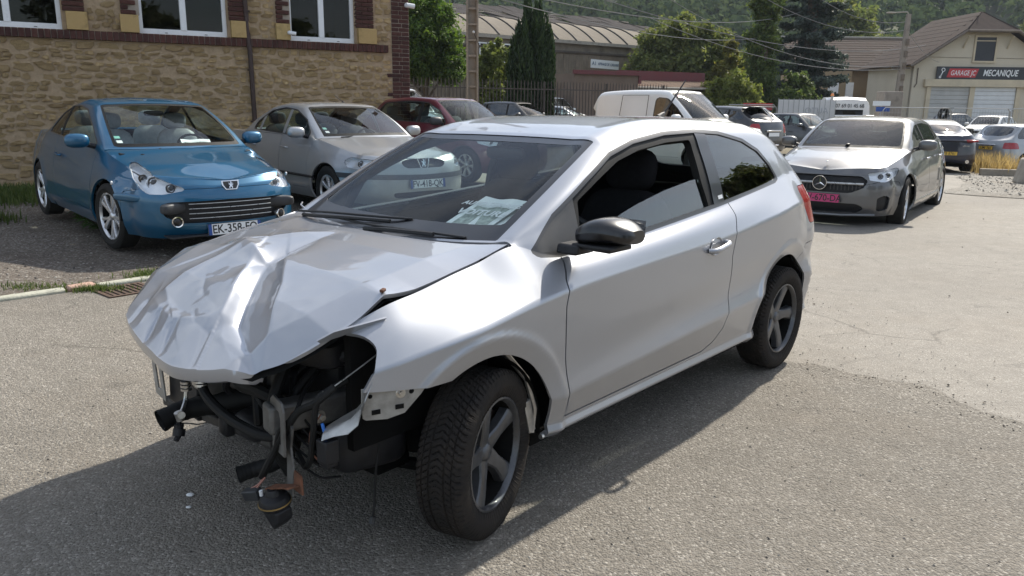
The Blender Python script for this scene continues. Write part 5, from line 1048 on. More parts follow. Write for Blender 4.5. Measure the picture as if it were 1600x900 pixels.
    fold([(.235, .05), (.371, .235), (.469, .335), (.53, .405), (.60, .46)], (.016, .018, .020, .012, .008), .11, .03)
    fold([(.25, .50), (.262, .565), (.272, .64)], (.0, .006, .010), .06, .10)
    fold([(.27, .62), (.36, .63)], (.006, .0), .06, .05)
    for P_, am, w in (([(.58, -.30), (.655, -.262)], (-.010, -.007), .013), ([(.60, -.235), (.66, -.19)], (.003, .005), .028), ([(.605, -.150), (.69, -.075)], (-.016, -.010), .012), ([(.61, -.07), (.66, -.03)], (.004, .005), .03),
                      ([(.625, -.005), (.705, .06)], (-.014, -.008), .012), ([(.64, .11), (.70, .15)], (.002, .004), .035), ([(.60, .17), (.70, .25)], (-.010, -.005), .016), ([(.57, .12), (.62, -.03), (.60, -.16), (.57, -.26)], (.006, .012, .012, .004), .03)):
        fold(P_, am, w, w)
    fold([(.50, -.42), (.57, -.10), (.60, .14)], (-.004, -.010, -.004), .05, .06)
    for P_, am in (([(-.10, -.10), (.05, -.19), (.20, -.285)], .004), ([(.205, -.275), (.383, -.262), (.525, -.265)], .004), ([(.25, -.12), (.40, .02), (.545, .145)], .005), ([(.262, -.02), (.408, .105), (.520, .215), (.575, .345), (.60, .42)], -.006), ([(.235, .05), (.371, .235), (.469, .335), (.53, .405)], .004),
                   ([(.40, -.20), (.50, -.05), (.53, .10)], -.003), ([(.46, -.38), (.54, -.30), (.60, -.28)], .004), ([(.31, .0), (.36, .16), (.48, .29)], -.003), ([(.545, .15), (.60, .24), (.64, .36)], .005), ([(.55, -.02), (.60, .08), (.61, .20)], -.005)):
        fold(P_, [0] + [am] * (len(P_) - 2) + [am * .4], .012, .012)       # tight kinks along the buckles
    Z = Z + (fbm(X * 7 + 3, Y * 7, 3, 5) - .45) * .007 * np.clip((X - .05) / .3, 0, 1)
    for _ in range(1):                                     # soften the folds like pressed sheet
        Zp = np.pad(Z, 1, mode='edge'); Z = (Zp[:-2, 1:-1] + Zp[2:, 1:-1] + Zp[1:-1, :-2] + Zp[1:-1, 2:] + 2 * Z) / 6
    Pn = np.stack([X, Y, Z], -1)
    # rolled lip along the nose and the edges
    lip = []
    for k, (dz, din) in enumerate(((-.018, -.002), (-.040, .004), (-.046, .018))):
        e = Pn[:, -1].copy(); e[:, 2] += dz; e[:, 0] -= din; lip.append(e)
    Pn2 = np.concatenate([Pn, np.stack(lip, 1)], 1)
    hb = MB(); hb.grid(Pn2, flip=True)
    for edge, sgn in ((Pn2[0], -1), (Pn2[-1], 1)):
        e2 = edge.copy(); e2[:, 2] -= .014; e2[:, 1] += sgn * .006; hb.grid(np.stack([edge, e2], 0), flip=(sgn > 0))
    e = Pn2[:, 0]; e2 = e.copy(); e2[:, 2] -= .012; hb.grid(np.stack([e, e2], 1), flip=False)
    bo = hb.build('bonnet', 'paint_silver', root, 40)
    # underside frame of the bonnet
    ub = MB(); Pu = Pn[::6, ::6].copy(); Pu[..., 2] -= .022; ub.grid(Pu); ub.build('bonnet_frame', 'well', bo, 30)
    for (x0, y0, z0, sx) in ((.262, .612, .886, .012),): MB().box((x0, y0, z0), (.020, .014, .010), (0, .2, .3)).build('bump_stop', 'rust', bo, 30, bevel=.003)
    MB().tube([(-.30, -.60, .970), (-.315, -.66, .985), (-.35, -.70, .99)], .004, 6).build('bent_edge', 'paint_silver', bo)
    # ---- wheels
    ST = dict(id='hero', n=5, wd=(.36, .25, .42), dish=.022, face=.62, ridge=.004, phase=.45, twist=.10)
    mt = ('tyre_dusty', 'rim_dark', 'disc')
    wheel(root, (-.045, .718, .288), .290, .178, .192, ST, 1, R(17), True, mt, .35); wheel(root, (-.045, -.718, .288), .290, .178, .192, ST, -1, R(17), True, mt)
    wheel(root, (-2.46, .710, .288), .290, .178, .192, ST, 1, 0, True, mt, -.15); wheel(root, (-2.46, -.710, .288), .290, .178, .192, ST, -1, 0, True, mt)
    for cx, sd in ((0, 1), (0, -1), (-2.45, 1), (-2.45, -1)):
        b = MB(); b.lathe([(.345, 0), (.345, .26)], 24, 'y', Matrix.Translation((cx, .49 if sd > 0 else -.75, .29)), R(-5) if cx < 0 else R(62), R(185))
        b.lathe([(.0, 0), (.345, 0)], 24, 'y', Matrix.Translation((cx, .45 * sd, .29)), R(25), R(160)); b.build('wheel_liner', 'well', root)
    # inner edge of the front wing behind the wheel
    b = MB(); b.tube([(-.20, .70, .60), (-.30, .72, .48), (-.335, .73, .36), (-.32, .73, .27)], .012, 6); b.box((-.30, .715, .34), (.035, .05, .13), (0, .25, 0)); b.build('wing_bracket', 'raw_metal', root, bevel=.002)
    # ---- floor pan and dark engine bay walls
    b = MB(); b.box((-1.35, 0, .22), (2.0, 1.40, .05)); b.box((-2.5, 0, .30), (1.0, 1.1, .06)); b.box((-2.41, 0, .26), (.08, 1.2, .08)); b.build('floor_pan', 'well', root, 30)
    b = MB(); b.box((-.16, 0, .60), (.04, 1.28, .66)); b.box((.12, .60, .60), (.55, .03, .40)); b.box((.12, -.60, .60), (.55, .03, .40)); b.build('engine_bay_wall', 'well', root, 30)
    # ---- engine bay pieces
    b = MB(); b.ell((.18, -.12, .58), (.20, .30, .19), 16, 10, 4); b.ell((.16, .26, .55), (.16, .16, .16), 14, 8, 4); b.ell((.30, -.18, .42), (.12, .16, .12), 14, 8, 3.5); b.build('engine', 'plastic_black', root)
    b = MB(); b.ell((.30, .40, .69), (.13, .11, .055), 16, 8, 4, (0, .15, .2)); b.tube([(.38, .47, .66), (.30, .55, .69), (.20, .55, .72)], .022, 8); b.build('air_box', 'plastic_black', root)
    b = MB(); b.ell((.27, .50, .375), (.13, .10, .085), 16, 8, 4.5, (0, 0, -.25)); b.build('washer_tank', 'plastic_black', root)
    b = MB(); b.box((.33, .44, .49), (.46, .075, .095), (0, -.02, -.20)); b.build('chassis_leg', 'grimy_light', root, bevel=.012)
    b = MB(); b.cyl((.44, .495, .50), (.44, .512, .50), .020, 14); b.cyl((.44, .505, .50), (.44, .53, .50), .009, 8); b.build('bolt', 'satin_metal', root)
    # crash-beam mounting plate: pressed ring with a hole
    b = MB(); o = [(-.055, -.09), (.055, -.085), (.06, .06), (.045, .085), (-.03, .09), (-.058, .07)]; i = [(-.026, -.055), (.026, -.055), (.03, .03), (.018, .05), (-.018, .05), (-.03, .03)]
    M = frame((.545, .445, .485), (.25, .97, 0), (0, .05, 1)); V = [(x, y, .004) for x, y in o] + [(x, y, .004) for x, y in i] + [(x, y, -.004) for x, y in o] + [(x, y, -.004) for x, y in i]
    F = []
    for k in range(6): k2 = (k + 1) % 6; F += [(k, k2, 6 + k2, 6 + k), (12 + k2, 12 + k, 18 + k, 18 + k2), (k2, k, 12 + k, 12 + k2), (6 + k, 6 + k2, 18 + k2, 18 + k)]
    b.add(V, F, M); b.build('mounting_plate', 'grimy_light', root, 30, bevel=.002)
    b = MB(); b.prism([(-.05, -.10), (.0, -.11), (.02, -.02), (-.005, .05), (.02, .12), (-.04, .13)], -.003, .003, 'z', frame((.54, .50, .375), (.3, .95, 0), (0, .1, 1))); b.build('torn_bracket', 'grimy_light', root, 30)
    b = MB(); o = [(-.05, -.10), (.05, -.11), (.055, .10), (-.045, .11)]; i = [(-.015, -.07), (.02, -.07), (.02, .05), (-.015, .05)]; M = frame((.50, -.45, .435), (.1, 1, 0), (.05, 0, 1))
    V = [(x, y, .003) for x, y in o] + [(x, y, .003) for x, y in i] + [(x, y, -.003) for x, y in o] + [(x, y, -.003) for x, y in i]; F = []
    for k in range(4): k2 = (k + 1) % 4; F += [(k, k2, 4 + k2, 4 + k), (8 + k2, 8 + k, 12 + k, 12 + k2), (k2, k, 8 + k, 8 + k2), (4 + k, 4 + k2, 12 + k2, 12 + k)]
    b.add(V, F, M); b.build('mounting_plate', 'primer_grey', root, 30, bevel=.0015)
    b = MB(); b.prism([(-.12, -.11), (.10, -.14), (.13, .12), (-.10, .14)], -.02, .02, 'x', Matrix.Translation((.46, -.30, .43))); b.build('fan_shroud', 'plastic_black', root, 30, bevel=.01)
    b = MB(); b.lathe([(0, -.05), (.05, -.05), (.062, -.035), (.062, .035), (.05, .05), (0, .05)], 20, 'y', Matrix.Translation((.44, -.15, .47))); b.build('compressor', 'raw_metal', root)
    # hoses
    def sm(P, k=6):
        P = np.array(P, float); t = np.linspace(0, len(P) - 1, (len(P) - 1) * k + 1); s = np.arange(len(P)); return np.stack([pchip(s, P[:, c], t) for c in range(3)], 1).tolist()
    def open_hose(name, P, r, rib=True, mat='rubber'):
        p = sm(P, 8); b = MB(); rr = [r * (1.06 if (k % 3 == 0 and rib) else 1.0) for k in range(len(p))]; b.tube(p, rr, 16, caps=False)
        q = [p[0], (np.array(p[0]) * .5 + np.array(p[2]) * .5).tolist(), p[3]]; b.tube(q, [r * 1.12, r * 1.12, r], 16, caps=False); b.tube(p[:6], r * .86, 14, caps=False); d = np.array(p[5]); b.tube([p[4], p[5]], [r * .86, .001], 14, caps=False); b.build(name, mat, root)
    open_hose('intake_hose', [(.635, -.16, .355), (.56, -.155, .372), (.46, -.11, .382), (.36, -.02, .40), (.28, .06, .42)], .036)
    open_hose('coolant_hose', [(.575, .235, .262), (.53, .25, .268), (.48, .29, .285), (.42, .32, .34), (.40, .32, .45)], .025)
    b = MB(); b.tube(sm([(.50, -.02, .60), (.545, -.005, .555), (.555, .005, .51), (.565, .07, .472), (.565, .17, .445), (.55, .33, .425), (.50, .42, .42)]), .017, 10); b.build('thick_hose', 'rubber', root)
    for kk in range(4): MB().tube([(.551 + .002 * kk, -.004 + .003 * kk, .548 - .012 * kk), (.552 + .002 * kk, -.003 + .003 * kk, .540 - .012 * kk)], .0215, 12).build('hose_crimp', 'satin_metal', root)
    b = MB(); b.tube(sm([(.50, -.11, .62), (.55, -.11, .54), (.555, -.110, .50)]), .015, 10); b.build('pressure_hose', 'rubber', root)
    for kk in range(3): MB().tube([(.556, -.110, .495 - .013 * kk), (.556, -.110, .487 - .013 * kk)], .019, 12).build('hose_crimp', 'satin_metal', root)
    b = MB(); b.tube(sm([(.556, -.110, .47), (.565, -.105, .43), (.59, -.085, .402), (.605, -.07, .398)]), .0075, 8); b.cyl((.600, -.085, .392), (.612, -.045, .402), .013, 10); b.cyl((.606, -.066, .378), (.614, -.066, .408), .014, 10); b.build('pipe_flange', 'satin_metal', root)
    b = MB(); b.cyl((.60, -.095, .352), (.603, -.095, .335), .016, 10); b.cyl((.60, -.095, .335), (.608, -.09, .312), .021, 12); b.cyl((.606, -.09, .315), (.622, -.085, .300), .010, 8); b.tube([(.60, -.096, .39), (.60, -.095, .352)], .008, 8); b.build('sensor_plug', 'plastic_black', root)
    b = MB(); b.tube(sm([(.42, .05, .56), (.48, .12, .52), (.50, .28, .54), (.47, .36, .50), (.46, .37, .35)]), .022, 10); b.tube(sm([(.44, .33, .62), (.50, .345, .50), (.50, .35, .38), (.46, .36, .27)]), .019, 10); b.build('coolant_pipe', 'rubber', root)
    b = MB(); b.ell((.42, .12, .36), (.07, .09, .05), 14, 8, 3); b.build('oil_filter_housing', 'plastic_black', root); MB().ell((.47, .0, .34), (.03, .03, .045), 12, 8, 3).build('valve', 'plastic_black', root); MB().ell((.40, .22, .62), (.05, .06, .06), 12, 8, 3).build('reservoir', 'plastic_black', root)
    # more of the tangle behind the missing bumper
    rq = random.Random(21)
    for k in range(9):
        y0 = -.38 + .095 * k; b = MB(); b.tube(sm([(.30 + rq.uniform(-.08, .05), y0, .62 + rq.uniform(-.05, .04)), (.43 + rq.uniform(-.03, .05), y0 + rq.uniform(-.06, .06), .55 + rq.uniform(-.05, .05)), (.44 + rq.uniform(-.05, .05), y0 + rq.uniform(-.1, .1), .44 + rq.uniform(-.04, .04)), (.34, y0 + rq.uniform(-.12, .12), .34 + rq.uniform(-.05, .05))]), rq.choice((.009, .013, .017)), 8); b.build('hose', rq.choice(('rubber', 'plastic_black', 'grimy_metal')), root)
    for (x, y, z, rx, ry, rz, mt_) in ((.38, -.02, .50, .05, .07, .06, 'grimy_metal'), (.40, .15, .50, .045, .05, .07, 'plastic_black'), (.36, .30, .42, .06, .05, .06, 'plastic_black'), (.34, -.34, .56, .06, .08, .06, 'plastic_black'), (.33, .05, .30, .07, .12, .05, 'grimy_metal'), (.42, .28, .56, .04, .05, .05, 'plastic_black'), (.30, .36, .30, .06, .06, .05, 'well'), (.44, -.05, .57, .04, .09, .03, 'plastic_black')):
        MB().ell((x, y, z), (rx, ry, rz), 14, 8, 4, (rq.uniform(-.3, .3), rq.uniform(-.3, .3), rq.uniform(-.3, .3))).build('engine_fitting', mt_, root)
    b = MB(); b.lathe([(.0, -.012), (.052, -.012), (.058, -.006), (.05, 0), (.058, .006), (.052, .012), (0, .012)], 22, 'y', Matrix.Translation((.36, -.24, .42))); b.build('pulley', 'grimy_metal', root)
    b = MB(); b.box((.44, -.10, .315), (.05, .80, .035), (.05, 0, .02)); b.build('lower_crossmember', 'grimy_metal', root, bevel=.008)
    for k in range(5): MB().tube(sm([(.40, .30 + .03 * k, .60 - .02 * k), (.46 + .01 * k, .40, .52 - .03 * k), (.45, .47 + .01 * k, .46 - .04 * k), (.38, .52, .40 - .03 * k)]), .004, 5).build('thin_cable', 'rubber', root)
    # wiring
    def wire(name, P, r, mat='rubber'): MB().tube(sm(P), r, 8).build(name, mat, root)
    wire('wiring_loom', [(.46, .62, .63), (.505, .590, .585), (.525, .525, .545), (.545, .46, .45), (.56, .40, .35), (.565, .365, .295)], .012)
    wire('wiring_loom', [(.40, .60, .63), (.50, .595, .60), (.51, .585, .54), (.505, .56, .45), (.50, .535, .38), (.495, .50, .35), (.48, .44, .37)], .010)
    wire('wiring_loom', [(.36, .40, .60), (.46, .46, .57), (.52, .50, .53), (.55, .455, .47), (.555, .44, .42)], .007)
    wire('blue_wire', [(.495, .60, .52), (.492, .607, .49), (.488, .61, .465)], .005, 'cable_blue'); wire('brown_wire', [(.42, .52, .56), (.50, .53, .555), (.525, .49, .53), (.53, .47, .46)], .003, 'cable_brown')
    wire('brown_wire', [(.47, .56, .53), (.49, .53, .47), (.50, .54, .42), (.49, .56, .39)], .0025, 'cable_brown')
    wire('bonnet_cable', [(.24, .66, .745), (.36, .63, .675), (.475, .602, .614)], .0022, 'satin_metal'); MB().lathe([(.009, -.003), (.013, -.003), (.013, .003), (.009, .003), (.009, -.003)], 14, 'x', Matrix.Translation((.485, .600, .606))).build('cable_ring', 'satin_metal', root)
    b = MB(); b.box((.487, .612, .435), (.05, .05, .075)); b.box((.487, .612, .40), (.042, .042, .03)); b.build('relay', 'plastic_black', root, 30, bevel=.005)
    b = MB(); b.box((.60, .365, .250), (.03, .065, .035), (.3, .2, .3)); b.build('connector', 'plastic_grey', root, 30, bevel=.004)
    for k in range(4): wire('loose_wire', [(.565, .375 + .004 * k, .30), (.58 + .003 * k, .37 + .005 * k, .28), (.60, .355 + .008 * k, .265)], .0016, 'cable_brown' if k % 2 else 'cable_pink')
    wire('hanging_wire', [(.30, .62, .40), (.33, .63, .28), (.345, .64, .20), (.352, .64, .165)], .004); MB().cyl((.350, .64, .172), (.356, .64, .150), .009, 8).build('connector', 'plastic_grey', root)
    # horn on its rusty strap
    b = MB(); M = Matrix.Translation((.58, .455, .255)) @ Matrix.Rotation(R(8), 4, 'Y'); b.lathe([(0, .038), (.016, .038), (.022, .028), (.024, .020), (.042, .012), (.048, .002), (.048, -.014), (.046, -.020), (0, -.022)], 24, 'z', M)
    h = b.build('horn', 'plastic_black', root); b = MB(); b.lathe([(.0485, -.008), (.051, -.008), (.051, -.004), (.0485, -.004)], 24, 'z', M); b.build('horn_band', 'brass', h)
    b = MB(); b.prism([(-.046, -.02), (.046, -.02), (.044, -.06), (.006, -.095), (-.036, -.05)], -.028, .028, 'x', M); b.build('horn_trumpet', 'plastic_black', h, 30, bevel=.008)
    MB().cyl((.605, .425, .268), (.607, .425, .285), .006, 8).build('horn_terminal', 'white_plastic', h)
    b = MB(); b.prism([(-.03, -.016), (.05, -.012), (.085, -.02), (.115, .0), (.10, .022), (.06, .012), (-.02, .018)], -.0025, .0025, 'z', frame((.575, .455, .296), (-.12, .95, .30), (-1, -.1, .05))); b.build('horn_strap', 'rust', root, 30)
    b = MB(); b.prism([(-.02, -.03), (.035, -.03), (.03, .03), (-.01, .035)], -.0025, .0025, 'z', frame((.555, .545, .335), (.1, 1, 0), (0, 0, 1))); b.build('horn_strap', 'rust', root, 30)
    # bumper bracket under the wing, with slots and a bolt
    b = MB(); M = frame((.345, .748, .592), (-.94, .34, -.02), (0, 0, 1))
    b.prism([(-.098, .046), (.10, .022), (.088, .006), (.035, -.047), (-.02, -.058), (-.085, -.052), (-.095, -.045), (-.098, -.02)], -.0025, .0025, 'z', M); br = b.build('bumper_bracket', 'primer_grey', root, 30, bevel=.001)
    MB().box(M @ Vector((-.055, -.030, .003)), (.026, .004, .014), (0, 0, R(-20))).build('slot', 'well', br, 30); MB().box(M @ Vector((.018, -.024, .003)), (.026, .004, .014), (0, 0, R(-20))).build('slot', 'well', br, 30)
    for (x, y, r) in ((.022, .016, .014), (-.072, .02, .006), (.056, .018, .007)):
        b = MB(); b.lathe([(0, .010), (r * .5, .010), (r * .55, .004), (r, .004), (r * 1.3, .001)], 16, 'z', M @ Matrix.Translation((x, y, 0))); b.build('bolt', 'satin_metal' if r > .01 else 'well', br)
    # strip of torn metal between wing and leg
    S = []
    for t, (x, y, z), w in ((0, (.41, .735, .665), .012), (.2, (.425, .725, .635), .03), (.4, (.43, .705, .585), .045), (.6, (.45, .68, .55), .04), (.8, (.475, .645, .527), .03), (1, (.50, .61, .50), .022)):
        S.append([(x - w, y - w * .6, z + w * .2), (x - w * .5, y - w * .1, z + .012 * math.sin(9 * t)), (x + .004, y + .004, z - .004), (x + w * .5, y + w * .4, z - w * .6), (x + w * .7, y + w * .5, z - w * 1.0)])
    b = MB(); b.grid(np.array(S)); b.grid(np.array(S) - np.array((.003, .003, .003)), flip=True); b.build('torn_strip', 'raw_metal', root, 25)
    # thin torn lip above the lamp opening
    b = MB(); b.prism([(-.10, -.010), (.10, .0), (.11, .014), (-.06, .022), (-.11, .004)], -.003, .003, 'z', frame((.40, .635, .792), (-.93, .25, .14), (.1, .5, .8))); b.build('torn_lip', 'paint_silver', root, 30)
    # suspension seen under the nose
    b = MB(); b.cyl((0.02, .50, .25), (.02, .42, .78), .045, 14); b.cyl((0, .62, .28), (.02, .30, .30), .018, 10); b.tube([(.0, .60, .20), (.05, .40, .18), (-.1, .30, .2)], .025, 8); b.build('suspension_strut', 'well', root)
    b = MB(); b.box((.12, 0, .22), (.16, .95, .06)); b.build('subframe', 'well', root, bevel=.02)
    # ---- cabin
    b = MB(); b.prism([(-.14, .93), (-.20, .60), (-.72, .60), (-.84, .72), (-.84, .82), (-.76, .885), (-.60, .925), (-.40, .935), (-.24, .938)], -.62, .62, 'y'); d = b.build('dashboard', 'interior', root, 40, bevel=.02)
    b = MB(); b.box((-.74, .38, .915), (.16, .30, .06), (0, .18, 0)); b.build('instrument_cowl', 'interior', d, bevel=.02)
    b = MB(); ring = [(.0, .18 * math.cos(t), .18 * math.sin(t)) for t in np.linspace(0, 2 * math.pi, 28, endpoint=False)]; M = Matrix.Translation((-.92, .38, .80)) @ Matrix.Rotation(R(-25), 4, 'Y')
    b.tube([M @ Vector(p) for p in ring], .015, 8, closed=True); b.add(*_disc(M, .07)); [b.tube([M @ Vector((0, 0, 0)), M @ Vector((0, .17 * math.cos(a), .17 * math.sin(a)))], .014, 6) for a in (0, math.pi, -1.57)]; b.build('steering_wheel', 'plastic_black', root)
    for yy in (.36, -.36):
        s = empty('front_seat', (0, 0, 0), 0, root)
        b = MB(); b.ell((-1.10, yy, .50), (.27, .25, .10), 16, 8, 4); b.build('seat_cushion', 'fabric_black', s)
        b = MB(); b.ell((-1.42, yy, .76), (.085, .245, .30), 18, 12, 3.6, (0, R(-14), 0)); b.build('seat_back', 'fabric_black', s)
        b = MB(); b.ell((-1.495, yy, 1.145), (.058, .135, .105), 18, 10, 3.0, (0, R(-8), 0)); b.build('headrest', 'fabric_black', s)
        b = MB(); [b.cyl((-1.485, yy + q_, 1.0), (-1.495, yy + q_, 1.10), .008, 8) for q_ in (-.06, .06)]; b.build('headrest_post', 'chrome', s)
    b = MB(); b.ell((-2.15, 0, .52), (.25, .60, .11), 16, 8, 4); b.ell((-2.45, 0, .74), (.08, .60, .26), 18, 10, 4, (0, R(-14), 0)); [b.ell((-2.52, q_, 1.02), (.05, .12, .06), 14, 8, 3) for q_ in (-.36, .36)]; b.build('rear_seat', 'fabric_black', root)
    b = MB(); [b.tube([(-1.72, sd * .655, .96), (-1.74, sd * .60, 1.15), (-1.74, sd * .535, 1.31)], .035, 8) for sd in (1, -1)]; b.build('pillar_lining', 'interior', root)
    b = MB(); b.tube([(-1.03, 0, 1.29), (-1.0, 0, 1.25)], .008, 6); b.ell((-.985, 0, 1.225), (.018, .115, .032), 16, 8, 3.5, (0, .1, 0)); b.build('rear_view_mirror', 'plastic_black', root)
    b = MB(); [b.box((-1.10, yy, 1.292), (.12, .36, .02), (0, R(-12), 0)) for yy in (.28, -.28)]; b.build('sun_visor', 'fabric_grey', root, bevel=.008)
    # ---- mirrors, handles, wipers, aerial
    for sd in (1, -1):
        if sd < 0: continue
        m = empty('door_mirror', (0, 0, 0), 0, root)
        S = []
        for t in np.linspace(0, 1, 13):
            y = .805 + .190 * t; hx = .088 * (1 - .35 * abs(2 * t - .9) ** 2.6); top = 1.055 - .035 * (2 * t - .85) ** 2 + .012 * t; bot = .962 + .012 * t; cx = -.525 - .035 * t
            ring = []
            for q in np.linspace(0, 2 * math.pi, 20, endpoint=False):
                c, s_ = math.cos(q), math.sin(q); ring.append((cx + hx * math.copysign(abs(c) ** .75, c) * (1 if c < 0 else 1.1), sd * y, (top + bot) / 2 + (top - bot) / 2 * math.copysign(abs(s_) ** .7, s_)))
            S.append(ring + [ring[0]])
        ends = [[(np.mean([p[0] for p in r[:-1]]), r[0][1], np.mean([p[2] for p in r[:-1]]))] * len(r) for r in (S[0], S[-1])]
        b = MB(); b.grid(np.array([ends[0]] + S + [ends[1]]), flip=(sd < 0)); b.build('mirror_cap', 'gloss_black', m, 50)
        b = MB(); b.prism([(-.60, .945), (-.455, .945), (-.445, .968), (-.59, .972)], .79, .955, 'y', None if sd > 0 else Matrix.Scale(-1, 4, (0, 1, 0))); b.prism([(-.545, .925), (-.43, .925), (-.44, .962), (-.53, .962)], .735, .83, 'y', None if sd > 0 else Matrix.Scale(-1, 4, (0, 1, 0))); b.build('mirror_foot', 'plastic_black', m, 40, bevel=.010)
        b = MB(); b.add([(-.640, sd * .82, .972), (-.645, sd * .975, .985), (-.645, sd * .975, 1.045), (-.640, sd * .82, 1.045)], [(0, 1, 2, 3), (3, 2, 1, 0)]); b.build('mirror_glass', 'chrome', m)
        h = empty('door_handle', (0, 0, 0), 0, root)
        b = MB(); b.lathe([(0, -.008), (.032, -.006), (.042, .003), (.046, .002)], 24, 'y', Matrix.Translation((-1.525, sd * .818, .822)) @ Matrix.Scale(sd, 4, (0, 1, 0)) @ Matrix.Diagonal((1.25, 1, .95, 1))); b.build('handle_cup', 'paint_silver', h, 40)
        P = [(-1.455, .818, .808), (-1.465, .842, .810), (-1.50, .852, .815), (-1.56, .852, .824), (-1.60, .843, .830), (-1.61, .820, .832)]; b = MB(); b.tube(sm([(x, sd * y, z) for x, y, z in P], 4), .0125, 10); b.build('handle_bar', 'paint_silver', h)
    b = MB(); b.tube(sm([(-.23, -.52, .962), (-.20, -.35, .975), (-.215, -.15, .985), (-.245, .05, .99)]), .008, 6); b.tube(sm([(-.235, -.56, .975), (-.24, -.30, .99), (-.27, 0.0, .998), (-.30, .12, 1.0)]), .005, 6); b.build('wiper', 'plastic_black', root)
    b = MB(); b.tube(sm([(-.195, -.05, .955), (-.20, .10, .965), (-.225, .32, .97)]), .009, 6); b.tube(sm([(-.22, -.25, .975), (-.205, .0, .972), (-.23, .25, .972), (-.265, .45, .968)]), .005, 6); b.build('wiper', 'plastic_black', root)
    b = MB(); b.prism([(-.30, .925), (-.15, .915), (-.10, .93), (-.17, .938), (-.28, .945)], -.58, .58, 'y'); b.build('scuttle_panel', 'plastic_black', root, 30)
    b = MB(); b.tube([(-2.32, .0, 1.375), (-2.36, 0, 1.395), (-2.39, 0, 1.405)], [.022, .014, .008], 8); b.tube([(-2.38, 0, 1.40), (-2.62, 0, 1.60)], [.006, .0035], 8); b.build('aerial', 'plastic_black', root)
    # wheel-arch lip screw at the sill end, window sticker
    MB().cyl((-.318, .785, .272), (-.306, .785, .272), .010, 8).build('sill_screw', 'satin_metal', root)
    M = frame((-1.725, .738, 1.005), (-1, 0, .08), (0, -.35, 1)); b = MB(); b.add([(-.022, -.009, .003), (.022, -.009, .003), (.022, .009, .003), (-.022, .009, .003)], [(0, 1, 2, 3)], frame((-1.735, .712, 1.022), (-1, 0, .08), (0, -.35, 1))); b.build('side_badge', 'white_plastic', root)
    return root
def _disc(M, r, n=16):
    return [M @ Vector((.01, 0, 0))] + [M @ Vector((0, r * math.cos(2 * math.pi * k / n), r * math.sin(2 * math.pi * k / n))) for k in range(n)], [(0, 1 + k, 1 + (k + 1) % n) for k in range(n)]
simple('grimy_light', (.13, .126, .12), .55, .3, 0, .4, 18); simple('cable_blue', (.03, .16, .55), .5); simple('cable_brown', (.18, .07, .04), .6); simple('cable_pink', (.5, .25, .2), .6); simple('brass', (.55, .38, .16), .4, .8)
hero = build_hero()
# ================================================================== other cars: same skin, generated from a few measured lengths
RIM5 = dict(id='r5', n=5, wd=(.30, .24, .34), dish=.02, face=.7, phase=.3)
RIM5T = dict(id='r5t', n=5, wd=(.15, .13, .17), twin=(-.22, .22), dish=.015, face=.75, phase=.5)
RIM7 = dict(id='r7', n=7, wd=(.20, .20, .34), dish=.012, face=.75, phase=.2)
def star_mesh(r=.085):
    b = MB(); b.lathe([(r * .93, -.008), (r, -.008), (r * 1.02, 0), (r, .008), (r * .93, .008), (r * .93, -.008)], 36, 'x')
    for k in range(3):
        a = R(90 + 120 * k); d = (0, math.cos(a), math.sin(a)); s = (0, -math.sin(a), math.cos(a)); w = r * .16
        b.add([tuple(d[i] * r * .95 for i in range(3)), tuple(s[i] * w for i in range(3)), (.014, 0, 0), tuple(-s[i] * w for i in range(3))], [(0, 1, 2), (0, 2, 3), (2, 1, 3)])
    return b
def plate(root, M, txt, w=.52, h=.11, mat='plate_white', ink='ink_black', euro=True, name='number_plate'):
    b = MB(); b.box((0, 0, 0), (w, h, .006)); p = b.build(name, mat, root, bevel=.002); p.matrix_local = M
    if euro:
        for sx in (-1, 1): MB().box((sx * (w / 2 - .018), 0, .0025), (.034, h * .94, .004)).build('country_band', 'ink_blue', p)
    b = MB(); t = .004
    for c, d in (((0, h / 2 - t / 2, .003), (w, t, .003)), ((0, -h / 2 + t / 2, .003), (w, t, .003)), ((w / 2 - t / 2, 0, .003), (t, h, .003)), ((-w / 2 + t / 2, 0, .003), (t, h, .003))): b.box(c, d)
    b.build('plate_rim', 'ink_black', p)
    text('lettering', txt, h * 1.02, ink, p, Matrix.Translation((0, -.003, .0035)), .0008, sx=.86 if euro else .9, bold=.0015); return p
def lamp_glass(root, pm, sd, name='headlamp', bulbs=(), depth=.045):
    e = panel(name, pm, 'lens', root, sd, .003, .001)
    if e is None: return
    panel('reflector', pm, 'lamp_reflector', e, sd, -.03, -depth)
    for (fr_, r) in bulbs:                                  # fr_: place across the lamp, inner to outer
        Q = pm.V; ts = np.arctan2(Q[:, 1], Q[:, 0] + 1.2); t0 = ts.min() + (ts.max() - ts.min()) * fr_; k = np.abs(ts - t0) < (ts.max() - ts.min()) * .12; c = Q[k, :3].mean(0) - Q[k, 3:6].mean(0) * (r * .35 + .022); x, y, z = c
        b = MB(); M = Matrix.Translation((x, sd * y, z)) @ Matrix.Rotation(sd * .25, 4, 'Z'); b.lathe([(0, .004), (r * .45, .006), (r * .5, 0), (r * .9, .022), (r, .026), (r * 1.05, .02)], 20, 'x', M); b.build('projector', 'chrome', e)
        b = MB(); b.ell((x + .012, sd * y, z), (r * .35, r * .5, r * .5), 12, 8); b.build('bulb_lens', 'gloss_black', e)
    return e
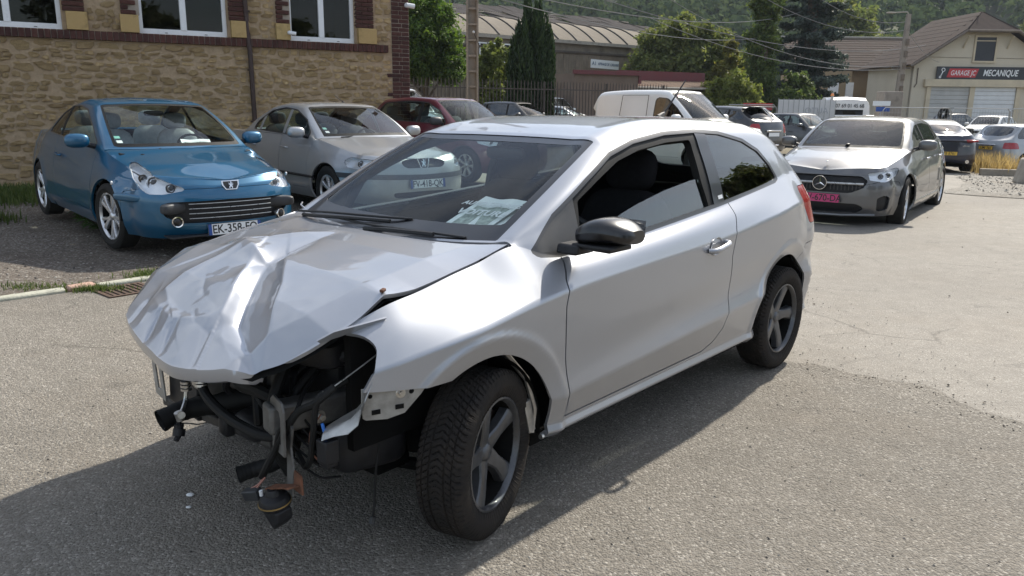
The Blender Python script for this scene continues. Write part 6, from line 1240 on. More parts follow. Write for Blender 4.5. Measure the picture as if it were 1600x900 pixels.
def gen(P):
    W, H, wb, fo, ro = P['W'], P['H'], P['wb'], P['fo'], P['ro']; zn, zb, zb2 = P['zn'], P['zb'], P['zb2']; xw0, xw1, xr1 = P['xw0'], P['xw1'], P['xr1']
    xF, xR = P.get('xF', fo * .50), -wb - ro * P.get('kr', .40); xs = P.get('xws', xw0 - .25); g = P.get('gnd', .19); yr = P.get('yr', W * .665); hatch = P.get('hatch', True)
    zh = P.get('zh', zb + .03)
    belt = [(xF, zn + .055), (0, zb - (zb - zn) * .33), (xs, zb), (-wb * .5, (zb + zb2) / 2), (-wb * .9, zb2), (xR, zb2)]
    yt = P.get('yt', [(xF, W * .75), (0, W * .815), (xs, W * .85), (-wb * .5, W * .885), (-wb * .9, W * .865), (xR, W * .80)])
    def mw(b, f=.10, r=.05): return [(xF, b - f), (xF * .4, b - f * .25), (0, b), (-wb * .75, b), (xR, b - r)]
    cz = P.get('crz', .44)
    rows = [dict(y=mw(W - .055), z=[(0, g)], xf=fo - .05, zf=g, xr=-wb - ro + .06, zr=g + .10),
            dict(y=mw(W - .012), z=[(0, g + .10)], xf=fo - .01, zf=g + .08, xr=-wb - ro + .02, zr=g + .16),
            dict(y=mw(W), z=[(0, cz), (-wb, cz + .05)], xf=fo, zf=P.get('zbm', .44), xr=-wb - ro, zr=.50),
            dict(y=mw(W - .010), z=[(0, cz + .14), (-wb, cz + .19)], xf=fo - .012, zf=.56, xr=-wb - ro + .01, zr=.66),
            dict(y=[(x, y * .45 + (W - .010 - (.10 if x == xF else .05 if x == xR else 0)) * .55) for x, y in yt], z=[(x, z - (z - cz - .14) * .34) for x, z in belt], xf=fo - .05, zf=zn - .045, xr=-wb - ro + .05, zr=P['zt'] - .12),
            dict(y=yt, z=belt, xf=P.get('xn', fo - .10), zf=zn, xr=-wb - ro + .10, zr=P['zt'])]
    yA = float(np.interp(-xs, [-p[0] for p in yt], [p[1] for p in yt]))
    mid = lambda t: (xs + (xw1 - xs) * t, yA - .03 + (yr - yA + .03) * t ** 1.3, zb + .012 + (H - .065 - zb - .012) * t + .022 * math.sin(math.pi * t), xw0 + (xw1 + .02 - xw0) * t, zh + (H - .035 - zh) * t + .018 * math.sin(math.pi * t))
    st = [(xF * .55, None, 0, 0, P.get('xn', fo - .10) * .62, zn + (zh - zn) * .55, 0), (xs * .2, None, 0, 0, .30 * xw0 + .10, zn + (zh - zn) * .86, 0)]
    for t, c in ((0, 1), (.35, 0), (.7, 0), (1, 1)): m = mid(t); st.append((m[0], m[0], m[1], m[2], m[3], m[4], c))
    xm = (xw1 + xr1) / 2
    st += [(xw1 - .22, xw1 - .22, yr - .005, H - .042, xw1 - .22, H - .010, 0), (xm, xm, yr - .008, H - .036, xm, H, 0)]
    if hatch:
        zr_, e = P.get('zre', H - .07), P.get('xre', xr1 - .12)
        st += [(xr1, xr1, yr - .012, H - .085, xr1 - .02, H - .035, 0), (2.30, e + .10, yr - .03, zr_ - .07, e, zr_, 1, 'u'), (2.78, e - .05, yr - .03, (zr_ + P['zt']) / 2 - .02, (e - wb - ro + .10) / 2, (zr_ + P['zt']) / 2 + .03, 0, 'u')]
    else:
        xt, zt2 = P['xt'], P['zt2']
        st += [(xr1, xr1, yr - .01, H - .075, xr1 - .03, H - .045, 1), ((xr1 + xt) / 2, (xr1 + xt) / 2, (yr + W * .78) / 2 - .01, (H - .075 + zb2 + .03) / 2 + .03, (xr1 + xt) / 2 - .05, (H - .045 + zt2) / 2 + .02, 0), (xt, xt, float(np.interp(-xt, [-p[0] for p in yt], [p[1] for p in yt])) - .03, zb2 + .012, xt - .06, zt2, 1)]
    return dict(xF=xF, xR=xR, n=P.get('n', (12, 66, 12)), nf=P.get('nf', 2.5), nr=P.get('nr', 3.0), nv=P.get('nv', 3), hatch=hatch, crown=2.3, bulge=.012, crease=P.get('crease', (2,)), rows=rows, st=st)
def make_car(name, label, loc, yaw, P, group=None):
    root = thing(name, label, 'car', loc, yaw, group); wb, W, H = P['wb'], P['W'], P['H']; pt = P['paint']; Rt = P.get('R', .315)
    if P.get('pitch'): root.rotation_euler = (0, P['pitch'], yaw)
    sp = gen(P); ra = Rt + .045
    def warp(G, U, vv):
        for cx in (0, -wb):
            d = np.hypot(G[..., 0] - cx, G[..., 2] - Rt); s = np.clip((ra + .06 - d) / .03, 0, 1); s2 = np.clip((ra + .2 - d) / .2, 0, 1)
            G[..., 1] += np.where((U[:, None] < 2.2) & (U[:, None] > .8), 1, 0) * np.clip((P['zb'] - .02 - G[..., 2]) / .15, 0, 1) * (s * s * (3 - 2 * s) * .006 + s2 * s2 * .012)
        return G
    sp['warp'] = warp; sk = car_skin(sp); us = sp['us']; uc, ut = us[2], us[5]; zb, zb2, xw1, xr1, xs = P['zb'], P['zb2'], P['xw1'], P['xr1'], P.get('xws', P['xw0'] - .25)
    full = sk
    ws, sk = cut(sk, uv(uc + .006, ut - .010, 2.09, 9, 1, .12))
    if sp['hatch']: rw, sk = cut(sk, uv(us[-2] + .04, 2.88, 2.18, 9, 1, .15))
    else: rw, sk = cut(sk, uv(us[-3] + .015, us[-1] - .012, 2.16, 9, 1, .13))
    if P.get('norear'): sk = join(sk, rw); rw = PM(np.zeros((0, 8)), [])
    for cx in (0, -wb): sk = drop(sk, arch(cx, Rt, ra))
    DLO = P.get('dlo') or [(xs - .13, zb + .035), (xs + (xw1 - xs) * .5 - .06, zb + (H - zb) * .52), (xw1 - .10, H - .105), (xw1 - .35, H - .085), ((xw1 + xr1) / 2, H - .078), (xr1 + .10, H - .115), (P.get('xq', xr1 - .20), zb2 + .16), (P.get('xq', xr1 - .20) - .04, zb2 + .04), (-wb * .5, (zb + zb2) / 2 + .022)]
    if DLO != 'none': dlo, sk = cut(sk, both(side(DLO, .03), both(more(7, .95), less(7, 2.06))))
    else: dlo = PM(np.zeros((0, 8)), [])
    feats = []
    for nm, f, kind, kw in P.get('cuts', ()):                # grille openings, lamps and the like
        pc, sk = cut(sk, f); feats.append((nm, pc, kind, kw))
    low = less(7, 1.04)
    doors = []
    for poly in P.get('doors', ()): d, sk = part2(sk, both(side(poly, .02), low), .0025); doors.append(d)
    hood, sk = part2(sk, both(both(less(6, uc - .012), more(7, 1.03)), more(6, P.get('uh', .28))), .003)
    bump = None
    if P.get('bline'): bump, sk = part2(sk, both(side(P['bline'], .01), low), .002)
    sk2 = sk
    panel('body_shell', sk, pt, root, 0, .02)
    panel('bonnet', hood, pt, root, 0, .012)
    if bump is not None: panel('front_bumper', bump, pt, root, 0, .012)
    gl = P.get('glass', 'glass_tint')
    panel('windscreen', keep(ws, uv(uc + .020, ut - .020, 2.13, 9, 1, .12)), P.get('wglass', 'glass_clear'), root, 0, 0, -.004); panel('windscreen_border', drop(ws, uv(uc + .020, ut - .020, 2.13, 9, 1, .12)), 'rubber', root, 0, .004, -.003)
    panel('rear_window', rw, gl, root, 0, 0, -.004)
    inner, trim = cut(dlo, side(DLO, .03) if False else (lambda V: both(side(DLO, .03), more(7, -9))(V) + .014)) if DLO != 'none' else (dlo, dlo)
    px_ = P.get('pillars', (-wb * .5,))
    for sd in (1, -1):
        for d in doors: panel('door', d, pt, root, sd, .014)
        panel('window_trim', trim, 'trim_dark', root, sd, .012, -.001)
        rest = inner; xe = sorted(px_, reverse=True)
        for xp in xe:
            a, rest = cut(rest, more(0, xp + .035)); panel('side_window', a, gl, root, sd, 0, -.006)
            b_, rest = cut(rest, more(0, xp - .035)); panel('pillar_trim', b_, P.get('pillarmat', 'rubber'), root, sd, .005, -.003)
        panel('side_window', rest, gl, root, sd, 0, -.006)
    for nm, pc, kind, kw in feats:
        kw = dict(kw)
        if kind == 'lamp':
            for sd in (1, -1): lamp_glass(root, pc, sd, nm, kw.get('bulbs', ()), kw.get('depth', .045))
        elif kind == 'rlamp':
            for sd in (1, -1): panel(nm, pc, kw.get('mat', 'lamp_red'), root, sd, .01, .004)
        elif kind == 'hole': panel(nm, pc, kw.get('mat', 'plastic_black'), root, 0, kw.get('fl', -.04), -.04)
        elif kind == 'hole2':
            for sd in (1, -1): panel(nm, pc, kw.get('mat', 'plastic_black'), root, sd, -.03, -.03)
        elif kind == 'skin': panel(nm, pc, kw['mat'], root, 0, .006, kw.get('off', .001))
        elif kind == 'skin2':
            for sd in (1, -1): panel(nm, pc, kw['mat'], root, sd, .006, kw.get('off', .001))
    lin = drop(drop(full, uv(uc - .02, ut, 2.0, 9, 1, .12)), either(both(side(DLO, .02), both(more(7, .9), less(7, 2.1))) if DLO != 'none' else less(0, -99), less(6, uc - .02))) if not P.get('nolining') else None
    if lin is not None:
        if not P.get('norear'): lin = drop(lin, uv(us[-2] + .02 if sp['hatch'] else us[-3], 2.9 if sp['hatch'] else us[-1], 2.1, 9, 1, .12))
        panel('inner_lining', keep(lin, lambda V: .50 - V[:, 2]), 'interior', root, 0, 0, -.035, lining=True)
    # running gear
    ri = P.get('rim', RIM5); mt = ('tyre', P.get('rimmat', 'rim_silver'), 'disc'); rr = P.get('rr', .205); tw = P.get('tw', .20)
    for cx in (0, -wb):
        for sd in (1, -1): wheel(root, (cx, sd * (W - .02 - tw / 2), Rt), Rt, tw, rr, ri, sd, P.get('steer', 0) if cx == 0 else 0, False, mt, .3 * sd + cx)
    b = MB(); b.box((-wb * .5, 0, .22), (wb + .9, W * 1.66 - .12, .10)); 
    for cx in (0, -wb):
        for sd in (1, -1): b.lathe([(ra - .01, 0), (ra - .01, .30)], 16, 'y', Matrix.Translation((cx, W - .34 if sd > 0 else -W + .04, Rt)), R(0), R(180))
    b.build('underbody', 'well', root)
    # cabin
    sm_ = P.get('seat', 'fabric_black'); zf_ = .30; zs = zb - .42
    b = MB(); b.prism([(P['xw0'] - .06, zb - .02), (P['xw0'] - .10, zb - .3), (xs - .45, zb - .3), (xs - .48, zb - .1), (xs - .25, zb - .01), (xs - .05, zb + .012)], -W * .76, W * .76, 'y'); b.build('dashboard', 'interior', root, 30, bevel=.015)
    M = Matrix.Translation((xs - .55, .36 if not P.get('rhd') else -.36, zb - .06)) @ Matrix.Rotation(R(-25), 4, 'Y'); b = MB(); b.tube([M @ Vector((0, .18 * math.cos(t), .18 * math.sin(t))) for t in np.linspace(0, 2 * math.pi, 20, endpoint=False)], .014, 6, closed=True); b.ell(M @ Vector((0, 0, 0)), (.03, .08, .07), 10, 6); b.tube([M @ Vector((0, -.17, 0)), M @ Vector((0, .17, 0))], .014, 6); b.build('steering_wheel', 'plastic_black', root)
    for xx, n_ in ((xs - .95, 'front_seat'),) + (((xs - 1.80, 'rear_seat'),) if P.get('rear_seats', True) else ()):
        for yy in (.36, -.36):
            s = empty(n_, (0, 0, 0), 0, root)
            b = MB(); b.ell((xx + .25, yy, zs), (.26, .24, .09), 12, 6, 4); b.ell((xx - .05, yy, zs + .28), (.08, .235, .30), 14, 8, 3.6, (0, R(-13), 0)); b.build('seat_back', sm_, s)
            b = MB(); b.ell((xx - .14, yy, min(H - .24, zs + .66)), (.05, .13, .09), 14, 8, 3); b.build('headrest', sm_, s)
    b = MB(); b.ell((xw1 + .05, 0, H - .16), (.018, .11, .03), 12, 6, 3.5); b.build('rear_view_mirror', 'plastic_black', root)
    mm = P.get('mirror', pt)
    for sd in (1, -1) if P.get('mirrors', True) else ():
        m = empty('door_mirror', (0, 0, 0), 0, root); mx = xs - .24; my = W * .90
        b = MB(); b.ell((mx, sd * (my + .12), zb + .085), (.075, .115, .072), 18, 10, 2.8, (0, 0, sd * .15)); b.build('mirror_cap', mm, m)
        b = MB(); b.tube([(mx + .02, sd * (my - .06), zb + .02), (mx + .01, sd * (my + .04), zb + .05)], .028, 8); b.build('mirror_foot', 'plastic_black', m)
    if P.get('handles', True):
        for xh in P.get('hx', ()):
            for sd in (1, -1): b = MB(); b.tube([(xh + .09, sd * (W - .03), P['hz'] - .004), (xh + .075, sd * (W - .004), P['hz']), (xh - .075, sd * (W - .004), P['hz'] + .006), (xh - .09, sd * (W - .03), P['hz'] + .004)], .013, 8); b.build('door_handle', P.get('hmat', pt), root)
    root['_u'] = 0; del root['_u']
    return root
# ================================================================== the parked cars
paint('paint_blue', (.001, .090, .190), .42, .36, .02); paint('paint_greysilver', (.36, .37, .385), .5, .38, .10); paint('paint_redwine', (.105, .008, .022), .35, .36, .08)
paint('paint_gunmetal', (.105, .105, .108), .45, .40, .05); paint('paint_black', (.012, .012, .014), .2, .35, .12); paint('paint_navy', (.010, .012, .028), .25, .32, .05); paint('paint_white', (.70, .70, .69), 0, .45, .10, False); paint('paint_darkgrey', (.045, .047, .05), .45, .36, .12); paint('paint_grey', (.28, .29, .30), .5, .36, .12)
G_ROW = 'cars parked nose-out before the stone building'; G_YARD = 'cars standing in the yard'
# --- metallic blue coupe-cabriolet
b_lamp = front([(-.175, .640), (.02, .600), (.16, .600), (.27, .655), (.375, .735), (.46, .845), (.40, .850), (.18, .775), (-.03, .700)], .012, 35)
blue = make_car('coupe', 'metallic blue coupe-cabriolet with clear headlamps parked beside the stone wall', (-3.30, 8.16, .03), -.828, dict(W=.88, H=1.42, wb=2.605, fo=.95, ro=.80, zn=.705, zb=.925, zb2=.985, zt=.96, xw0=-.02, xw1=-1.08, xr1=-1.85, xws=-.34, hatch=False, xt=-2.62, zt2=1.01, xq=-2.36, yr=.585, pitch=R(1.2),
    paint='paint_blue', R=.32, rr=.225, rim=RIM5T, tw=.205, seat='leather_grey', glass='glass_tint', nf=2.3, steer=R(6), n=(22, 90, 12), nv=4, crease=(2, 4), zbm=.40,
    dlo=[(-.50, .955), (-.80, 1.145), (-1.15, 1.300), (-1.45, 1.338), (-1.80, 1.325), (-2.10, 1.235), (-2.32, 1.06), (-2.34, 1.005), (-1.4, .975)], pillars=(-1.80,),
    doors=[[(-.42, .98), (-.44, .6), (-.42, .33), (-1.72, .33), (-1.80, .45), (-1.85, .7), (-1.86, 1.02)]], hx=(-1.62,), hz=.80, bline=[(.62, .645), (.36, .60), (.32, .05), (1.2, .05), (1.2, .645)],
    cuts=[('headlamp', b_lamp, 'lamp', dict(bulbs=((.48, .062), (.22, .045), (.72, .040)))), ('grille', front([(-.3, .325), (.46, .335), (.60, .40), (.62, .50), (.56, .53), (-.3, .545)], .02), 'hole', {})]))
def blue_bits(r):
    g = lambda y: .945 - .30 * abs(y) ** 2.2
    for z in (.375, .42, .465, .51):
        MB().tube([(g(y) - .012, y, z) for y in np.linspace(-.40, .40, 13)], .0045, 6).build('grille_bar', 'satin_metal', r)
    for sd in (1, -1):
        b = MB(); b.ell((g(.52) - .035, sd * .505, .475), (.05, .155, .050), 18, 8, 4, (0, 0, -sd * .42)); b.build('bumper_pad', 'plastic_grey', r)
        M = Matrix.Translation((.868, sd * .500, .352)) @ Matrix.Rotation(sd * .40, 4, 'Z'); b = MB(); M = M @ Matrix.Translation((.004, 0, 0)); b.lathe([(.034, .0), (.040, .016), (.050, .018), (.054, .01), (.054, -.03)], 24, 'x', M); f = b.build('fog_lamp', 'chrome', r)
        b = MB(); b.ell(M @ Vector((0, 0, 0)), (.02, .040, .040), 14, 8); b.build('lamp_lens', 'gloss_black', f)
        b = MB(); b.ell((.48, sd * .800, .555), (.18, .022, .038), 18, 8, 3.5, (0, 0, -sd * .42)); b.build('rubbing_strip', 'paint_blue', r)
        MB().cyl((.30, sd * .868, .675), (.30, sd * .880, .675), .018, 12).build('side_repeater', 'white_plastic', r)
        b = MB(); b.ell((.12, sd * .52, .912), (.012, .02, .006), 8, 6); b.build('washer_jet', 'plastic_black', r)
    # shield badge with a rampant lion
    M = frame((.905, 0, .665), (0, 1, 0), (-.35, 0, 1)); s = [(-.085, .045), (.085, .045), (.082, 0), (.055, -.045), (-.055, -.045), (-.082, 0)]
    b = MB(); b.prism(s, -.004, .006, 'z', M); e = b.build('badge', 'chrome', r, 30, bevel=.003); b = MB(); b.prism([(x * .84, y * .80) for x, y in s], .006, .0075, 'z', M); b.build('badge_field', 'ink_black', e, 30); lion(e, M @ Matrix.Translation((0, -.001, .008)), .034)
    plate(r, frame((.955, 0, .265), (0, 1, 0), (-.1, 0, 1)), 'EK-358-FQ'); MB().box((.85, 0, .215), (.22, 1.2, .02)).build('chin_spoiler', 'plastic_black', r, bevel=.008)
    b = MB(); b.tube([(-.06, -.30, .945), (-.15, 0, .968), (-.20, .35, .972)], .008, 6); b.build('wiper', 'plastic_black', r)
def lion(parent, M, s):
    """small rampant lion silhouette: body, raised forelegs, hind legs, head and curled tail"""
    b = MB()
    for P in ([(-.35, -.25), (-.05, -.45), (.30, .10), (.28, .50), (.02, .58), (-.12, .30)], [(.28, .50), (.30, .88), (.08, 1.0), (-.12, .86), (.02, .58)], [(-.12, .42), (-.62, .62), (-.66, .48), (-.18, .22)], [(-.18, .20), (-.60, .15), (-.62, .02), (-.22, .02)], [(-.35, -.25), (-.62, -.62), (-.45, -.95), (-.28, -.9), (-.38, -.62), (-.05, -.45)], [(-.05, -.45), (.22, -.62), (.12, -.98), (.32, -.98), (.45, -.55), (.25, -.05)], [(.25, -.05), (.55, -.12), (.66, .30), (.52, .66), (.44, .60), (.52, .28), (.46, .05), (.30, .10)]):
        b.prism([(x * s, y * s) for x, y in P], 0, .003, 'z', M)
    return b.build('lion_emblem', 'chrome', parent, 30)
blue_bits(blue)
# --- dusty grey-silver saloon
p406 = make_car('saloon', 'dusty grey-silver saloon parked between the blue coupe and the dark red car', (-1.70, 10.48, .06), -.85, dict(W=.88, H=1.40, wb=2.70, fo=.97, ro=.95, zn=.715, zb=.925, zb2=.965, zt=.92, xw0=-.16, xw1=-1.08, xr1=-2.05, xws=-.42, hatch=False, xt=-2.72, zt2=.985, xq=-2.32, yr=.575,
    paint='paint_greysilver', R=.308, rr=.195, rim=RIM7, tw=.195, seat='fabric_grey', nf=2.4, n=(18, 80, 12), nv=4, glass='glass_tint', wglass='glass_pale', rimmat='rim_silver', pillars=(-1.33, -2.12), pillarmat='paint_greysilver',
    doors=[[(-.46, .97), (-.50, .6), (-.47, .31), (-1.30, .31), (-1.30, .6), (-1.33, .97)], [(-1.34, .97), (-1.31, .6), (-1.31, .31), (-2.18, .31), (-2.38, .52), (-2.44, .75), (-2.34, .98)]], hx=(-1.14, -2.16), hz=.80,
    cuts=[('headlamp', front([(-.10, .615), (.20, .600), (.43, .625), (.455, .70), (.36, .745), (-.02, .715)], .02, 35), 'lamp', dict(bulbs=((.62, .045), (.3, .045)))), ('grille', front([(-.3, .615), (.29, .62), (.33, .70), (.2, .725), (-.3, .73)], .02), 'hole', {}), ('lower_grille', front([(-.3, .255), (.42, .26), (.46, .33), (-.3, .345)], .02), 'hole', {}), ('bumper_strip', front([(-.4, .47), (.95, .50), (.95, .56), (-.4, .53)], .005), 'skin', dict(mat='plastic_grey', off=.012))]))
M = frame((.90, 0, .672), (0, 1, 0), (-.25, 0, 1)); lion(p406, M, .05)
b = MB(); b.tube([tuple(M @ Vector(p)) for p in ((-.085, .055, .0), (-.055, -.05, .004), (-.035, -.062, .004))], .006, 6); b.tube([tuple(M @ Vector(p)) for p in ((.085, .055, .0), (.055, -.05, .004), (.035, -.062, .004))], .006, 6); b.build('badge_frame', 'chrome', p406)
plate(p406, frame((.99, 0, .430), (0, 1, 0), (-.1, 0, 1)), 'FV-418-QK')
for s in (1, -1): MB().tube([(-.30 + .0, s * .885, .46), (-1.2, s * .893, .47), (-2.2, s * .89, .48)], .018, 6).build('rubbing_strip', 'plastic_black', p406)
b = MB(); b.tube([(-1.45, .25, 1.385), (-1.52, .27, 1.40)], .014, 6); b.tube([(-1.50, .26, 1.40), (-1.75, .26, 1.50)], .004, 6); b.build('aerial', 'plastic_black', p406)
b = MB(); b.tube([(-.22, -.50, .955), (-.27, -.05, .972), (-.34, .30, .975)], .008, 6); b.tube([(-.24, .05, .965), (-.33, .5, .965)], .008, 6); b.build('wiper', 'plastic_black', p406)
# --- dark red hatchback
red = make_car('hatchback', 'dark red hatchback between the grey-silver saloon and the round tree', (-.30, 14.1, .14), -.70, dict(W=.84, H=1.44, wb=2.47, fo=.80, ro=.60, zn=.72, zb=.935, zb2=.985, zt=.98, xw0=-.12, xw1=-.98, xr1=-2.35, xws=-.38, paint='paint_redwine', R=.295, rr=.185, rim=RIM7, tw=.175, mirror='plastic_grey', seat='fabric_grey', n=(14, 60, 12), glass='glass_tint', xq=-2.42, pillars=(-1.22,),
    doors=[[(-.42, .97), (-.46, .6), (-.43, .31), (-1.22, .31), (-1.22, .97)]], hx=(-1.08,), hz=.80, cuts=[('headlamp', front([(.0, .63), (.25, .62), (.45, .67), (.47, .78), (.30, .77), (.05, .72)], .03, 38), 'lamp', dict(bulbs=((.5, .05),))), ('grille', front([(-.3, .58), (.20, .59), (.26, .66), (-.3, .665)], .02), 'hole', {}), ('lower_grille', front([(-.3, .27), (.40, .28), (.42, .38), (-.3, .40)], .03), 'hole', {})]), G_ROW)
# --- grey executive hatch with pink plate
merc = make_car('hatchback', 'gunmetal hatchback with a pink number plate and star emblem on its grille', (4.41, 10.73, -.06), 4.081, dict(W=.895, H=1.40, wb=2.73, fo=.90, ro=.80, zn=.735, zb=.945, zb2=1.03, zt=1.02, xw0=-.20, xw1=-1.12, xr1=-2.55, xws=-.46, paint='paint_gunmetal', R=.325, rr=.228, rim=RIM5T, tw=.205, seat='fabric_black', n=(24, 90, 12), nv=4, nf=2.2, glass='glass_dark', wglass='glass_tint', xq=-2.72, pillars=(-1.40, -2.38), crease=(2, 4), steer=R(4), zbm=.42,
    doors=[[(-.50, .98), (-.54, .6), (-.50, .30), (-1.38, .30), (-1.40, .98)], [(-1.41, .98), (-1.39, .30), (-2.15, .30), (-2.35, .50), (-2.42, .75), (-2.40, 1.03)]], hx=(-1.22, -2.24), hz=.84, hmat='chrome', bline=[(.70, .62), (.34, .615), (.30, .05), (1.2, .05), (1.2, .50), (.95, .52)],
    cuts=[('headlamp', front([(.02, .635), (.22, .615), (.45, .695), (.52, .775), (.40, .775), (.00, .725)], .01, 35), 'lamp', dict(bulbs=((.35, .032), (.6, .030)))), ('grille', front([(-.3, .475), (.36, .475), (.50, .54), (.54, .63), (.46, .685), (-.3, .69)], .025), 'hole', dict(fl=-.03)), ('lower_grille', front([(-.3, .225), (.44, .23), (.54, .29), (.44, .345), (-.3, .35)], .02), 'hole', {}), ('side_intake', front([(.21, .25), (.36, .27), (.38, .43), (.30, .455), (.20, .42)], .03, 30), 'hole2', {})]), None)
def merc_bits(r):
    g = lambda y: .905 - .34 * abs(y) ** 2.3
    b = MB(); b.tube([(g(y) - .012, y, .590) for y in np.linspace(-.50, .50, 15)], .016, 8); b.build('grille_bar', 'satin_metal', r)
    for k in range(-11, 12):
        y = k * .042
        if abs(y) > .09: MB().box((g(y) - .03, y, .545), (.006, .010, .075)).build('grille_slat', 'trim_dark', r)
    o = star_mesh(.088).build('star_badge', 'chrome', r, loc=(.915, 0, .59)); MB().lathe([(0, -.004), (.086, -.004)], 24, 'x').build('badge_disc', 'ink_black', o)
    plate(r, frame((.930, 0, .405), (0, 1, 0), (-.05, 0, 1)), 'WW-670-DA', mat='plate_pink', euro=False)
    b = MB(); b.tube([(.80, -.66, .22), (.92, -.3, .205), (.93, 0, .20), (.92, .3, .205), (.80, .66, .22)], .018, 6); b.build('lip_spoiler', 'paint_gunmetal', r)
    b = MB(); b.ell((-.30, 0, 1.03), (.05, .03, .008), 10, 6); b.build('washer_jet', 'plastic_black', r); MB().ell((.66, 0, .845), (.025, .02, .006), 12, 6).build('bonnet_badge', 'chrome', r)
    for sd in (1, -1): MB().tube([(-.48, sd * .80, .965), (-1.4, sd * .815, 1.005), (-2.5, sd * .79, 1.06)], .008, 6).build('window_chrome', 'chrome', r); MB().tube([(-.42, sd * .88, .30), (-2.3, sd * .885, .305)], .012, 6).build('sill_chrome', 'satin_metal', r)
merc_bits(merc)
# ================================================================== cars further back
def small(name, label, loc, yaw, grp=None, **kw):
    P = dict(W=.86, H=1.46, wb=2.5, fo=.82, ro=.65, zn=.73, zb=.94, zb2=1.0, zt=1.0, xw0=-.12, xw1=-1.0, xr1=-2.4, xws=-.40, R=.305, rr=.19, rim=RIM7, tw=.185, n=(12, 50, 12), nv=3, pillars=(-1.25,), doors=[[(-.45, .97), (-.48, .6), (-.45, .31), (-1.25, .31), (-1.25, .97)]], hx=(-1.1,), hz=.80,
             cuts=[('headlamp', front([(.0, .64), (.25, .63), (.46, .69), (.48, .79), (.30, .77), (.05, .73)], .03, 38), 'lamp', {}), ('grille', front([(-.3, .56), (.25, .57), (.30, .66), (-.3, .67)], .02), 'hole', {}), ('lower_grille', front([(-.3, .27), (.40, .28), (.42, .38), (-.3, .40)], .03), 'hole', {})]); P.update(kw)
    z = float(gz(loc[0], loc[1])) + (loc[2] if len(loc) > 2 else 0); return make_car(name, label, (loc[0], loc[1], z), yaw, P, grp)
def tail(z0, z1, x0, x1=-9): return ('tail_lamp', both(side([(x0, z1), (x0 + .06, z0), (x1, z0), (x1, z1)], .03), more(1, .50)), 'rlamp', {})
small('people_carrier', 'silver people carrier whose roof shows above the dark red hatchback', (-2.15, 19.0, .15), -.80, paint='paint_silver', H=1.66, zb=1.05, zb2=1.1, zt=1.05, zn=.80)
small('hatchback', 'black hatchback parked at the foot of the yew', (1.18, 29.5, .08), -.56, paint='paint_black', H=1.50, glass='glass_dark', wglass='glass_tint')
small('estate_car', 'small grey car with open door line beyond the railings left of the white van', (3.35, 37.0, .05), -.35, paint='paint_grey', H=1.42)
small('box_van', 'white car mostly hidden behind the yew and railings', (2.75, 40.0, .25), -.9, paint='paint_white', H=1.62)
van = small('delivery_van', 'white panel van standing behind the roof of the wreck', (4.30, 16.67, .12), -.82, paint='paint_white', W=.86, H=1.71, wb=2.51, fo=.80, ro=.60, zn=.86, zb=1.04, zb2=1.06, zt=1.06, zh=1.08, xw0=.02, xw1=-.92, xr1=-2.75, xws=-.26, yr=.62, norear=True, dlo=[(-.36, 1.07), (-.62, 1.33), (-.88, 1.52), (-1.12, 1.54), (-1.20, 1.50), (-1.20, 1.10)], pillars=(), rear_seats=False, xre=-2.98, zre=1.62, doors=[[(-.30, 1.10), (-.42, .6), (-.40, .33), (-1.28, .33), (-1.30, 1.10)]], glass='glass_dark', wglass='glass_pale', rimmat='rim_dark')
for sd in (1, -1): MB().box((-1.95, sd * .845, .95), (1.05, .012, .03)).build('slide_rail', 'plastic_grey', van)
for sd in (1, -1):
    b = MB(); [b.tube(q, .006, 4) for q in ([(-1.34, sd * .80, 1.10), (-1.35, sd * .715, 1.58)], [(-1.34, sd * .715, 1.58), (-2.05, sd * .715, 1.58)], [(-2.05, sd * .715, 1.58), (-2.07, sd * .80, 1.10)])]; b.build('door_seam', 'rubber', van)
b = MB(); b.ell((-1.05, .0, 1.705), (.04, .015, .02), 8, 6); b.build('aerial_base', 'plastic_black', van)
toy = small('hatchback', 'black hatchback seen from behind with chrome strip over its plate', (5.55, 25.56, .12), R(123.7), paint='paint_black', W=.88, H=1.50, wb=2.6, ro=.72, zb=.97, zb2=1.06, zt=1.05, xr1=-2.55, glass='glass_dark', pillars=(-1.3, -2.2), cuts=[tail(.74, 1.00, -3.08), ('headlamp', front([(.0, .64), (.25, .63), (.46, .69), (.48, .79), (.05, .73)], .03, 38), 'lamp', {})])
MB().box((-3.325, 0, .80), (.03, .62, .05)).build('chrome_strip', 'chrome', toy, bevel=.01); plate(toy, frame((-3.335, 0, .70), (0, -1, 0), (0, 0, 1)), ' ', mat='plate_white', euro=False, w=.46); b = MB(); b.tube([(-3.05, -.4, 1.10), (-3.10, 0, 1.12)], .012, 6); b.build('rear_wiper', 'plastic_black', toy); MB().tube([(-2.2, 0, 1.48), (-2.5, 0, 1.66)], .005, 5).build('aerial', 'plastic_black', toy); b = MB(); b.tube([(-3.12, -.6, .42), (-3.33, -.2, .40), (-3.33, .2, .40), (-3.12, .6, .42)], .02, 6); b.build('bumper_chrome', 'chrome', toy)
MB().box((-2.72, 0, 1.47), (.30, 1.05, .03), (0, R(-4), 0)).build('roof_spoiler', 'paint_black', toy, bevel=.01)
small('hatchback', 'dark grey hatchback standing behind the black one beside the tow truck', (11.9, 30.3, .20), -.95, paint='paint_darkgrey', W=.88, H=1.50, wb=2.65, xr1=-2.5, zb=.96, zb2=1.04, zt=1.02, pillars=(-1.3, -2.2), glass='glass_tint', wglass='glass_pale')
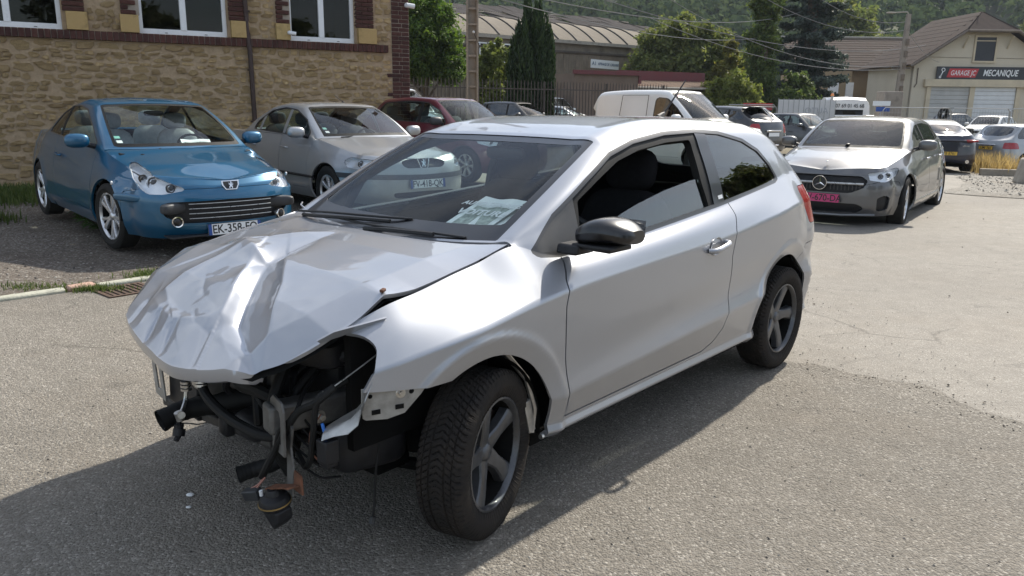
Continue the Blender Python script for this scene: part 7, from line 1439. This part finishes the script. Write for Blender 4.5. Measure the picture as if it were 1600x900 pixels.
bmw = small('crossover', 'navy blue crossover with yellow plate seen from behind beyond the gunmetal hatchback', (14.2, 28.1, .03), R(76), paint='paint_navy', W=.94, H=1.60, wb=2.86, fo=.88, ro=.95, zn=.86, zb=1.06, zb2=1.16, zt=1.13, xw0=-.2, xw1=-1.15, xr1=-2.2, R=.36, rr=.25, tw=.26, xre=-2.85, zre=1.46, glass='glass_dark', pillars=(-1.4, -2.3), rim=RIM5T, gnd=.24, crz=.55, cuts=[tail(.93, 1.02, -3.40)])
plate(bmw, frame((-3.83, 0, .60), (0, -1, 0), (-.08, 0, 1)), '9 TB B761', mat='plate_yellow', euro=False); MB().box((-3.62, 0, .98), (.40, 1.5, .06)).build('lamp_bar', 'paint_navy', bmw, bevel=.02)
for sd in (1, -1): b = MB(); b.cyl((-3.70, sd * .55, .36), (-3.85, sd * .55, .36), .055, 14); b.build('exhaust', 'chrome', bmw); b = MB(); b.box((-3.72, sd * .62, .985), (.28, .42, .055), (0, 0, sd * .35)); b.build('tail_light', 'lamp_red', bmw, bevel=.015)
b = MB(); b.lathe([(0, .01), (.05, .008), (.052, 0)], 20, 'x', Matrix.Translation((-3.69, 0, 1.09)) @ Matrix.Rotation(math.pi, 4, 'Z')); b.build('round_badge', 'chrome', bmw)
text('lettering', 'xDrive', .075, 'chrome', bmw, frame((-3.80, -.48, .83), (0.25, -1, 0), (-.05, 0, 1)), .003)
bcl = small('people_carrier', 'grey people carrier seen from behind at the right edge beside the stone block', (18.4, 27.6, -.05), R(28), paint='paint_grey', W=.88, H=1.56, wb=2.75, fo=.85, ro=.72, zb=.98, zb2=1.06, zt=1.02, zn=.80, xr1=-2.75, glass='glass_dark', pillars=(-1.3, -2.3), rim=RIM5, cuts=[tail(.78, .98, -3.05)])
plate(bcl, frame((-3.48, 0, .80), (0, -1, 0), (-.05, 0, 1)), 'UMI 760', mat='plate_yellow', euro=False, w=.46); MB().box((-3.46, 0, .90), (.03, .56, .04)).build('chrome_strip', 'chrome', bcl, bevel=.01); b = MB(); b.tube([(-3.2, -.35, 1.09), (-3.22, 0, 1.12)], .012, 6); b.build('rear_wiper', 'plastic_black', bcl)
small('off_roader', 'white off-roader with roof rails behind the mesh fence', (24.6, 42.4, .0), R(220), paint='paint_white', W=.90, H=1.66, wb=2.67, fo=.80, ro=.75, zn=.93, zb=1.13, zb2=1.18, zt=1.15, xw0=-.15, xw1=-1.0, xr1=-2.6, R=.34, rr=.21, gnd=.25, crz=.55, pillars=(-1.25, -2.2), glass='glass_dark', wglass='glass_tint', cuts=[('headlamp', front([(.1, .76), (.30, .74), (.46, .80), (.44, .92), (.15, .90)], .03, 38), 'lamp', {}), ('grille', front([(-.3, .74), (.42, .76), (.42, .88), (-.3, .89)], .02), 'hole', {})])
small('off_roader', 'black off-roader parked before the left roller door', (30.6, 54.0, .0), R(20), paint='paint_black', W=.90, H=1.70, zn=.95, zb=1.12, zb2=1.17, zt=1.12, R=.34, rr=.21, gnd=.25, crz=.55, glass='glass_dark')
small('pickup', 'pale pick-up with dark cab parked before the pier of the garage doors', (34.6, 53.5, .0), R(200), paint='paint_greysilver', W=.90, H=1.66, zn=.95, zb=1.10, zb2=1.15, zt=1.12, R=.34, rr=.21, gnd=.25, crz=.55, glass='glass_dark', wglass='glass_tint')
small('off_roader', 'dark grey off-roader at the right edge before the white roller door', (39.8, 53.5, .0), R(195), paint='paint_darkgrey', W=.90, H=1.70, zn=.95, zb=1.12, zb2=1.17, zt=1.12, R=.34, rr=.21, gnd=.25, crz=.55, glass='glass_dark')
# ---- tow truck, cab seen from behind
TT = thing('tow_truck', 'white tow truck with phone number on its cab and amber beacon', 'truck', (14.65, 36.2, -.50), R(88))
S = []
for x, w0, w1, zt_, in ((-.95, .94, .86, 2.32), (-.75, .98, .90, 2.42), (.2, .98, .90, 2.45), (.7, .97, .80, 2.25), (1.25, .95, .78, 1.45), (1.9, .93, .8, 1.30), (2.0, .85, .75, 1.05)):
    S.append([(x, -w0 * .96, .55), (x, -w0, .8), (x, -w0, 1.35), (x, -w1, zt_ - .22), (x, -w1 + .16, zt_ - .03), (x, 0, zt_ + .01), (x, w1 - .16, zt_ - .03), (x, w1, zt_ - .22), (x, w0, 1.35), (x, w0, .8), (x, w0 * .96, .55)])
b = MB(); b.grid(np.array(S), flip=True); b.add(S[0], [tuple(range(11))]); b.build('cab', 'paint_white', TT, 40)
rw_ = empty('rear_window', (0, 0, 0), 0, TT); b = MB(); b.box((-.965, 0, 1.66), (.02, 1.10, .36)); b.build('pane', 'window_glass', rw_, bevel=.03); b = MB(); b.box((-.958, 0, 1.66), (.02, 1.22, .46)); b.build('seal', 'rubber', rw_, bevel=.03)
for y in (-.42, .42): MB().box((-.985, y, 1.66), (.03, .30, .30)).build('work_lamp', 'plastic_black', TT, bevel=.05)
text('phone_number', '07 69 01 45 68', .235, 'ink_black', TT, frame((-.972, -.02, 2.05), (0, -1, 0), (.12, 0, 1)), .004, sx=.86); b = MB(); b.tube([(-.975, .72, 2.12), (-.975, .68, 2.02), (-.975, .73, 1.96)], .018, 6); b.build('phone_symbol', 'ink_black', TT)
b = MB(); b.tube([(-1.15, .84, .8), (-1.15, .84, 2.45)], .055, 10); b.build('beacon_post', 'raw_metal', TT); b = MB(); b.lathe([(.0, .12), (.05, .11), (.075, .03), (.075, 0), (0, 0)], 16, 'z', Matrix.Translation((-1.15, .84, 2.46))); b.build('beacon', 'lamp_orange', TT)
b = MB(); b.box((-3.4, 0, .95), (4.6, 2.1, .14)); b.build('deck', 'raw_metal', TT, bevel=.02); b = MB(); [b.tube([(-1.3, y, 1.0), (-1.3, y, 1.62)], .04, 8) for y in (-.98, .98)]; b.tube([(-1.3, -.98, 1.62), (-1.3, .98, 1.62)], .045, 8); b.build('headboard', 'paint_white', TT); MB().box((-1.36, -.72, 1.62), (.02, .5, .07)).build('warning_stripe', 'plate_yellow', TT)
for y in (-1, 1): m = empty('door_mirror', (0, 0, 0), 0, TT); b = MB(); b.ell((.55, y * 1.22, 1.55), (.07, .12, .20), 12, 8, 3.5); b.build('mirror_head', 'plastic_black', m); b = MB(); b.tube([(.6, y * .95, 1.45), (.55, y * 1.2, 1.45)], .025, 6); b.build('mirror_arm', 'plastic_black', m)
b = MB(); b.box((-1.5, 0, .62), (5.6, .8, .2)); b.build('chassis', 'well', TT)
for x in (1.2, -3.6):
    for sd in (1, -1): wheel(TT, (x, sd * .84, .36), .36, .24, .21, RIM7, sd, 0, False, ('tyre', 'rim_silver', 'disc'))
# ---- site fence panels, banner and signs
simple('mesh_grey', (.36, .36, .35), .5, .7)
def site_panel(label, a, c, h=2.0, z=-.5):
    a, c = Vector((a[0], a[1], z)), Vector((c[0], c[1], z)); L = (c - a).length; t = thing('mesh_fence', label, 'fence', a, math.atan2(c.y - a.y, c.x - a.x), 'mesh site fence panels'); b = MB()
    b.tube([(0, 0, .1), (0, 0, h - .12), (.12, 0, h), (L - .12, 0, h), (L, 0, h - .12), (L, 0, .1)], .022, 6); b.build('frame', 'mesh_grey', t)
    b = MB(); n = int(L / .16); [b.box((k * L / n, 0, h / 2), (.006, .006, h - .1)) for k in range(1, n)]; [b.box((L / 2, 0, .25 + k * .22), (L, .006, .006)) for k in range(8)]; o = b.build('wires', 'mesh_grey', t, None); o['kind'] = 'stuff'
    b = MB(); [b.box((q, 0, .06), (.22, .6, .14)) for q in (0, L)]; b.build('foot', 'concrete', t, bevel=.02)
site_panel('mesh fence panel right of the tow truck cab', (14.9, 32.6), (18.4, 34.0)); site_panel('mesh fence panel before the heap of tyres and black off-roader', (18.45, 34.0), (21.6, 35.2)); site_panel('mesh fence panel across the white off-roader', (21.65, 35.2), (24.9, 36.2))
site_panel('mesh fence panel left of the white banner', (8.9, 33.8), (11.05, 34.0), 1.95, -.4)
BN = thing('banner', 'white printed banner stretched over a fence left of the tow truck', 'banner', (11.1, 34.0, -.42), R(-8)); G = np.array([[(x, .05 * math.sin(x * 4) * (z > .3), z) for z in np.linspace(.55, 2.2, 8)] for x in np.linspace(0, 2.3, 24)]); b = MB(); b.grid(G); simple('banner_white', (.66, .65, .64), .7, 0, 0, .06, 3); b.build('sheet', 'banner_white', BN, 60); 
b = MB(); [b.tube([(x, -.05, .5), (x, -.05, 2.25)], .012, 5) for x in np.linspace(0, 2.3, 12)]; o = b.build('fence_wires', 'mesh_grey', BN); o['kind'] = 'stuff'
simple('print_grey', (.45, .45, .46), .7); text('print', 'AUTO', .34, 'print_grey', BN, frame((1.55, -.075, 1.75), (-1, 0, 0), (0, 0, 1)), .002)
RS = thing('hoarding', 'red and blue hoarding on the fence beside the white banner', 'sign', (9.75, 34.2, -.4), R(-5)); MB().box((.55, 0, 1.88), (1.2, .03, .28)).build('red_board', 'sign_red', RS); MB().box((.62, 0, 1.60), (1.0, .03, .20)).build('blue_board', 'ink_blue', RS); text('lettering', 'auto', .2, 'ink_white', RS, Matrix.Translation((.55, -.02, 1.88)) @ Matrix.Rotation(R(90), 4, 'X'), .002)
SP = thing('road_sign', 'small white direction sign over a blue plate beside the tow truck', 'sign', (15.9, 35.0, -.45), 0); MB().box((0, 0, 2.12), (.75, .04, .20)).build('arrow_board', 'sign_white', SP); MB().box((.08, 0, 1.88), (.6, .04, .20)).build('blue_board', 'ink_blue', SP); MB().cyl((0, .03, 0), (0, .03, 2.2), .03, 8).build('post', 'mesh_grey', SP)
# tyres heaped behind the fence
rt = random.Random(4); tme = tyre_mesh(.32, .20, .20, False); tme.materials.append(MATS['tyre'])
spots = [(x, y, .11 + .215 * k) for x, y, n_ in ((20.5, 39.0, 6), (21.25, 39.1, 6), (22.0, 39.0, 5)) for k in range(n_)] + [(20.75, 39.0, 1.72)]; lab = ['bottom', 'second', 'third', 'fourth', 'fifth', 'topmost']; col_ = ['left', 'middle', 'right']
for k, (x, y, z) in enumerate(spots):
    o = link('discarded_rubber', tme, None); o.location = (x + rt.uniform(-.05, .05), y, z - .5); o.rotation_euler = (R(90) + rt.uniform(-.05, .05), 0, rt.uniform(0, 3)) if k < 17 else (R(8), 0, .5)
    tag(o, '%s black tyre of the %s stack beside the garage' % (lab[k % 6] if k < 12 else lab[(k - 12) if k < 16 else 5], col_[min(2, k // 6)]) if k < 17 else 'black tyre standing upright on top of the stacks beside the garage', 'tyre', 'stacked old tyres')
# stone block, timber baulk, dry grass, red table
b = MB(); b.prism([(-.42, 0), (.42, 0), (.34, .62), (-.30, .60)], -.32, .32, 'y'); o = b.build('stone_block', 'concrete', None, 30, loc=(12.35, 18.7, float(gz(12.35, 18.7))), rot=(0, 0, R(-12)), bevel=.05, seg=3); tag(o, 'rough concrete block at the right edge before the grey people carrier', 'block')
b = MB(); b.box((0, 0, .10), (1.3, .22, .20)); o = b.build('timber_baulk', 'wood_grey', None, loc=(14.6, 23.6, float(gz(14.6, 23.6))), rot=(0, 0, R(-18)), bevel=.02); tag(o, 'weathered timber baulk lying before the dry grass', 'timber')
grass('dry_grass', 'tall straw-dry grass between the navy crossover and the grey people carrier', np.vstack([blob((15.2, 25.4), (.45, .8), 1000, 31), blob((16.2, 27.6), (.6, .9), 900, 32), blob((14.9, 24.2), (.7, .5), 350, 33)]), .62, 'dry_grass', 31, .008, .8)
leafy('weed', 'tall green weed rising out of the dry grass behind the crossover', (16.3, 28.6), 22, 1.35, .55, 41, size=.14)
TB = thing('garden_table', 'small table with red top between tow truck and fence', 'table', (15.2, 33.0, -.45)); MB().box((0, 0, 1.45), (.9, .6, .05)).build('top', 'sign_red', TB, bevel=.01)
for sx in (-.38, .38):
    for sy in (-.24, .24): MB().box((sx, sy, .71), (.05, .05, 1.43)).build('leg', 'steel_old', TB)
MB().box((0, 0, 0), (.01, .01, .01))
# pale pillar beside the sign
b = MB(); b.box((0, 0, 1.35), (.85, .85, 2.7)); o = b.build('gate_pillar', 'pole_concrete', None, loc=(16.9, 36.5, -.5), bevel=.04); tag(o, 'square grey gate pillar behind the road sign', 'pillar')
# ---- papers and stickers inside the cars
simple('leaflet_print', (.36, .40, .36), .7, 0, 0, .5, 40); simple('sticker_green', (.20, .50, .42), .6)
def sheet_paper(name, label, M, w, h, curl, printed=True, cat='leaflet'):
    t = thing(name, label, cat); t.matrix_world = M; G = np.array([[(x, y, curl * ((x / w) ** 2 * .6 + .4 * (y / h)) + .004 * math.sin(9 * x / w)) for y in np.linspace(-h / 2, h / 2, 8)] for x in np.linspace(-w / 2, w / 2, 10)]); b = MB(); b.grid(G); b.grid(G - np.array((0, 0, .0015)), flip=True); b.build('sheet', 'paper_white', t, 60)
    if printed:
        G2 = G[1:-1, 1:-2] + np.array((0, 0, .0012)); b = MB(); b.grid(G2); b.build('print', 'leaflet_print', t, 60)
        text('lettering', 'AUTO SERVICES', h * .16, 'ink_white', t, Matrix.Translation((.0, h * .22, curl * .35 + .008)), .0006, bold=.001); text('lettering', 'VOITURE', h * .22, 'ink_white', t, Matrix.Translation((0, -.01, curl * .22 + .008)), .0006, bold=.0015)
    return t
HM = Matrix.Translation(HERO_LOC) @ Matrix.Rotation(HERO_YAW, 4, 'Z')
sheet_paper('leaflet', 'plain pale leaflet lying under the printed one on the wreck\'s dashboard', HM @ frame((-.66, .27, .968), (-.25, 1, .0), (-1, -.1, .22)), .24, .31, .02, False)
sheet_paper('leaflet', 'printed leaflet lying on top on the wreck\'s dashboard', HM @ frame((-.675, .155, .985), (0, 1, .02), (-1, .2, .34)), .24, .31, .02)
BMx = Matrix.Translation((-3.30, 8.16, .03)) @ Matrix.Rotation(-.828, 4, 'Z'); sheet_paper('leaflet', 'white leaflet behind the windscreen of the blue coupe', BMx @ Matrix.Translation((-.40, .22, .965)) @ Matrix.Rotation(R(80), 4, 'Z') @ Matrix.Rotation(R(25), 4, 'X'), .30, .21, .02, True)

for nm, base, yaw_, p in (('blue', (-3.30, 8.16, .03), -.828, (-.50, -.53, 1.005)), ('grey', (-1.70, 10.48, .06), -.85, (-.58, -.50, 1.01))):
    Mx = Matrix.Translation(base) @ Matrix.Rotation(yaw_, 4, 'Z')
    for k, (mt, dz_) in enumerate((('paper_white', .0), ('sticker_green', .075))):
        b = MB(); b.box((0, 0, 0), (.055, .045, .0015)); o = b.build('sticker', mt); o.matrix_world = Mx @ frame((p[0] - dz_ * 1.0, p[1], p[2] + dz_ * .55), (0, 1, 0), (-.85, 0, .52)); tag(o, ('white' if k == 0 else 'green') + ' square sticker inside the windscreen of the ' + ('blue coupe' if nm == 'blue' else 'grey-silver saloon'), 'sticker')
# ================================================================== air between here and the hill
hm = bpy.data.materials.new('haze_air'); hm.use_nodes = True; MATS['haze_air'] = hm; hn = hm.node_tree; hn.nodes.remove(hn.nodes['Principled BSDF'])
pv = hn.nodes.new('ShaderNodeVolumePrincipled'); pv.inputs['Color'].default_value = (.78, .87, 1.0, 1); pv.inputs['Density'].default_value = .00026; pv.inputs['Anisotropy'].default_value = .0; hn.links.new(pv.outputs[0], hn.nodes['Material Output'].inputs['Volume'])
b = MB(); b.box((140, 150, 85), (1700, 1160, 180)); o = b.build('haze', 'haze_air', None, None); o['kind'] = 'stuff'; o['label'] = 'thin blue haze in the air towards the hill'; o['category'] = 'haze'
